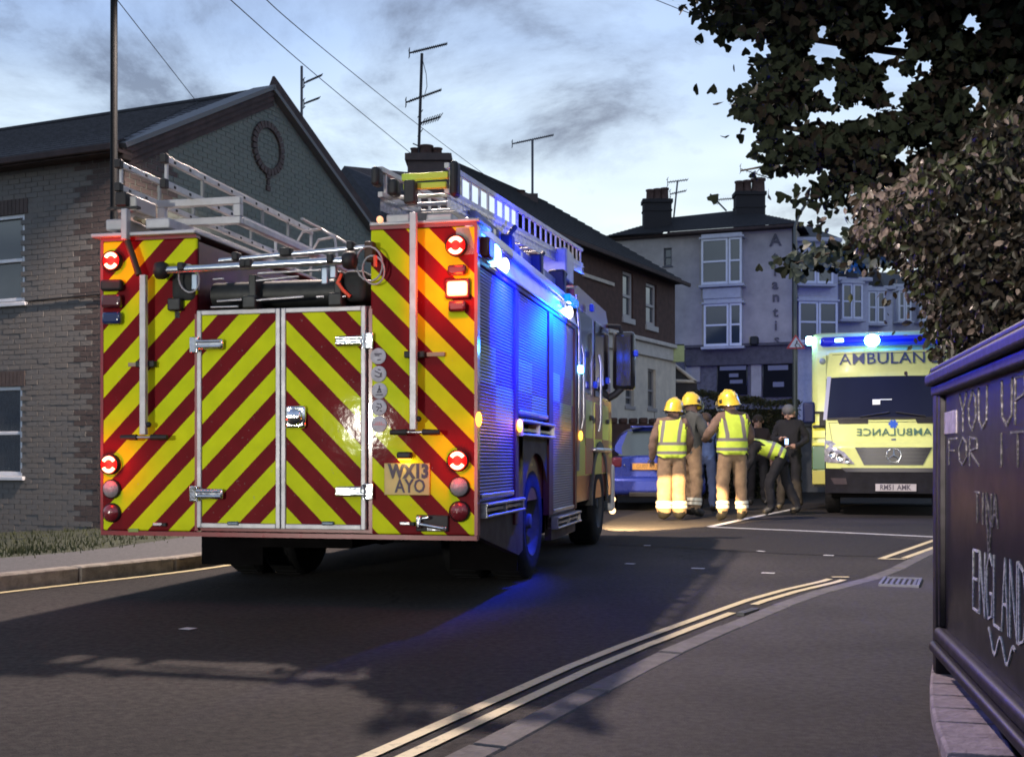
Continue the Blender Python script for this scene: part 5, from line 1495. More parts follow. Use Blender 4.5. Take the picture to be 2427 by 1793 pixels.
q.tube([(cc.x + .01, Ys - .012, cc.z + .02), (cc.x + .07, Ys - .012, cc.z - .02), (cc.x + .09, Ys - .012, cc.z - .08)], .008, 6); q.build('symbol', ink, t)
q = MB(); q.box(c1.x + .1, c2.x - .1, Ys + .02, Ys + .05, cc.z - .02, cc.z + .02); q.build('clip', steel_d, t)
# grey kerbside cabinet and wall seen between the officer and the ambulance
t = thing('garden_wall', 'low grey rendered wall left of the ambulance with a dark coping line', 'wall')
Yw = 27.5
a = P(1840, 1060, Yw); b_ = P(1945, 1000, Yw)
q = MB(); q.box(a.x, b_.x + 3, Yw, Yw + .25, -.1, P(0, 1012, Yw).z); q.build('wall', mat('wall_grey', (.16, .155, .17), .85, col2=(.11, .105, .12), vscale=3, bump=.4), t)
q = MB(); q.bev(a.x - .05, b_.x + 3, Yw - .05, Yw + .3, P(0, 1012, Yw).z, P(0, 1012, Yw).z + .07, .02); q.build('coping', mat('wall_coping', (.05, .05, .055), .8), t)

# ------------------------------------------------------------------ ambulance
ACX, AY = P(2117, CV, 18.3).x, 18.3
AM = Matrix.Translation((ACX, AY, 0)) @ Matrix.Rotation(R(-16.5), 4, 'Z')
amb = thing('ambulance', 'yellow ambulance facing the camera with its blue beacons lit', 'ambulance', AM)
ay = mat('ambulance_yellow', (.60, .66, .23), .38, var=.05, coat=.5)
def FM(u, v, y=0): p = onplane(AM, u, v, 1, y); return p.x, p.z
# front surface of the cab: y depends on height and on x
def yf(x, z):
    if z < 1.12: y = .0 - .02 * (z - .4)
    elif z < 1.60: y = .05 + (z - 1.12) * .55
    elif z < 2.30: y = .31 + (z - 1.60) * .62
    else: y = .75 + (z - 2.30) * .25
    w = 1.06 - max(0, z - 1.5) * .10
    return y + .16 * min(1.3, abs(x) / w) ** 4
def patch(mb, quad_, off, nx=12, nz=4, mat_=0, th=0):
    (xa, za), (xb, zb), (xc, zc2), (xd, zd) = quad_       # bl, br, tr, tl
    vs = []
    for j in range(nz + 1):
        t_ = j / nz
        l = (xa + (xd - xa) * t_, za + (zd - za) * t_); r_ = (xb + (xc - xb) * t_, zb + (zc2 - zb) * t_)
        for i in range(nx + 1):
            s = i / nx; x = l[0] + (r_[0] - l[0]) * s; z = l[1] + (r_[1] - l[1]) * s
            vs.append((x, yf(x, z) - off, z))
    mb.add(vs, [(j * (nx + 1) + i, j * (nx + 1) + i + 1, (j + 1) * (nx + 1) + i + 1, (j + 1) * (nx + 1) + i) for j in range(nz) for i in range(nx)], mat_, True)
    if th:
        # rim so that the piece has thickness
        n = nx + 1; top = [nz * n + i for i in range(n)]; bot = list(range(n)); L_ = [j * n for j in range(nz + 1)]; R_ = [j * n + nx for j in range(nz + 1)]
        for seq in (bot, R_, list(reversed(top)), list(reversed(L_))):
            e = [vs[i] for i in seq]; e2 = [(x, y + th, z) for x, y, z in e]; k = len(e)
            mb.add(e + e2, [(i, i + k, i + k + 1, i + 1) for i in range(k - 1)], mat_)
q = MB()
zb0, zg0, zg1, zw0, zw1, zf1 = .76, .81, 1.09, 1.57, 2.27, 2.68
patch(q, [(-1.03, .74), (1.03, .74), (1.04, 1.57), (-1.04, 1.57)], 0, 24, 20)
patch(q, [(-1.05, 2.26), (1.05, 2.26), (1.0, 2.70), (-1.0, 2.70)], 0, 24, 8)
for s in (-1, 1):
    vs = []
    zz = [.45 + 2.25 * k / 18 for k in range(19)]
    for z in zz:
        vs += [(s * 1.05, yf(1.05, z), z), (s * 1.06, 1.9, z)]
    q.add(vs, [(2 * i, 2 * i + 1, 2 * i + 3, 2 * i + 2) for i in range(18)], 0, True)
q.add([(-1.0, yf(1, 2.7), 2.70), (1.0, yf(1, 2.7), 2.70), (1.0, 2, 2.75), (-1.0, 2, 2.75)], [(0, 1, 2, 3)])
q.build('cab', ay, amb)
xbL = FM(1924, 900, 1.5)[0]
zbt = FM(2000, 787, 1.5)[1]
q = MB(); q.bev(xbL, -xbL, 1.5, 5.9, .55, zbt, .10, seg=3); q.build('body', ay, amb)
q = MB(); q.box(xbL - .004, -xbL + .004, 1.55, 5.8, .42, .60); q.build('sill', mat('amb_black', (.015, .015, .018), .6), amb)
gr = mat('amb_green', (.02, .10, .04), .4, coat=.3); yb_ = mat('amb_block_yellow', (.62, .62, .05), .4, coat=.3)
for (v0, v1, m_, nm) in ((998, 1038, yb_, 'side_block'), (1049, 1056, yb_, 'side_block'), (1057, 1112, gr, 'side_block'), (1115, 1147, mat('amb_block_dull', (.36, .34, .07), .5), 'side_block')):
    q = MB(); z1 = FM(1930, v0, 1.48)[1]; z0 = FM(1930, v1, 1.48)[1]; q.bev(xbL + .01, -1.04, 1.46, 1.50, z0, z1, .01); q.build(nm, m_, amb)
q = MB(); q.add([(xbL - .006, 1.7, .6), (xbL - .006, 5.7, .6), (xbL - .006, 5.7, 1.1), (xbL - .006, 1.7, 1.1)], [(0, 1, 2, 3)]); q.build('side_band', gr, amb)
# windscreen
q = MB(); patch(q, [(-1.03, zw0), (1.03, zw0), (.98, zw1), (-.98, zw1)], .004, 24, 10, th=.03); ws = q.build('windscreen', mat('screen_glass', (.010, .012, .03), .10, coat=.15, spec=.3), amb)
q = MB()
for s in (-1, 1): patch(q, [(s * 1.055 - .03, zw0 - .02), (s * 1.055 + .03, zw0 - .02), (s * 1.0 + .035, zw1 + .02), (s * 1.0 - .03, zw1 + .02)], .010, 3, 10)
q.build_each('pillar_trim', mat('pillar_white', (.42, .43, .55), .35, .3), amb)
q = MB(); patch(q, [(-1.02, zw0 - .03), (1.02, zw0 - .03), (1.02, zw0 + .01), (-1.02, zw0 + .01)], .012, 24, 1, th=.02); q.build('scuttle', black, amb)
q = MB()
for s in (-1, 1):
    q.tube([(s * .5, yf(s * .5, zw0 + .02) - .03, zw0 + .02), (s * .05, yf(.1, zw0 + .09) - .03, zw0 + .09)], .012, 6)
q.build_each('wiper', black, amb)
q = MB(); xw, zw_ = FM(2077, 955, .45); q.bev(xw - .06, xw + .06, yf(xw, zw_) - .018, yf(xw, zw_) - .006, zw_ - .07, zw_ + .06, .004); q.bev(xw + .06, xw + .24, yf(xw, zw_) - .018, yf(xw, zw_) - .006, zw_ + .05, zw_ + .065, .003); q.build('windscreen_notice', mat('notice_glow', (.75, .78, .8), .5, emit=(.8, .85, 1), estr=.25), ws)  # notice has a faint glow of its own so that it looks lit
# bonnet vents, lettering, grille, badge
for (u0, u1) in ((1984, 2058), (2170, 2245)):
    x0 = FM(u0, 999, .2)[0]; x1 = FM(u1, 999, .2)[0]; z = FM(2020, 999, .25)[1]
    q = MB(); patch(q, [(x0 + .03, z - .035), (x1, z - .035), (x1, z + .035), (x0, z + .035)], .006, 6, 2, th=.01); q.build('bonnet_vent', black, amb)
def on_front(me, xc, zc_, off=.022):
    for v in me.vertices:
        x, z = v.co.x + xc, v.co.y + zc_; v.co = Vector((x, yf(x, z) - off - v.co.z, z))
def amb_text(s, size, u, v, m_, y, mirror=False, xs=1.0, sp=1.0, nm='lettering'):
    me = text_mesh(s, size, extrude=.001, xscale=(-xs if mirror else xs), spacing=sp, bold=.001)
    if mirror: me.flip_normals()
    x, z = FM(u, v, y); on_front(me, x, z); me.materials.clear(); me.materials.append(m_); return link(nm, me, amb)
lb = mat('lettering_navy', (.03, .05, .16), .5); lg = mat('lettering_green', (.05, .13, .10), .5)
o = amb_text('AMBULANCE', .27, 2118, 849, lb, .8, xs=1.08, sp=1.02); o.name = 'lettering'
amb_text('AMBULANCE', .165, 2118, 1024, lg, .15, mirror=True, xs=1.14, sp=1.05)
q = MB(); xs0, zs0 = FM(2117, 1004, .2)
for k in range(3):
    a = math.pi * k / 3; dx_, dz_ = math.cos(a) * .07, math.sin(a) * .07; nx_, nz_ = -math.sin(a) * .022, math.cos(a) * .022
    patch(q, [(xs0 - dx_ - nx_, zs0 - dz_ - nz_), (xs0 + dx_ - nx_, zs0 + dz_ - nz_), (xs0 + dx_ + nx_, zs0 + dz_ + nz_), (xs0 - dx_ + nx_, zs0 - dz_ + nz_)], .007 + .001 * k, 2, 1)
q.build('star_emblem', mat('emblem_blue', (.03, .10, .5), .4), amb)
q = MB(); xs0, zs0 = FM(2118, 1041, .1); patch(q, [(xs0 - .035, zs0 - .012), (xs0 + .035, zs0 - .012), (xs0 + .035, zs0 + .012), (xs0 - .035, zs0 + .012)], .007, 2, 1); q.build('bonnet_badge', lb, amb)
q = MB(); xg0, zg = FM(2026, 1062); xg1 = 2 * FM(2117, 1062)[0] - xg0
patch(q, [(xg0 + .14, zg0), (xg1 - .14, zg0), (xg1, zg1), (xg0, zg1)], .012, 20, 4, th=.02); gl = q.build('grille', mat('grille_dark', (.010, .011, .02), .35), amb)
for k in range(4):
    z = zg0 + .045 + .06 * k; ins = .13 * (1 - (z - zg0) / (zg1 - zg0))
    q = MB(); patch(q, [(xg0 + ins + .03, z - .008), (xg1 - ins - .03, z - .008), (xg1 - ins - .03, z + .008), (xg0 + ins + .03, z + .008)], .022, 20, 1, th=.008); q.build('grille_slat', mat('slat_dark', (.02, .02, .03), .3, .5), gl)
xb2, zb2_ = FM(2118, 1079, 0)
q = MB()
ym = yf(xb2, zb2_) - .04
q.tube([(xb2 + .11 * math.cos(R(a)), ym, zb2_ + .11 * math.sin(R(a))) for a in range(0, 361, 15)], .009, 8, cap=False)
for a in (90, 210, 330): q.tube([(xb2, ym - .01, zb2_), (xb2 + .10 * math.cos(R(a)), ym, zb2_ + .10 * math.sin(R(a)))], [.016, .005], 6)
q.build('grille_badge', chrome, gl)
for z, w_ in ((1.50, 1.0), (2.66, .95)):
    q = MB(); patch(q, [(-w_, z - .004), (w_, z - .004), (w_, z + .004), (-w_, z + .004)], .005, 20, 1); q.build('shut_line', black, amb)
for s in (-1, 1):
    q = MB(); patch(q, [(s * .93 - .004, 1.16), (s * .93 + .004, 1.16), (s * .99 + .004, 1.50), (s * .99 - .004, 1.50)], .005, 1, 8); q.build('shut_line', black, amb)
# headlights
for s in (-1, 1):
    q = MB()
    xo = 1.055
    cols = [(-xo, .86, 1.21), (-xo + .10, .845, 1.20), (-xo + .22, .84, 1.12), (-xo + .33, .83, .99), (-xo + .43, .825, .87), (-xo + .46, .822, .84)]
    vs = []
    for (x, za, zb_) in cols:
        for k in range(5):
            z = za + (zb_ - za) * k / 4; vs.append((s * x * -1 if s > 0 else x, yf(x, z) - .014, z))
    q.add(vs, [(5 * i + k, 5 * (i + 1) + k, 5 * (i + 1) + k + 1, 5 * i + k + 1) for i in range(5) for k in range(4)], 0, True)
    o = q.build('headlight', mat('headlight_lens', (.38, .38, .46), .12, .4, coat=1, var=.4, vscale=16), amb)
    for (x, z, r_) in ((-xo + .12, .98, .045), (-xo + .24, .93, .05), (-xo + .35, .875, .03)):
        q = MB(); X = -x if s > 0 else x; q.lathe([(0, .01), (r_ * .6, .0), (r_, .03), (r_ * 1.1, .03)], 14, M=Matrix.Translation((X, yf(x, z) - .02, z)) @ Matrix.Rotation(R(90), 4, 'X')); q.build('reflector', chrome, o)
# bumper
q = MB(); patch(q, [(-1.04, .36), (1.04, .36), (1.05, .755), (-1.05, .755)], .05, 24, 6, th=.12); bp = q.build('bumper', mat('bumper_dark', (.007, .007, .012), .6, var=.3, spec=.2), amb)
q = MB(); patch(q, [(-.72, .70), (.72, .70), (.80, .765), (-.80, .765)], .06, 20, 2, th=.02); q.build('bumper_lip', mat('bumper_lip', (.05, .05, .06), .4), bp)
for s in (-1, 1):
    q = MB(); patch(q, [(s * .80 - .10, .50), (s * .80 + .10, .50), (s * .84 + .12, .60), (s * .84 - .12, .60)], .058, 4, 2, th=.01); q.build('fog_light', mat('fog_dim', (.05, .04, .05), .25, coat=.8), bp)
x0, z1 = FM(2075, 1146, -.1); x1, z0 = FM(2172, 1164, -.1)
q = MB(); q.bev(x0, x1, -.085, -.07, z0, z1, .004); pl2 = q.build('number_plate', mat('front_plate', (.42, .40, .44), .5, var=.1), bp)
text('registration', 'RM51', .115, Matrix.Translation((x0 + (x1 - x0) * .29, -.087, (z0 + z1) / 2)), ink, pl2, xscale=.82, bold=.003)
text('registration', 'AMK', .115, Matrix.Translation((x0 + (x1 - x0) * .70, -.087, (z0 + z1) / 2)), ink, pl2, xscale=.85, bold=.003)
# wheels
for (x, y) in ((-.93, 1.0), (.93, 1.0), (-.98, 4.6), (.98, 4.6)):
    M = Matrix.Translation((x + (.12 if x > 0 else -.12), y, .36)) @ Matrix.Rotation(R(90 if x > 0 else -90), 4, 'Y')
    q = MB(); q.lathe([(.20, 0), (.30, .01), (.35, -.03), (.36, -.05), (.36, -.20), (.34, -.23), (.2, -.23)], 28, M=M); o = q.build('wheel', tyre_m, amb)
    q = MB(); q.lathe([(0, -.01), (.08, 0), (.09, -.03), (.19, -.02), (.205, 0)], 20, M=M); q.build('rim', mat('rim_grey', (0, 0, 0)), o)
q = MB(); q.box(-.95, .95, .3, 5.6, .28, .6); q.build('chassis', dark, amb)
# light bar, beacons
zl0, zl1 = FM(2000, 821, 1.35)[1], FM(2000, 797, 1.35)[1]
xl0 = FM(1943, 809, 1.35)[0]
q = MB(); q.bev(xl0, -xl0, 1.30, 1.56, zl0, zl1, .07, seg=3); lbar = q.build('light_bar', mat('light_bar_blue', (.006, .01, .12), .15, coat=.9, emit=(0, .01, 1), estr=.35), amb)
x, z = FM(2067, 806, 1.2)
q = MB(); q.ball((x, 1.24, z), .125, 18, zs=.85, ys=.5); q.build('beacon', mat('blue_beacon_hot', (.2, .6, 1), emit=(.30, .85, 1), estr=30), lbar)
lamp('ambulance_beacon_glow', 'POINT', AM @ Vector((x, .95, z + .05)), 120, (.0, .10, 1), .1)
bp0 = AM @ Vector((x, 6.0, z + .35))
lamp('ambulance_rear_beacon', 'SPOT', bp0, 5500, (.0, .05, 1), .1, spot=36, aim=bp0 + Vector((.20, 1, .03)), blend=.9)
bp1 = AM @ Vector((x, .95, z + .05))
lamp('ambulance_beacon_sweep', 'SPOT', bp1, 5200, (.0, .13, 1), .1, spot=24, aim=P(2020, 515, 14.8), blend=1.0)
x, z = FM(1989, 806, 1.28); q = MB(); q.bev(x - .07, x + .07, 1.285, 1.31, z - .03, z + .03, .01); q.build('strobe', mat('strobe_hot', (.4, .7, 1), emit=(.35, .7, 1), estr=12), lbar)
x, z = FM(1919, 807, 1.5); q = MB(); q.bev(x - .06, x + .05, 1.44, 1.60, z - .07, z + .07, .03, seg=3); q.build('side_beacon', mat('blue_beacon_hot', (0, 0, 0)), amb)
lamp('ambulance_side_glow', 'POINT', AM @ Vector((x - .16, 1.3, z)), 8, (.0, .06, 1), .05)
x, z = FM(1957, 849, .9); q = MB(); q.lathe([(0, .012), (.05, .01), (.055, 0)], 18, M=Matrix.Translation((-1.12, 1.498, z)) @ Matrix.Rotation(R(90), 4, 'X')); q.build('round_badge', mat('badge_grey', (.25, .27, .30), .4), amb)
# mirrors
for s in (-1, 1):
    q = MB(); q.bev(min(s * 1.22, s * 1.42), max(s * 1.22, s * 1.42), .62, .78, 1.50, 1.86, .04, seg=3); o = q.build('mirror', mat('mirror_bluish', (.01, .015, .06), .5, spec=.2), amb)
    q = MB(); q.bev(min(s * 1.02, s * 1.26), max(s * 1.02, s * 1.26), .66, .76, 1.66, 1.70, .01); q.bev(min(s * 1.02, s * 1.26), max(s * 1.02, s * 1.26), .66, .76, 1.42, 1.47, .01); q.bev(min(s * 1.04, s * 1.15), max(s * 1.04, s * 1.15), .64, .78, 1.44, 1.66, .02); q.build('mirror_arm', black, o)

# ------------------------------------------------------------------ blue hatchback
def loft(mb, secs, mat_fn=None, cap=True):
    n = len(secs[0]); b0 = len(mb.v)
    vs = [p for s in secs for p in s]
    fs = [(i * n + k, (i + 1) * n + k, (i + 1) * n + (k + 1) % n, i * n + (k + 1) % n) for i in range(len(secs) - 1) for k in range(n)]
    mb.add(vs, fs, 0, True)
    if cap: mb.add(secs[0], [tuple(range(n))]); mb.add(secs[-1], [tuple(reversed(range(n)))])
CY = 20.2
ccx = P(1558, CV, CY).x
CM = Matrix.Translation((ccx, CY, 0)) @ Matrix.Rotation(R(-3), 4, 'Z')
car = thing('parked_car', 'blue hatchback seen from behind, its bumper lit by headlights, left of the fire crew', 'car', CM)
bluep = mat('car_blue', (.025, .045, .30), .25, .35, var=.1, coat=.9)
def sec(y, hw, z0, z1, hw2=None, n=9, cr=.16):
    """cross-section ring, body: rounded box"""
    pts = []
    hw2 = hw2 or hw
    for (x, z) in ((-hw * .92, z0), (-hw, z0 + .12), (-hw * 1.0, (z0 + z1) / 2), (-hw2 * .99, z1 - cr), (-hw2 * .90, z1 - .04), (-hw2 * .6, z1), (0, z1 + .015), (hw2 * .6, z1), (hw2 * .90, z1 - .04), (hw2 * .99, z1 - cr), (hw, (z0 + z1) / 2), (hw, z0 + .12), (hw * .92, z0)):
        pts.append((x, y, z))
    return pts
def subsurf(o, lv=2):
    m = o.modifiers.new('s', 'SUBSURF'); m.levels = lv; m.render_levels = lv
q = MB()
loft(q, [sec(-.02, .76, .34, .93), sec(.03, .83, .26, .97), sec(.25, .86, .24, .99), sec(1.2, .87, .22, .98), sec(2.6, .87, .22, .97), sec(3.4, .85, .24, .86), sec(3.85, .80, .28, .74), sec(3.95, .70, .34, .66)])
o = q.build('body', bluep, car); subsurf(o, 2)
q = MB()
def gsec(y, hw, z0, z1):
    return [(x, y + (.10 if z > z0 + .01 else 0) * 0, z) for x, z in ((-hw, z0), (-hw * .92, z0 + (z1 - z0) * .40), (-hw * .76, z1 - .12), (-hw * .60, z1 - .04), (-hw * .32, z1), (0, z1 + .02), (hw * .32, z1), (hw * .60, z1 - .04), (hw * .76, z1 - .12), (hw * .92, z0 + (z1 - z0) * .40), (hw, z0))]
def sheared(y0, y1, hw, z0, z1):
    return [(x, y0 + (y1 - y0) * (z - z0) / (z1 - z0), z) for x, _, z in gsec(0, hw, z0, z1)]
secs = [sheared(.06, .30, .80, .93, 1.46), sheared(.30, .50, .81, .93, 1.49), sheared(1.2, 1.2, .81, .93, 1.50), sheared(2.1, 1.9, .80, .93, 1.47), sheared(3.0, 2.1, .78, .90, 1.44)]
loft(q, secs); o = q.build('greenhouse', bluep, car); subsurf(o, 2)
q = MB(); vs = []
for j in range(6):
    t_ = .06 + .74 * j / 5; z = .96 + (1.40 - .96) * j / 5
    for i in range(11):
        x = (-1 + 2 * i / 10) * (.68 - .18 * j / 5); y = .055 + .24 * (z - .93) / .53 + .05 * abs(x / .7) ** 3 - .03
        vs.append((x, y, z))
q.add(vs, [(j * 11 + i, j * 11 + i + 1, (j + 1) * 11 + i + 1, (j + 1) * 11 + i) for j in range(5) for i in range(10)], 0, True)
rw = q.build('rear_window', mat('car_glass', (.05, .07, .08), .08, coat=.9), car)
q = MB(); q.bev(-.46, .46, .10, .34, 1.46, 1.485, .012, seg=3); q.build('spoiler', bluep, car)
q = MB(); q.tube([(-.1, .06, 1.02), (.3, .09, 1.04)], .01, 6); q.build('rear_wiper', black, rw)
q = MB(); q.bev(-.84, .84, -.10, .12, .27, .60, .09, seg=4); rb = q.build('rear_bumper', bluep, car)
q = MB(); q.bev(-.50, .50, -.13, -.02, .24, .33, .02); q.build('diffuser', black, rb)
q = MB(); q.bev(-.48, .30, -.045, .0, .70, .84, .02); q.build('plate_recess', mat('car_blue_deep', (.015, .03, .2), .3, .3), car)
q = MB(); q.bev(-.44, .08, -.065, -.046, .715, .828, .005); pl3 = q.build('number_plate', mat('plate_orange', (.62, .30, .06), .5, var=.08), car)
text('registration', 'GU07 KXE', .105, Matrix.Translation((-.18, -.067, .772)), mat('plate_text_worn', (.25, .13, .04), .6), pl3, xscale=.80)
for s in (-1, 1):
    q = MB(); q.bev(min(s * .60, s * .80), max(s * .60, s * .80), -.03, .12, .74, .94, .05, seg=3); q.build('tail_light', mat('tail_light_off', (.10, .01, .02), .15, coat=1), car)
q = MB(); q.ball((-.58, -.05, .80), .016, 8); q.ball((.05, -.04, .90), .03, 10, ys=.4); q.build_each('badge', chrome, car)
for (x, y) in ((-.78, .75), (.78, .75), (-.78, 3.2), (.78, 3.2)):
    M = Matrix.Translation((x + (.08 if x > 0 else -.08), y, .30)) @ Matrix.Rotation(R(90 if x > 0 else -90), 4, 'Y')
    q = MB(); q.lathe([(.17, 0), (.26, .005), (.295, -.03), (.30, -.05), (.30, -.15), (.28, -.18), (.17, -.18)], 26, M=M); o = q.build('wheel', tyre_m, car)
    q = MB(); q.lathe([(0, -.01), (.05, .0), (.16, -.015), (.172, 0)], 18, M=M); q.build('rim', alu, o)
for s in (-1, 1):
    q = MB(); q.bev(min(s * .84, s * 1.0), max(s * .84, s * 1.0), 2.35, 2.48, .98, 1.12, .04, seg=3); q.build('mirror', bluep, car)
q = MB(); q.tube([(0, .6, 1.5), (0, .75, 1.75)], .006, 6); q.build('aerial', black, car)
# ------------------------------------------------------------------ people
J0 = dict(pelvis=(0, 0, .96), waist=(0, .01, 1.10), chest=(0, .0, 1.32), neck=(0, -.01, 1.50), head=(0, .015, 1.60), crown=(0, .02, 1.70),
          shL=(-.18, 0, 1.43), elL=(-.25, -.02, 1.15), wrL=(-.26, .06, .92), haL=(-.26, .09, .84),
          shR=(.18, 0, 1.43), elR=(.25, -.02, 1.15), wrR=(.26, .06, .92), haR=(.26, .09, .84),
          hiL=(-.10, 0, .92), knL=(-.12, .02, .50), anL=(-.13, -.02, .10), toL=(-.15, .13, .05),
          hiR=(.10, 0, .92), knR=(.12, .02, .50), anR=(.13, -.02, .10), toR=(.15, .13, .05))
RAD = dict(pelvis=.155, waist=.145, chest=.17, neck=.062, head=.088, crown=.082, sh=.085, el=.062, wr=.045, ha=.042, hi=.105, kn=.085, an=.072, to=.05)
EDG = [('pelvis', 'waist'), ('waist', 'chest'), ('chest', 'neck'), ('neck', 'head'), ('head', 'crown')]
for s_ in 'LR':
    EDG += [('chest', 'sh' + s_), ('sh' + s_, 'el' + s_), ('el' + s_, 'wr' + s_), ('wr' + s_, 'ha' + s_), ('pelvis', 'hi' + s_), ('hi' + s_, 'kn' + s_), ('kn' + s_, 'an' + s_), ('an' + s_, 'to' + s_)]
def seg_d(p, a, b):
    ab = b - a; t = max(0, min(1, (p - a).dot(ab) / ab.length_squared)); return (p - (a + ab * t)).length, t
skin_m = mat('skin', (.34, .20, .16), .55, var=.1)
def person(label, loc, yaw, pose, mats, scale=1.0, vest=None, helmet=None, bulk=1.0, hair=None, bands=None, rad=None):
    J = {k: Vector(pose.get(k, v)) for k, v in J0.items()}
    rr = dict(RAD); rr.update(rad or {})
    names = list(J)
    def rad_of(n): return (rr[n] if n in rr else rr[n[:2]]) * (bulk if n not in ('neck', 'head', 'crown', 'haL', 'haR') else 1)
    me = bpy.data.meshes.new('sk'); me.from_pydata([J[n] for n in names], [(names.index(a), names.index(b)) for a, b in EDG], [])
    ob = bpy.data.objects.new('sk', me); COL.objects.link(ob)
    md = ob.modifiers.new('skin', 'SKIN'); md.use_smooth_shade = True
    for i, n in enumerate(names):
        r = rad_of(n)
        sx = 1.0
        me.skin_vertices[0].data[i].radius = (r * (1.22 if n in ('chest', 'waist', 'pelvis') else 1.0), r * (.86 if n in ('chest', 'waist', 'pelvis') else 1.0))
        me.skin_vertices[0].data[i].use_root = (n == 'pelvis')
    sb = ob.modifiers.new('sub', 'SUBSURF'); sb.levels = 2; sb.render_levels = 2
    dg = bpy.context.evaluated_depsgraph_get()
    bm_ = bpy.data.meshes.new_from_object(ob.evaluated_get(dg)); bpy.data.objects.remove(ob)
    M = Matrix.Translation(loc) @ Matrix.Rotation(R(yaw), 4, 'Z') @ Matrix.Scale(scale, 4)
    root = thing('person', label, 'person', M)
    segs = [(a, b, J[a], J[b]) for a, b in EDG]
    def cls(c):
        best = None
        for a, b, A, B in segs:
            d, t = seg_d(c, A, B); d -= rad_of(a) * (1 - t) + rad_of(b) * t
            if best is None or d < best[0]: best = (d, a, b, t)
        return best[1:]
    q = MB(); vs = [v.co.copy() for v in bm_.vertices]
    rnd_ = random.Random(hash(label) & 255)
    # folds in the cloth
    nrm = [v.normal.copy() for v in bm_.vertices]
    out = []
    for v, n in zip(vs, nrm):
        cloth = v.z < J['neck'].z - .02 if J['crown'].z > 1.4 else True
        k = (noise.noise(Vector((v.x * 9, v.y * 9, v.z * 14 + loc[0] * 3))) * .018 + noise.noise(Vector((v.x * 22, v.y * 22 + 5, v.z * 26))) * .009) if cloth else 0
        out.append(v + n * k)
    fc = []
    for p in bm_.polygons:
        c = p.center; a, b, t = cls(c)
        if b == 'crown' or (b == 'head' and t > .3) or a == 'head': m = 3
        elif b.startswith('ha') and t > .2: m = 3 if not mats.get('glove') else 4
        elif b.startswith('to') or (b.startswith('an') and t > .93): m = 2
        elif b[:2] in ('kn', 'an') or b.startswith('hi') or (a == 'pelvis' and c.z < J['pelvis'].z - .02): m = 1
        else: m = 0
        fc.append((a, b, t, m))
    q.v = out; q.f = [tuple(p.vertices) for p in bm_.polygons]; q.m = [f[3] for f in fc]; q.sm = [True] * len(q.f)
    # face: nose, brow, ears; hands: fingers and thumb rooted in the palm
    hd = (J['crown'] - J['head']).normalized()
    fw = (Vector((0, 1, 0)) - hd * hd.y).normalized(); rt = fw.cross(hd)
    if 'look' in pose:
        a = R(pose['look']); fw, rt = (fw * math.cos(a) + rt * math.sin(a)), (rt * math.cos(a) - fw * math.sin(a))
    hc = J['head'].lerp(J['crown'], .45)
    if mats.get('face', True):
        q.ball(hc + fw * .098 - hd * .01, .017, 8, 3); q.ball(hc + fw * .085 - hd * .05, .024, 8, 3, zs=.5); q.ball(hc + fw * .06 - hd * .085, .04, 8, 3, zs=.7)
        for s in (-1, 1):
            q.ball(hc + rt * .092 * s - hd * .005, .022, 8, 3, zs=1.5); q.ball(hc + fw * .083 + rt * .032 * s + hd * .02, .012, 8, 5)
            q.ball(hc + fw * .084 + rt * .032 * s + hd * .038, .018, 8, 5, zs=.25)
    for s in 'LR':
        w, h_ = J['wr' + s], J['ha' + s]; d = (h_ - w).normalized(); side = d.cross(Vector((0, 0, 1)) if abs(d.z) < .8 else Vector((0, 1, 0))).normalized(); up = side.cross(d)
        for k, L in enumerate((.070, .082, .078, .062)):
            b0 = h_ + side * (-.027 + .018 * k) + d * .0
            q.tube([b0, b0 + d * L * .55 + up * .006, b0 + d * L - up * .022], [.0105, .0095, .007], 6, 3 if not mats.get('glove') else 4)
        b0 = h_ - side * .03 - d * .03
        q.tube([b0, b0 - side * .03 + d * .03, b0 - side * .032 + d * .062], [.012, .011, .008], 6, 3 if not mats.get('glove') else 4)
    body = q.build('body', [mats['top'], mats['legs'], mats['shoes'], mats.get('skin', skin_m), mats.get('glove') or skin_m, ink], root)
    if vest:
        hv_m, refl = vest
        A, B = J['pelvis'] - (J['waist'] - J['pelvis']) * .25, J['neck']
        ax = (B - A); Ln = ax.length; axn = ax / Ln
        keep = []
        for p, (a, b, t, m) in zip(bm_.polygons, fc):
            tor0 = (a, b) in (('pelvis', 'waist'), ('waist', 'chest'), ('chest', 'neck')) or (a == 'chest' and b.startswith('sh') and t < .8) or (a == 'pelvis' and b.startswith('hi') and t < .3)
            s_ = (Vector(p.center) - A).dot(axn) / Ln
            dax = ((Vector(p.center) - A) - axn * (s_ * Ln)).length
            arm = (b[:2] in ('el', 'wr', 'ha')) or (b[:2] == 'sh' and t > .9)
            if not arm and dax < .33 and -.09 < s_ < .96 and b[:2] not in ('kn', 'an', 'to') and b not in ('head', 'crown') and (b != 'neck' or t < .6): keep.append((p, s_))
        vm = {}; V = []; Fq = []; Mq = []; AT = []
        for p, s_ in keep:
            idx = []
            for vi_ in p.vertices:
                if vi_ not in vm:
                    vm[vi_] = len(V); pv = out[vi_] + nrm[vi_] * .024; sv_ = (pv - A).dot(axn)
                    if sv_ < 0: pv = pv - axn * sv_
                    V.append(pv); AT.append(((pv - A).dot(rt if abs(rt.x) > .9 else Vector((1, 0, 0))), max(0, sv_) / Ln, 0))
                idx.append(vm[vi_])
            xl = (Vector(p.center) - A).dot(rt if abs(rt.x) > .9 else Vector((1, 0, 0)))
            g_ = (.10 < s_ < .19) or (.30 < s_ < .39) or (s_ > .39 and .075 < abs(xl) < .125)
            Fq.append(tuple(idx)); Mq.append(0)
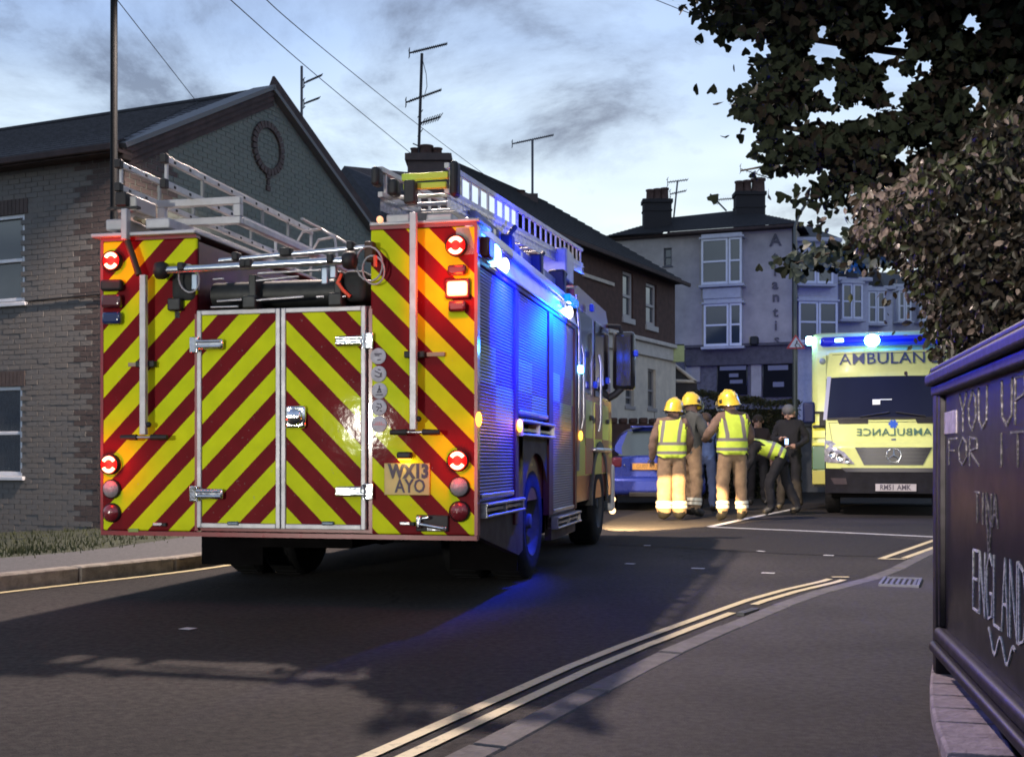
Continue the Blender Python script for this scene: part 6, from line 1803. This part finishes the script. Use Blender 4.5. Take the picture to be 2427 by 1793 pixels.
        v_ = MB(); v_.v = V; v_.f = Fq; v_.m = Mq; v_.sm = [True] * len(Fq)
        vo = v_.build('hi_vis_vest', [hv_m], root)
        at = vo.data.attributes.new('vest', 'FLOAT_VECTOR', 'POINT'); at.data.foreach_set('vector', [c for a_ in AT for c in a_])
    for s in (bands or ''):
        kn, an = J['kn' + s], J['an' + s]
        for f, w in ((.60, .022), (.74, .022)):
            c = kn.lerp(an, f); r_ = (rad_of('knL') * (1 - f) + rad_of('anL') * f) * 1.06
            d = (an - kn).normalized(); b_ = MB(); b_.tube([c - d * w, c, c + d * w], [r_, r_ * 1.01, r_], 18, cap=False); b_.build('reflective_band', mat('band_silver', (.62, .60, .50), .35), root)
    if helmet:
        Mh = Matrix.Translation(hc + hd * .035); rot = Matrix((rt, fw, hd)).transposed().to_4x4(); Mh = Mh @ rot
        h = MB(); n = 24
        prof = [(.158, -.06), (.150, -.045), (.142, .0), (.135, .045), (.112, .09), (.070, .122), (.03, .134), (0, .136)]
        vs_ = []; fs_ = []
        for r_, z_ in prof:
            for k in range(n):
                a = 2 * math.pi * k / n; back_ = max(0, -math.sin(a))
                vs_.append((r_ * math.cos(a) * .93, r_ * math.sin(a) * 1.12 - .006, z_ - (back_ * .055 if z_ < -.03 else 0)))
        for i in range(len(prof) - 1):
            for k in range(n): fs_.append((i * n + k, i * n + (k + 1) % n, (i + 1) * n + (k + 1) % n, (i + 1) * n + k))
        h.add(vs_, fs_, 0, True)
        h.tube([(0, -.16, .02), (0, -.12, .10), (0, 0, .145), (0, .12, .10), (0, .15, .03)], [.012, .016, .018, .016, .012], 8)
        ho = h.build('helmet', mat('helmet_yellow', (.62, .43, .03), .28, var=.08, coat=.6), root, Mh)
        r_ = MB(); r_.tube([(.158 * .94 * math.cos(R(a)), .158 * 1.12 * math.sin(R(a)) - .006, -.064 - .055 * max(0, -math.sin(R(a)))) for a in range(0, 361, 15)], .008, 6, cap=False); r_.build('helmet_rim', black, ho)
        for s in (-1, 1):
            r_ = MB(); r_.bev(s * .128 - .016, s * .128 + .016, -.03, .025, -.035, .02, .01); r_.build('side_vent', black, ho)
        r_ = MB(); vs_ = []
        for i in range(13):
            a = R(20 + 140 * i / 12)
            for z_, e in ((.02, 0), (-.045, .03), (-.10, .02)): vs_.append(((.158 + e) * math.cos(a) * .95, (.158 + e) * 1.12 * math.sin(a), z_))
        r_.add(vs_, [(3 * i + k, 3 * i + 3 + k, 3 * i + 4 + k, 3 * i + 1 + k) for i in range(12) for k in range(2)], 0, True); r_.build('visor', mat('visor', (.30, .34, .42), .05, coat=1.0, spec=1, trans=.6), ho)
    elif hair:
        h = MB(); h.ball(hc + hd * .03 - fw * .012, .108, 16, zs=.95); h.build('hair', hair, root)
    return root
tan = mat('fire_kit_gold', (.27, .185, .11), .85, col2=(.18, .12, .075), vscale=9, bump=.4, bscale=60)
tanj = mat('fire_kit_jacket', (.17, .11, .085), .85, col2=(.10, .065, .05), vscale=9, bump=.4, bscale=60)
boot = mat('boot_black', (.012, .012, .012), .5)
hvm = mat('hi_vis_yellow', (.50, .66, .06), .6, var=.08, vscale=14, bump=.3, bscale=20)
def vest_bands(m):
    nt = m.node_tree; b = nt.nodes['Principled BSDF']; L = nt.links
    src = b.inputs['Base Color'].links[0].from_socket
    a = nt.nodes.new('ShaderNodeAttribute'); a.attribute_name = 'vest'; s = nt.nodes.new('ShaderNodeSeparateXYZ'); L.new(a.outputs['Vector'], s.inputs[0])
    def nd(op, x, y, z=None):
        n = nt.nodes.new('ShaderNodeMath'); n.operation = op
        for i, q_ in enumerate((x, y, z)):
            if q_ is None: continue
            if isinstance(q_, (int, float)): n.inputs[i].default_value = q_
            else: L.new(q_, n.inputs[i])
        return n.outputs[0]
    b1 = nd('COMPARE', s.outputs['Y'], .13, .040); b2 = nd('COMPARE', s.outputs['Y'], .36, .040)
    b3 = nd('MULTIPLY', nd('COMPARE', nd('ABSOLUTE', s.outputs['X'], None), .115, .024), nd('GREATER_THAN', s.outputs['Y'], .36))
    k = nd('MAXIMUM', nd('MAXIMUM', b1, b2), b3)
    mx = nt.nodes.new('ShaderNodeMix'); mx.data_type = 'RGBA'; mx.inputs[7].default_value = (.17, .155, .15, 1)
    L.new(k, mx.inputs[0]); L.new(src, mx.inputs[6]); L.new(mx.outputs[2], b.inputs['Base Color'])
vest_bands(hvm)
refl = mat('reflective_grey', (.20, .18, .19), .4)
navy = mat('navy_cloth', (.005, .0055, .010), .85, var=.3, bump=.3, bscale=30)
kit = dict(top=tanj, legs=tan, shoes=boot, glove=mat('glove_dark', (.10, .07, .04), .7))
gA = G(1594, 1229)
person('firefighter in yellow helmet and hi-vis vest seen from behind, nearest the blue car', (P(1592, CV, 17.0).x, 17.0, 0), -4,
       dict(elR=(.27, .02, 1.16), wrR=(.24, .22, 1.02), haR=(.22, .29, 1.0), elL=(-.27, -.03, 1.17), wrL=(-.28, .06, .95), haL=(-.28, .09, .87), look=25,
            knL=(-.10, .0, .5), anL=(-.11, -.03, .1), knR=(.10, .02, .5), anR=(.11, .0, .1), head=(.03, .03, 1.59), crown=(.05, .05, 1.69)),
       kit, 1.0, vest=(hvm, refl), helmet=True, bulk=1.18, bands='LR', rad=dict(kn=.105, an=.10))
person('firefighter with raised visor facing right, half hidden behind the first one', (P(1634, CV, 18.0).x, 18.0, 0), -50,
       dict(elR=(.27, .04, 1.18), wrR=(.18, .25, 1.12), haR=(.12, .31, 1.12), elL=(-.27, .0, 1.17), wrL=(-.22, .2, 1.05), haL=(-.18, .26, 1.05), look=0, head=(-.02, .06, 1.60), crown=(-.03, .09, 1.70),
            knL=(-.13, .12, .52), anL=(-.15, .15, .10), toL=(-.17, .30, .05)),
       dict(kit, top=mat('fire_kit_dusty', (.045, .05, .05), .85, var=.3)), 1.07, helmet=True, bulk=1.10, bands='LR')
person('firefighter in hi-vis vest seen from behind, rightmost of the helmeted crew, left arm bent', (P(1735, CV, 16.8).x, 16.8, 0), 8,
       dict(elL=(-.34, .02, 1.20), wrL=(-.30, .26, 1.14), haL=(-.27, .33, 1.14), elR=(.28, .02, 1.16), wrR=(.22, .22, 1.04), haR=(.2, .28, 1.03), look=-22, head=(-.03, .03, 1.60), crown=(-.05, .045, 1.70),
            knL=(-.13, .02, .5), anL=(-.14, -.02, .1), knR=(.13, .02, .5), anR=(.15, .0, .1)),
       kit, 1.05, vest=(hvm, refl), helmet=True, bulk=1.12, bands='LR')
person('crew member in hi-vis jacket bending down to the left between firefighter and officer', (P(1845, CV, 18.6).x, 18.6, 0), 78,
       dict(pelvis=(0, -.05, .95), waist=(0, .10, 1.03), chest=(0, .32, 1.12), neck=(0, .48, 1.16), head=(0, .58, 1.14), crown=(0, .66, 1.10),
            shL=(-.18, .38, 1.10), elL=(-.22, .42, .86), wrL=(-.2, .52, .66), haL=(-.2, .56, .6), shR=(.18, .38, 1.10), elR=(.22, .42, .86), wrR=(.2, .54, .66), haR=(.2, .58, .6),
            hiL=(-.1, -.05, .92), hiR=(.1, -.05, .92), knL=(-.12, .15, .52), anL=(-.14, .10, .1), toL=(-.15, .25, .05), knR=(.13, -.12, .52), anR=(.14, -.32, .1), toR=(.15, -.18, .05)),
       dict(top=navy, legs=navy, shoes=boot), 1.02, vest=(hvm, refl), hair=navy)
person('officer in dark uniform standing right of the hedge looking down at a lit phone', (P(1872, CV, 20.4).x, 20.4, 0), 150,
       dict(head=(0, .05, 1.59), crown=(.0, .10, 1.68), elR=(.28, .02, 1.18), wrR=(.10, .24, 1.18), haR=(.04, .28, 1.20), elL=(-.30, .0, 1.18), wrL=(-.16, .22, 1.05), haL=(-.08, .28, 1.06), knL=(-.12, .04, .5), anL=(-.15, .0, .1), knR=(.13, .03, .5), anR=(.16, .0, .1)),
       dict(top=navy, legs=navy, shoes=boot), 1.06, hair=mat('cap_grey', (.10, .10, .11), .7))
person('bystander in dark coat in front of the hedge, face dimly lit', (P(1796, CV, 22.6).x, 22.6, 0), 176,
       dict(), dict(top=mat('coat_dark', (.02, .012, .015), .9), legs=navy, shoes=boot), 1.0, hair=mat('hair_brown', (.03, .018, .012), .8))
person('person in blue top standing between the two firefighters near the car', (P(1672, CV, 19.4).x, 19.4, 0), -15,
       dict(), dict(top=mat('blue_top', (.03, .06, .16), .8, var=.2), legs=mat('jeans', (.02, .035, .09), .85, var=.2), shoes=boot), .95, hair=mat('hair_brown', (0, 0, 0)))
t = thing('phone', 'small lit phone in the hands of the dark uniformed officer', 'phone')
a = P(1864, 1046, 19.9); q = MB(); q.bev(a.x - .035, a.x + .035, a.y - .01, a.y, a.z - .06, a.z + .06, .008); q.build('case', black, t); q = MB(); q.box(a.x - .03, a.x + .03, a.y - .0135, a.y - .0105, a.z - .05, a.z + .05); q.build('screen', mat('phone_screen', (.4, .6, 1), emit=(.4, .62, 1), estr=2.2), t)

# ------------------------------------------------------------------ chalk board on its low wall, right
sd = Vector((.213, .977)).normalized()
b0 = P(2213, CV, 4.1); 
MS = frame((1.52 - sd.x * 2.6, 4.10 - sd.y * 2.6, 0), sd)     # x grows away from the camera, far edge at x = 2.6
# seen from the road the board's face looks to -y_local ... frame y points left-back, so the face is at +y
def FS(u, v, y=0): p = onplane(MS, u, v, 1, y); return p.x, p.z
sign = thing('chalk_board', 'black framed pub chalk board with white hand lettering on the right edge', 'sign board', MS)
xe = 2.6; zb = .335; ztp = FS(2216, 912)[1]
board_m = mat('board_black', (.007, .006, .010), .30, var=.25, vscale=6, spec=.22)
frame_m = mat('board_frame', (.016, .013, .018), .5, var=.3, vscale=20, spec=.15)
q = MB(); q.bev(0, xe - .03, -.05, -.0, zb, ztp, .004); q.build('panel', board_m, sign)
q = MB(); q.bev(xe - .085, xe + .0, -.06, .025, zb - .22, ztp + .03, .012, seg=3); q.bev(xe - .12, xe - .085, -.03, .018, zb, ztp, .006); q.build('side_post', frame_m, sign)
q = MB(); q.bev(-.1, xe + .02, -.08, .05, ztp - .012, ztp + .030, .012, seg=3); q.bev(-.1, xe + .01, -.06, .03, ztp - .05, ztp - .012, .010, seg=3); q.bev(-.1, xe + .02, -.07, .03, ztp + .030, ztp + .055, .01, seg=3); q.build('top_moulding', frame_m, sign)
q = MB(); q.bev(0, xe - .09, -.05, .035, zb - .05, zb + .0, .018, seg=3); q.bev(0, xe - .09, -.05, .05, zb - .085, zb - .05, .012, seg=3); q.build('bottom_moulding', frame_m, sign)
chalk = mat('chalk', (.50, .50, .53), .95, col2=(.20, .20, .22), vscale=120, vlo=.38, vhi=.55)
chalk_dim = mat('chalk_worn', (.16, .145, .165), .95, col2=(.02, .018, .022), vscale=90, vlo=.48, vhi=.62)
def stroke(mb, pts, w):
    """pts (x, z) on the board, seen reversed from the street: far edge is left"""
    for a, b in zip(pts[:-1], pts[1:]):
        a = Vector(a); b = Vector(b); d = (b - a)
        if d.length < 1e-5: continue
        d.normalize(); n = Vector((-d.y, d.x)) * w / 2; a2 = a - d * w * .3; b2 = b + d * w * .3
        mb.add([(p.x, .0035, p.y) for p in (a2 - n, b2 - n, b2 + n, a2 + n)] + [(p.x, .0, p.y) for p in (a2 - n, b2 - n, b2 + n, a2 + n)],
               [(3, 2, 1, 0), (0, 1, 5, 4), (2, 3, 7, 6), (1, 2, 6, 5), (3, 0, 4, 7)])
GL_ = {'E': [[(1, 1), (0, 1), (0, 0), (1, 0)], [(0, .52), (.8, .52)]], 'N': [[(0, 0), (0, 1), (1, 0), (1, 1)]], 'G': [[(1, .85), (.6, 1), (.1, .8), (0, .4), (.3, .02), (.95, .1), (1, .42), (.6, .42)]],
       'L': [[(0, 1), (0, 0), (1, 0)]], 'A': [[(0, 0), (.5, 1), (1, 0)], [(.2, .38), (.8, .38)]], 'D': [[(0, 0), (0, 1)], [(-.1, 1), (.6, .9), (1, .5), (.6, .08), (-.1, 0)]],
       'U': [[(0, 1), (.05, .2), (.5, 0), (.95, .2), (1, 1)]], 'P': [[(0, 0), (0, 1), (.8, .95), (.9, .6), (0, .5)]], 'T': [[(0, 1), (1, 1)], [(.5, 1), (.5, 0)]], 'O': [[(.5, 1), (0, .6), (.1, .15), (.5, 0), (.95, .3), (.9, .8), (.5, 1)]],
       'Y': [[(0, 1), (.5, .5), (1, 1)], [(.5, .5), (.5, 0)]], 'W': [[(0, 1), (.25, 0), (.5, .7), (.75, 0), (1, 1)]], 'R': [[(0, 0), (0, 1), (.8, .9), (.8, .6), (0, .5), (1, 0)]], 'I': [[(.5, 1), (.5, 0)]], 'H': [[(0, 0), (0, 1)], [(1, 0), (1, 1)], [(0, .5), (1, .5)]], 'M': [[(0, 0), (.1, 1), (.5, .4), (.9, 1), (1, 0)]], 'F': [[(0, 0), (0, 1), (1, 1)], [(0, .55), (.7, .55)]], 'S': [[(1, .9), (.4, 1), (0, .75), (.9, .35), (.6, 0), (0, .1)]]}
def chalk_word(wd_, xs, zs0, zs1, xe_, ze0, ze1, w, m, name):
    """letters from (xs; zs0..zs1) at the far end to (xe_; ze0..ze1) near"""
    n = len(wd_)
    for i, c in enumerate(wd_):
        if c == ' ': continue
        mb = MB()
        a = xs + (xe_ - xs) * i / n; b = xs + (xe_ - xs) * (i + .78) / n
        for st in GL_[c]:
            pts = []
            for (gx, gz) in st:
                f = (i + gx * .78) / n; x = a + (b - a) * gx; lo = zs0 + (ze0 - zs0) * f; hi = zs1 + (ze1 - zs1) * f
                pts.append((x, lo + (hi - lo) * gz))
            stroke(mb, pts, w)
        o = mb.build(name, m, sign)
xA, zA0 = FS(2308, 1440); _, zA1 = FS(2308, 1302); xB, zB0 = FS(2450, 1500); _, zB1 = FS(2450, 1275)
chalk_word('ENGLAND', xA, zA0, zA1, xA - .74, zA0 - .01, zA1 + .02, .007, chalk, 'chalk_letter')
xw_, zw0_ = FS(2345, 1475)
mb = MB(); 
pts = [(xw_ - .34 * k / 16, zw0_ - .045 + .03 * math.cos(k / 16 * 4.2 * math.pi)) for k in range(17)]
stroke(mb, pts, .008); mb.build('chalk_flourish', chalk, sign)
x_, z_ = FS(2345, 1262); mb = MB(); stroke(mb, [(x_ + .02, z_ + .02), (x_, z_ - .09), (x_ - .03, z_ + .02)], .008); mb.build('chalk_caret', chalk_dim, sign)
for (word, u0, v0, v1, L_, m_, w_) in (('YOU UP', 2275, 1022, 935, 1.0, chalk_dim, .007), ('FOR IT', 2250, 1100, 1040, 1.2, chalk_dim, .006), ('TINA', 2312, 1235, 1165, .36, chalk_dim, .006)):
    xa_, z0_ = FS(u0, v0); _, z1_ = FS(u0, v1); chalk_word(word, xa_, z0_, z1_, xa_ - L_, z0_, z1_, w_, m_, 'chalk_letter')
x0, z1 = FS(2229, 980, .002); x1, z0 = FS(2267, 1026, .002)
q = MB(); q.bev(x1, x0, -.001, .004, z0, z1, .002); q.build('stuck_notice', mat('notice_lilac', (.20, .17, .20), .7, var=.3, vscale=30), sign)
# low curved wall of pale coping stones under the board
t = thing('low_wall', 'low curved wall of pale coping stones under the chalk board', 'wall')
stone = mat('coping_pale', (.26, .22, .25), .85, col2=(.17, .14, .165), vscale=10, bump=.7, bscale=35)
path_l = [Vector(G(u, v, .17).xy) for u, v in ((2240, 1512), (2216, 1545), (2203, 1600), (2204, 1660), (2216, 1710), (2250, 1800), (2330, 1990), (2440, 2300))]
pl2_ = densify(smooth(path_l, 2), .02)
acc = 0; i0 = 0
for i in range(1, len(pl2_)):
    acc += (pl2_[i] - pl2_[i - 1]).length
    if acc > .19:
        a, b = pl2_[i0], pl2_[i]; tt = (b - a).normalized(); M = frame((a.x, a.y, 0), tt)
        q = MB(); q.bev(.002, (b - a).length - .004, 0, .17, .115, .17 + random.uniform(-.004, .004), .010); q.build('coping_stone', stone, t, M)
        q = MB(); q.box(0, (b - a).length + .002, .02, .15, -.02, .115); q.build('wall_course', brick_d, t, M)
        acc = 0; i0 = i
# fill behind it
t2 = thing('planter_bed', 'dark earth bed behind the low curved wall', 'planting bed')
q = MB()
pts = [(p.x + .16, p.y, .10) for p in pl2_[::8]]
q.add(pts + [(3.2, pts[-1][1], .10), (3.2, 5.4, .10), (2.0, 5.4, .10)], [tuple(range(len(pts) + 3))]); q.build('soil', earth, t2)
q = MB(); q.box(0, xe - .1, -.32, -.09, -.02, zb + .02); q.build('plinth', brick_d, t2, MS)
# ------------------------------------------------------------------ trees, top right
def inpoly(u, v, poly):
    c = False; n = len(poly); j = n - 1
    for i in range(n):
        if (poly[i][1] > v) != (poly[j][1] > v) and u < (poly[j][0] - poly[i][0]) * (v - poly[i][1]) / (poly[j][1] - poly[i][1]) + poly[i][0]: c = not c
        j = i
    return c
rnd = random.Random(11)
crown = [(1640, -60), (1648, 20), (1690, 60), (1745, 88), (1790, 80), (1800, 125), (1785, 150), (1795, 200), (1735, 232), (1728, 275), (1790, 290), (1800, 320), (1800, 352), (1838, 372), (1825, 410),
         (1850, 450), (1900, 440), (1950, 470), (1985, 505), (2010, 480), (2060, 440), (2100, 430), (2160, 400), (2300, 380), (2500, 420), (2900, 420), (2900, -500), (1600, -500), (1600, -60)]
holes_ = [(2122, 195, 42, 60), (2108, 15, 18, 22), (1962, 200, 34, 42), (2182, 150, 26, 34), (1962, 255, 26, 8), (2260, 130, 10, 12), (2060, 140, 8, 8), (1975, 165, 14, 12), (2290, 190, 8, 8), (2090, 250, 14, 12), (1990, 100, 8, 8), (1885, 300, 14, 10), (1920, 330, 12, 8), (2320, 60, 8, 8), (1995, 240, 10, 12), (1950, 30, 9, 9), (2210, 90, 10, 8)]
low = [(1862, 610), (1900, 585), (1960, 590), (2010, 560), (2060, 530), (2110, 500), (2150, 520), (2130, 600), (2080, 640), (2040, 615), (2000, 632), (1960, 620), (1905, 625), (1885, 650), (1862, 640)]
lit = [(2015, 530), (2020, 490), (2045, 470), (2070, 450), (2110, 440), (2150, 380), (2200, 370), (2270, 390), (2300, 310), (2360, 260), (2500, 200), (2900, 200), (2900, 980), (2450, 960), (2440, 800), (2340, 850), (2300, 872), (2262, 840), (2215, 800), (2185, 740), (2150, 640), (2110, 600), (2060, 590), (2030, 560)]
ginkgo = [(0, 0), (.38, .42), (.52, .78), (.30, .92), (.05, .80), (-.05, .82), (-.34, .94), (-.52, .72), (-.34, .36)]
def soft(m, sp=.12):
    m.node_tree.nodes['Principled BSDF'].inputs['Specular IOR Level'].default_value = sp; return m
oval = [(0, 0), (.20, .22), (.27, .55), (.12, .85), (0, 1), (-.12, .85), (-.27, .55), (-.20, .22), (0, .1)]
SHAPE = [ginkgo]
def leafshape(mb, p, dirv, nrm, s, mi):
    d = dirv.normalized(); n = (nrm - d * nrm.dot(d)).normalized(); x = d.cross(n)
    vs = [p + x * a * s + d * b * s + n * (abs(a) * .25 * s) for a, b in SHAPE[0]]
    mb.add(vs, [(0, 1, 2, 3), (0, 3, 4), (0, 4, 5), (0, 5, 6), (0, 6, 7, 8)], mi)
def hole(u, v):
    for (a, b, c, d) in holes_:
        if ((u - a) / c) ** 2 + ((v - b) / d) ** 2 < 1: return True
    return False
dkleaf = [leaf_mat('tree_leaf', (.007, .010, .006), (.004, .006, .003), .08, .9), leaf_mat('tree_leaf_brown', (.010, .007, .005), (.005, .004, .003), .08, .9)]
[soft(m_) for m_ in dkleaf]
litleaf = [leaf_mat('shrub_leaf_lit', (.15, .115, .105), (.06, .045, .04), .2), leaf_mat('shrub_leaf_shaded', (.014, .010, .007), (.007, .006, .004), .15), leaf_mat('shrub_leaf_green', (.026, .030, .012), (.012, .015, .007), .2)]
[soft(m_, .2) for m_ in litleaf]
blueleaf = litleaf
tree = thing('tree', 'dark overhanging tree with fan shaped leaves filling the top right against the sky', 'tree')
q = MB(); q.tube([(6.6, 10.5, 0), (6.5, 10.3, 2), (6.2, 10.0, 4), (5.6, 9.6, 5.6), (4.8, 9.3, 6.8)], [.32, .27, .22, .16, .09], 14); trunk = q.build('trunk', mat('bark', (.045, .035, .028), .95, var=.4, vscale=12, bump=.9, bscale=20), tree)
bark = mat('bark', (0, 0, 0))
twigs = []
tries = 0
def sample(poly, Y0, Y1, holes=True):
    us = [p[0] for p in poly]; vs = [p[1] for p in poly]
    while True:
        u = rnd.uniform(min(us), max(us)); v = rnd.uniform(min(vs), max(vs))
        if inpoly(u, v, poly) and not (holes and hole(u, v)): return u, v, rnd.uniform(Y0, Y1)
edge_leaves = []
mbl = MB()
def clump(p):  # mixed leaf colours also paint lit and shaded clumps, shadier low and right
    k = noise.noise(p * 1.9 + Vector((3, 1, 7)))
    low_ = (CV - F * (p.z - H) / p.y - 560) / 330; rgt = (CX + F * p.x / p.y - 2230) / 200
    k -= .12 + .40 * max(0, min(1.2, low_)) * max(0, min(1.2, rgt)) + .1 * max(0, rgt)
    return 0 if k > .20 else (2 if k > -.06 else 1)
def spray(n_tw, poly, Y0, Y1, per, size, mb, mi_fn, holes=True, spread=.13, edge=None):
    for _ in range(n_tw):
        u, v, Y = sample(poly, Y0, Y1, holes)
        c = P(u, v, Y); d = Vector((rnd.gauss(-.5, .7), rnd.gauss(0, .5), rnd.gauss(-.35, .5))).normalized()
        for k in range(per):
            p = c + d * rnd.uniform(-.2, .2) + Vector((rnd.gauss(0, spread), rnd.gauss(0, spread * 1.5), rnd.gauss(0, spread)))
            uu = CX + F * p.x / p.y; vv = CV - F * (p.z - H) / p.y
            wj = Vector((uu * .03, vv * .03, 2)); 
            if holes and (hole(uu + 26 * noise.noise(wj), vv + 30 * noise.noise(wj + Vector((5, 5, 5)))) or noise.noise(Vector((uu * .011, vv * .013, 7))) > .36): continue
            wob = Vector((uu * .012, vv * .012, 0)); uj = uu + 45 * noise.noise(wob) + rnd.gauss(0, 8); vj = vv + 45 * noise.noise(wob + Vector((9, 3, 1))) + rnd.gauss(0, 8)
            if not inpoly(uj, vj, poly) and rnd.random() < .93: continue
            ld = Vector((rnd.gauss(-.2, .5), rnd.gauss(0, .5), rnd.gauss(-.7, .5)))
            if ld.length < .01: continue
            nr_ = Vector((rnd.gauss(0, .6), rnd.gauss(-1, .6), rnd.gauss(0, .6)))
            s = size * rnd.uniform(.7, 1.2)
            if edge is not None and not inpoly(uu - 55, vv, poly) and -20 < vv < 900 and uu < 2300: edge.append((p, ld, nr_, s))
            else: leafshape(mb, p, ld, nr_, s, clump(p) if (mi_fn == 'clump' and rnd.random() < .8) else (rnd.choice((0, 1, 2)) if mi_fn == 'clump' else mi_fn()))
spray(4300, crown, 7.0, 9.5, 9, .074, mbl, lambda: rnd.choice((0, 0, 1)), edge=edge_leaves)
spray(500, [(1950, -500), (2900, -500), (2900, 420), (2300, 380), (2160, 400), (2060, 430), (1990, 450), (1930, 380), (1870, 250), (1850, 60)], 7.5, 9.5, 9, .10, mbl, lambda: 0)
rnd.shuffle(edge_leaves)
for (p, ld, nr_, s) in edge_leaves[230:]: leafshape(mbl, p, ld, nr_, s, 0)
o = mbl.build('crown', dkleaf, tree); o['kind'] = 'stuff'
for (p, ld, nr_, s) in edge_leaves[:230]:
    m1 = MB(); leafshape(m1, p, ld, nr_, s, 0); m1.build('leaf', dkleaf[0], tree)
# limbs and twigs
for (pts_, r0) in (([(2600, 100, 9.2), (2350, 150, 9), (2100, 120, 8.6), (1900, 90, 8.3), (1720, 40, 8.0)], .05), ([(2500, 300, 9), (2250, 320, 8.8), (2020, 330, 8.4), (1850, 300, 8.1), (1760, 255, 8.0)], .045),
                   ([(2400, 350, 8.8), (2200, 400, 8.6), (2000, 400, 8.4), (1860, 385, 8.3), (1755, 405, 8.2)], .028), ([(2300, 0, 9), (2200, 200, 8.8), (2150, 400, 8.7)], .04), ([(1860, 385, 8.3), (1820, 375, 8.25), (1780, 360, 8.2)], .006), ([(1810, 390, 8.25), (1790, 412, 8.2), (1830, 425, 8.2)], .005)):
    m1 = MB(); m1.tube([P(*p) for p in pts_], [r0 * (1 - .8 * i / (len(pts_) - 1)) for i in range(len(pts_))], 8); m1.build('branch', bark, tree)
# low hanging spray lit blue, nearer the ambulance
t3 = thing('hanging_branch', 'low leafy branch lit blue by the beacons in front of the white bay house', 'branch')
mbl = MB(); spray(62, low, 14.3, 15.6, 11, .15, mbl, lambda: rnd.choice((0, 0, 1)), holes=False, spread=.13)
o = mbl.build('leaves', [leaf_mat('blue_lit_leaf', (.07, .09, .07), (.035, .05, .04), .55), dkleaf[0]], t3); o['kind'] = 'stuff'
m1 = MB(); m1.tube([P(2200, 480, 14.8), P(2100, 545, 14.8), P(2000, 590, 14.8), P(1880, 625, 14.8)], [.03, .02, .014, .006], 8); m1.build('stem', bark, t3)
SHAPE[0] = oval
# lit shrub mass at the right
shrub = thing('shrub', 'tall reddish brown and green shrub mass behind the chalk board at the right edge', 'shrub')
mbl = MB()
def midx(): return rnd.choice((0, 0, 1, 2))
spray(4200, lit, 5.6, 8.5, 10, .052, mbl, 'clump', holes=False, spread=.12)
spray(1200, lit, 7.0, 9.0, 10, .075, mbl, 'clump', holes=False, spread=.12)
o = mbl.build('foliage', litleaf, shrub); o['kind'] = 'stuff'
q = MB(); q.tube([(3.9, 7.4, 0), (3.7, 7.3, 1.2), (3.3, 7.2, 2.4), (2.9, 7.1, 3.2)], [.12, .10, .07, .03], 10); q.build('trunk', bark, shrub)
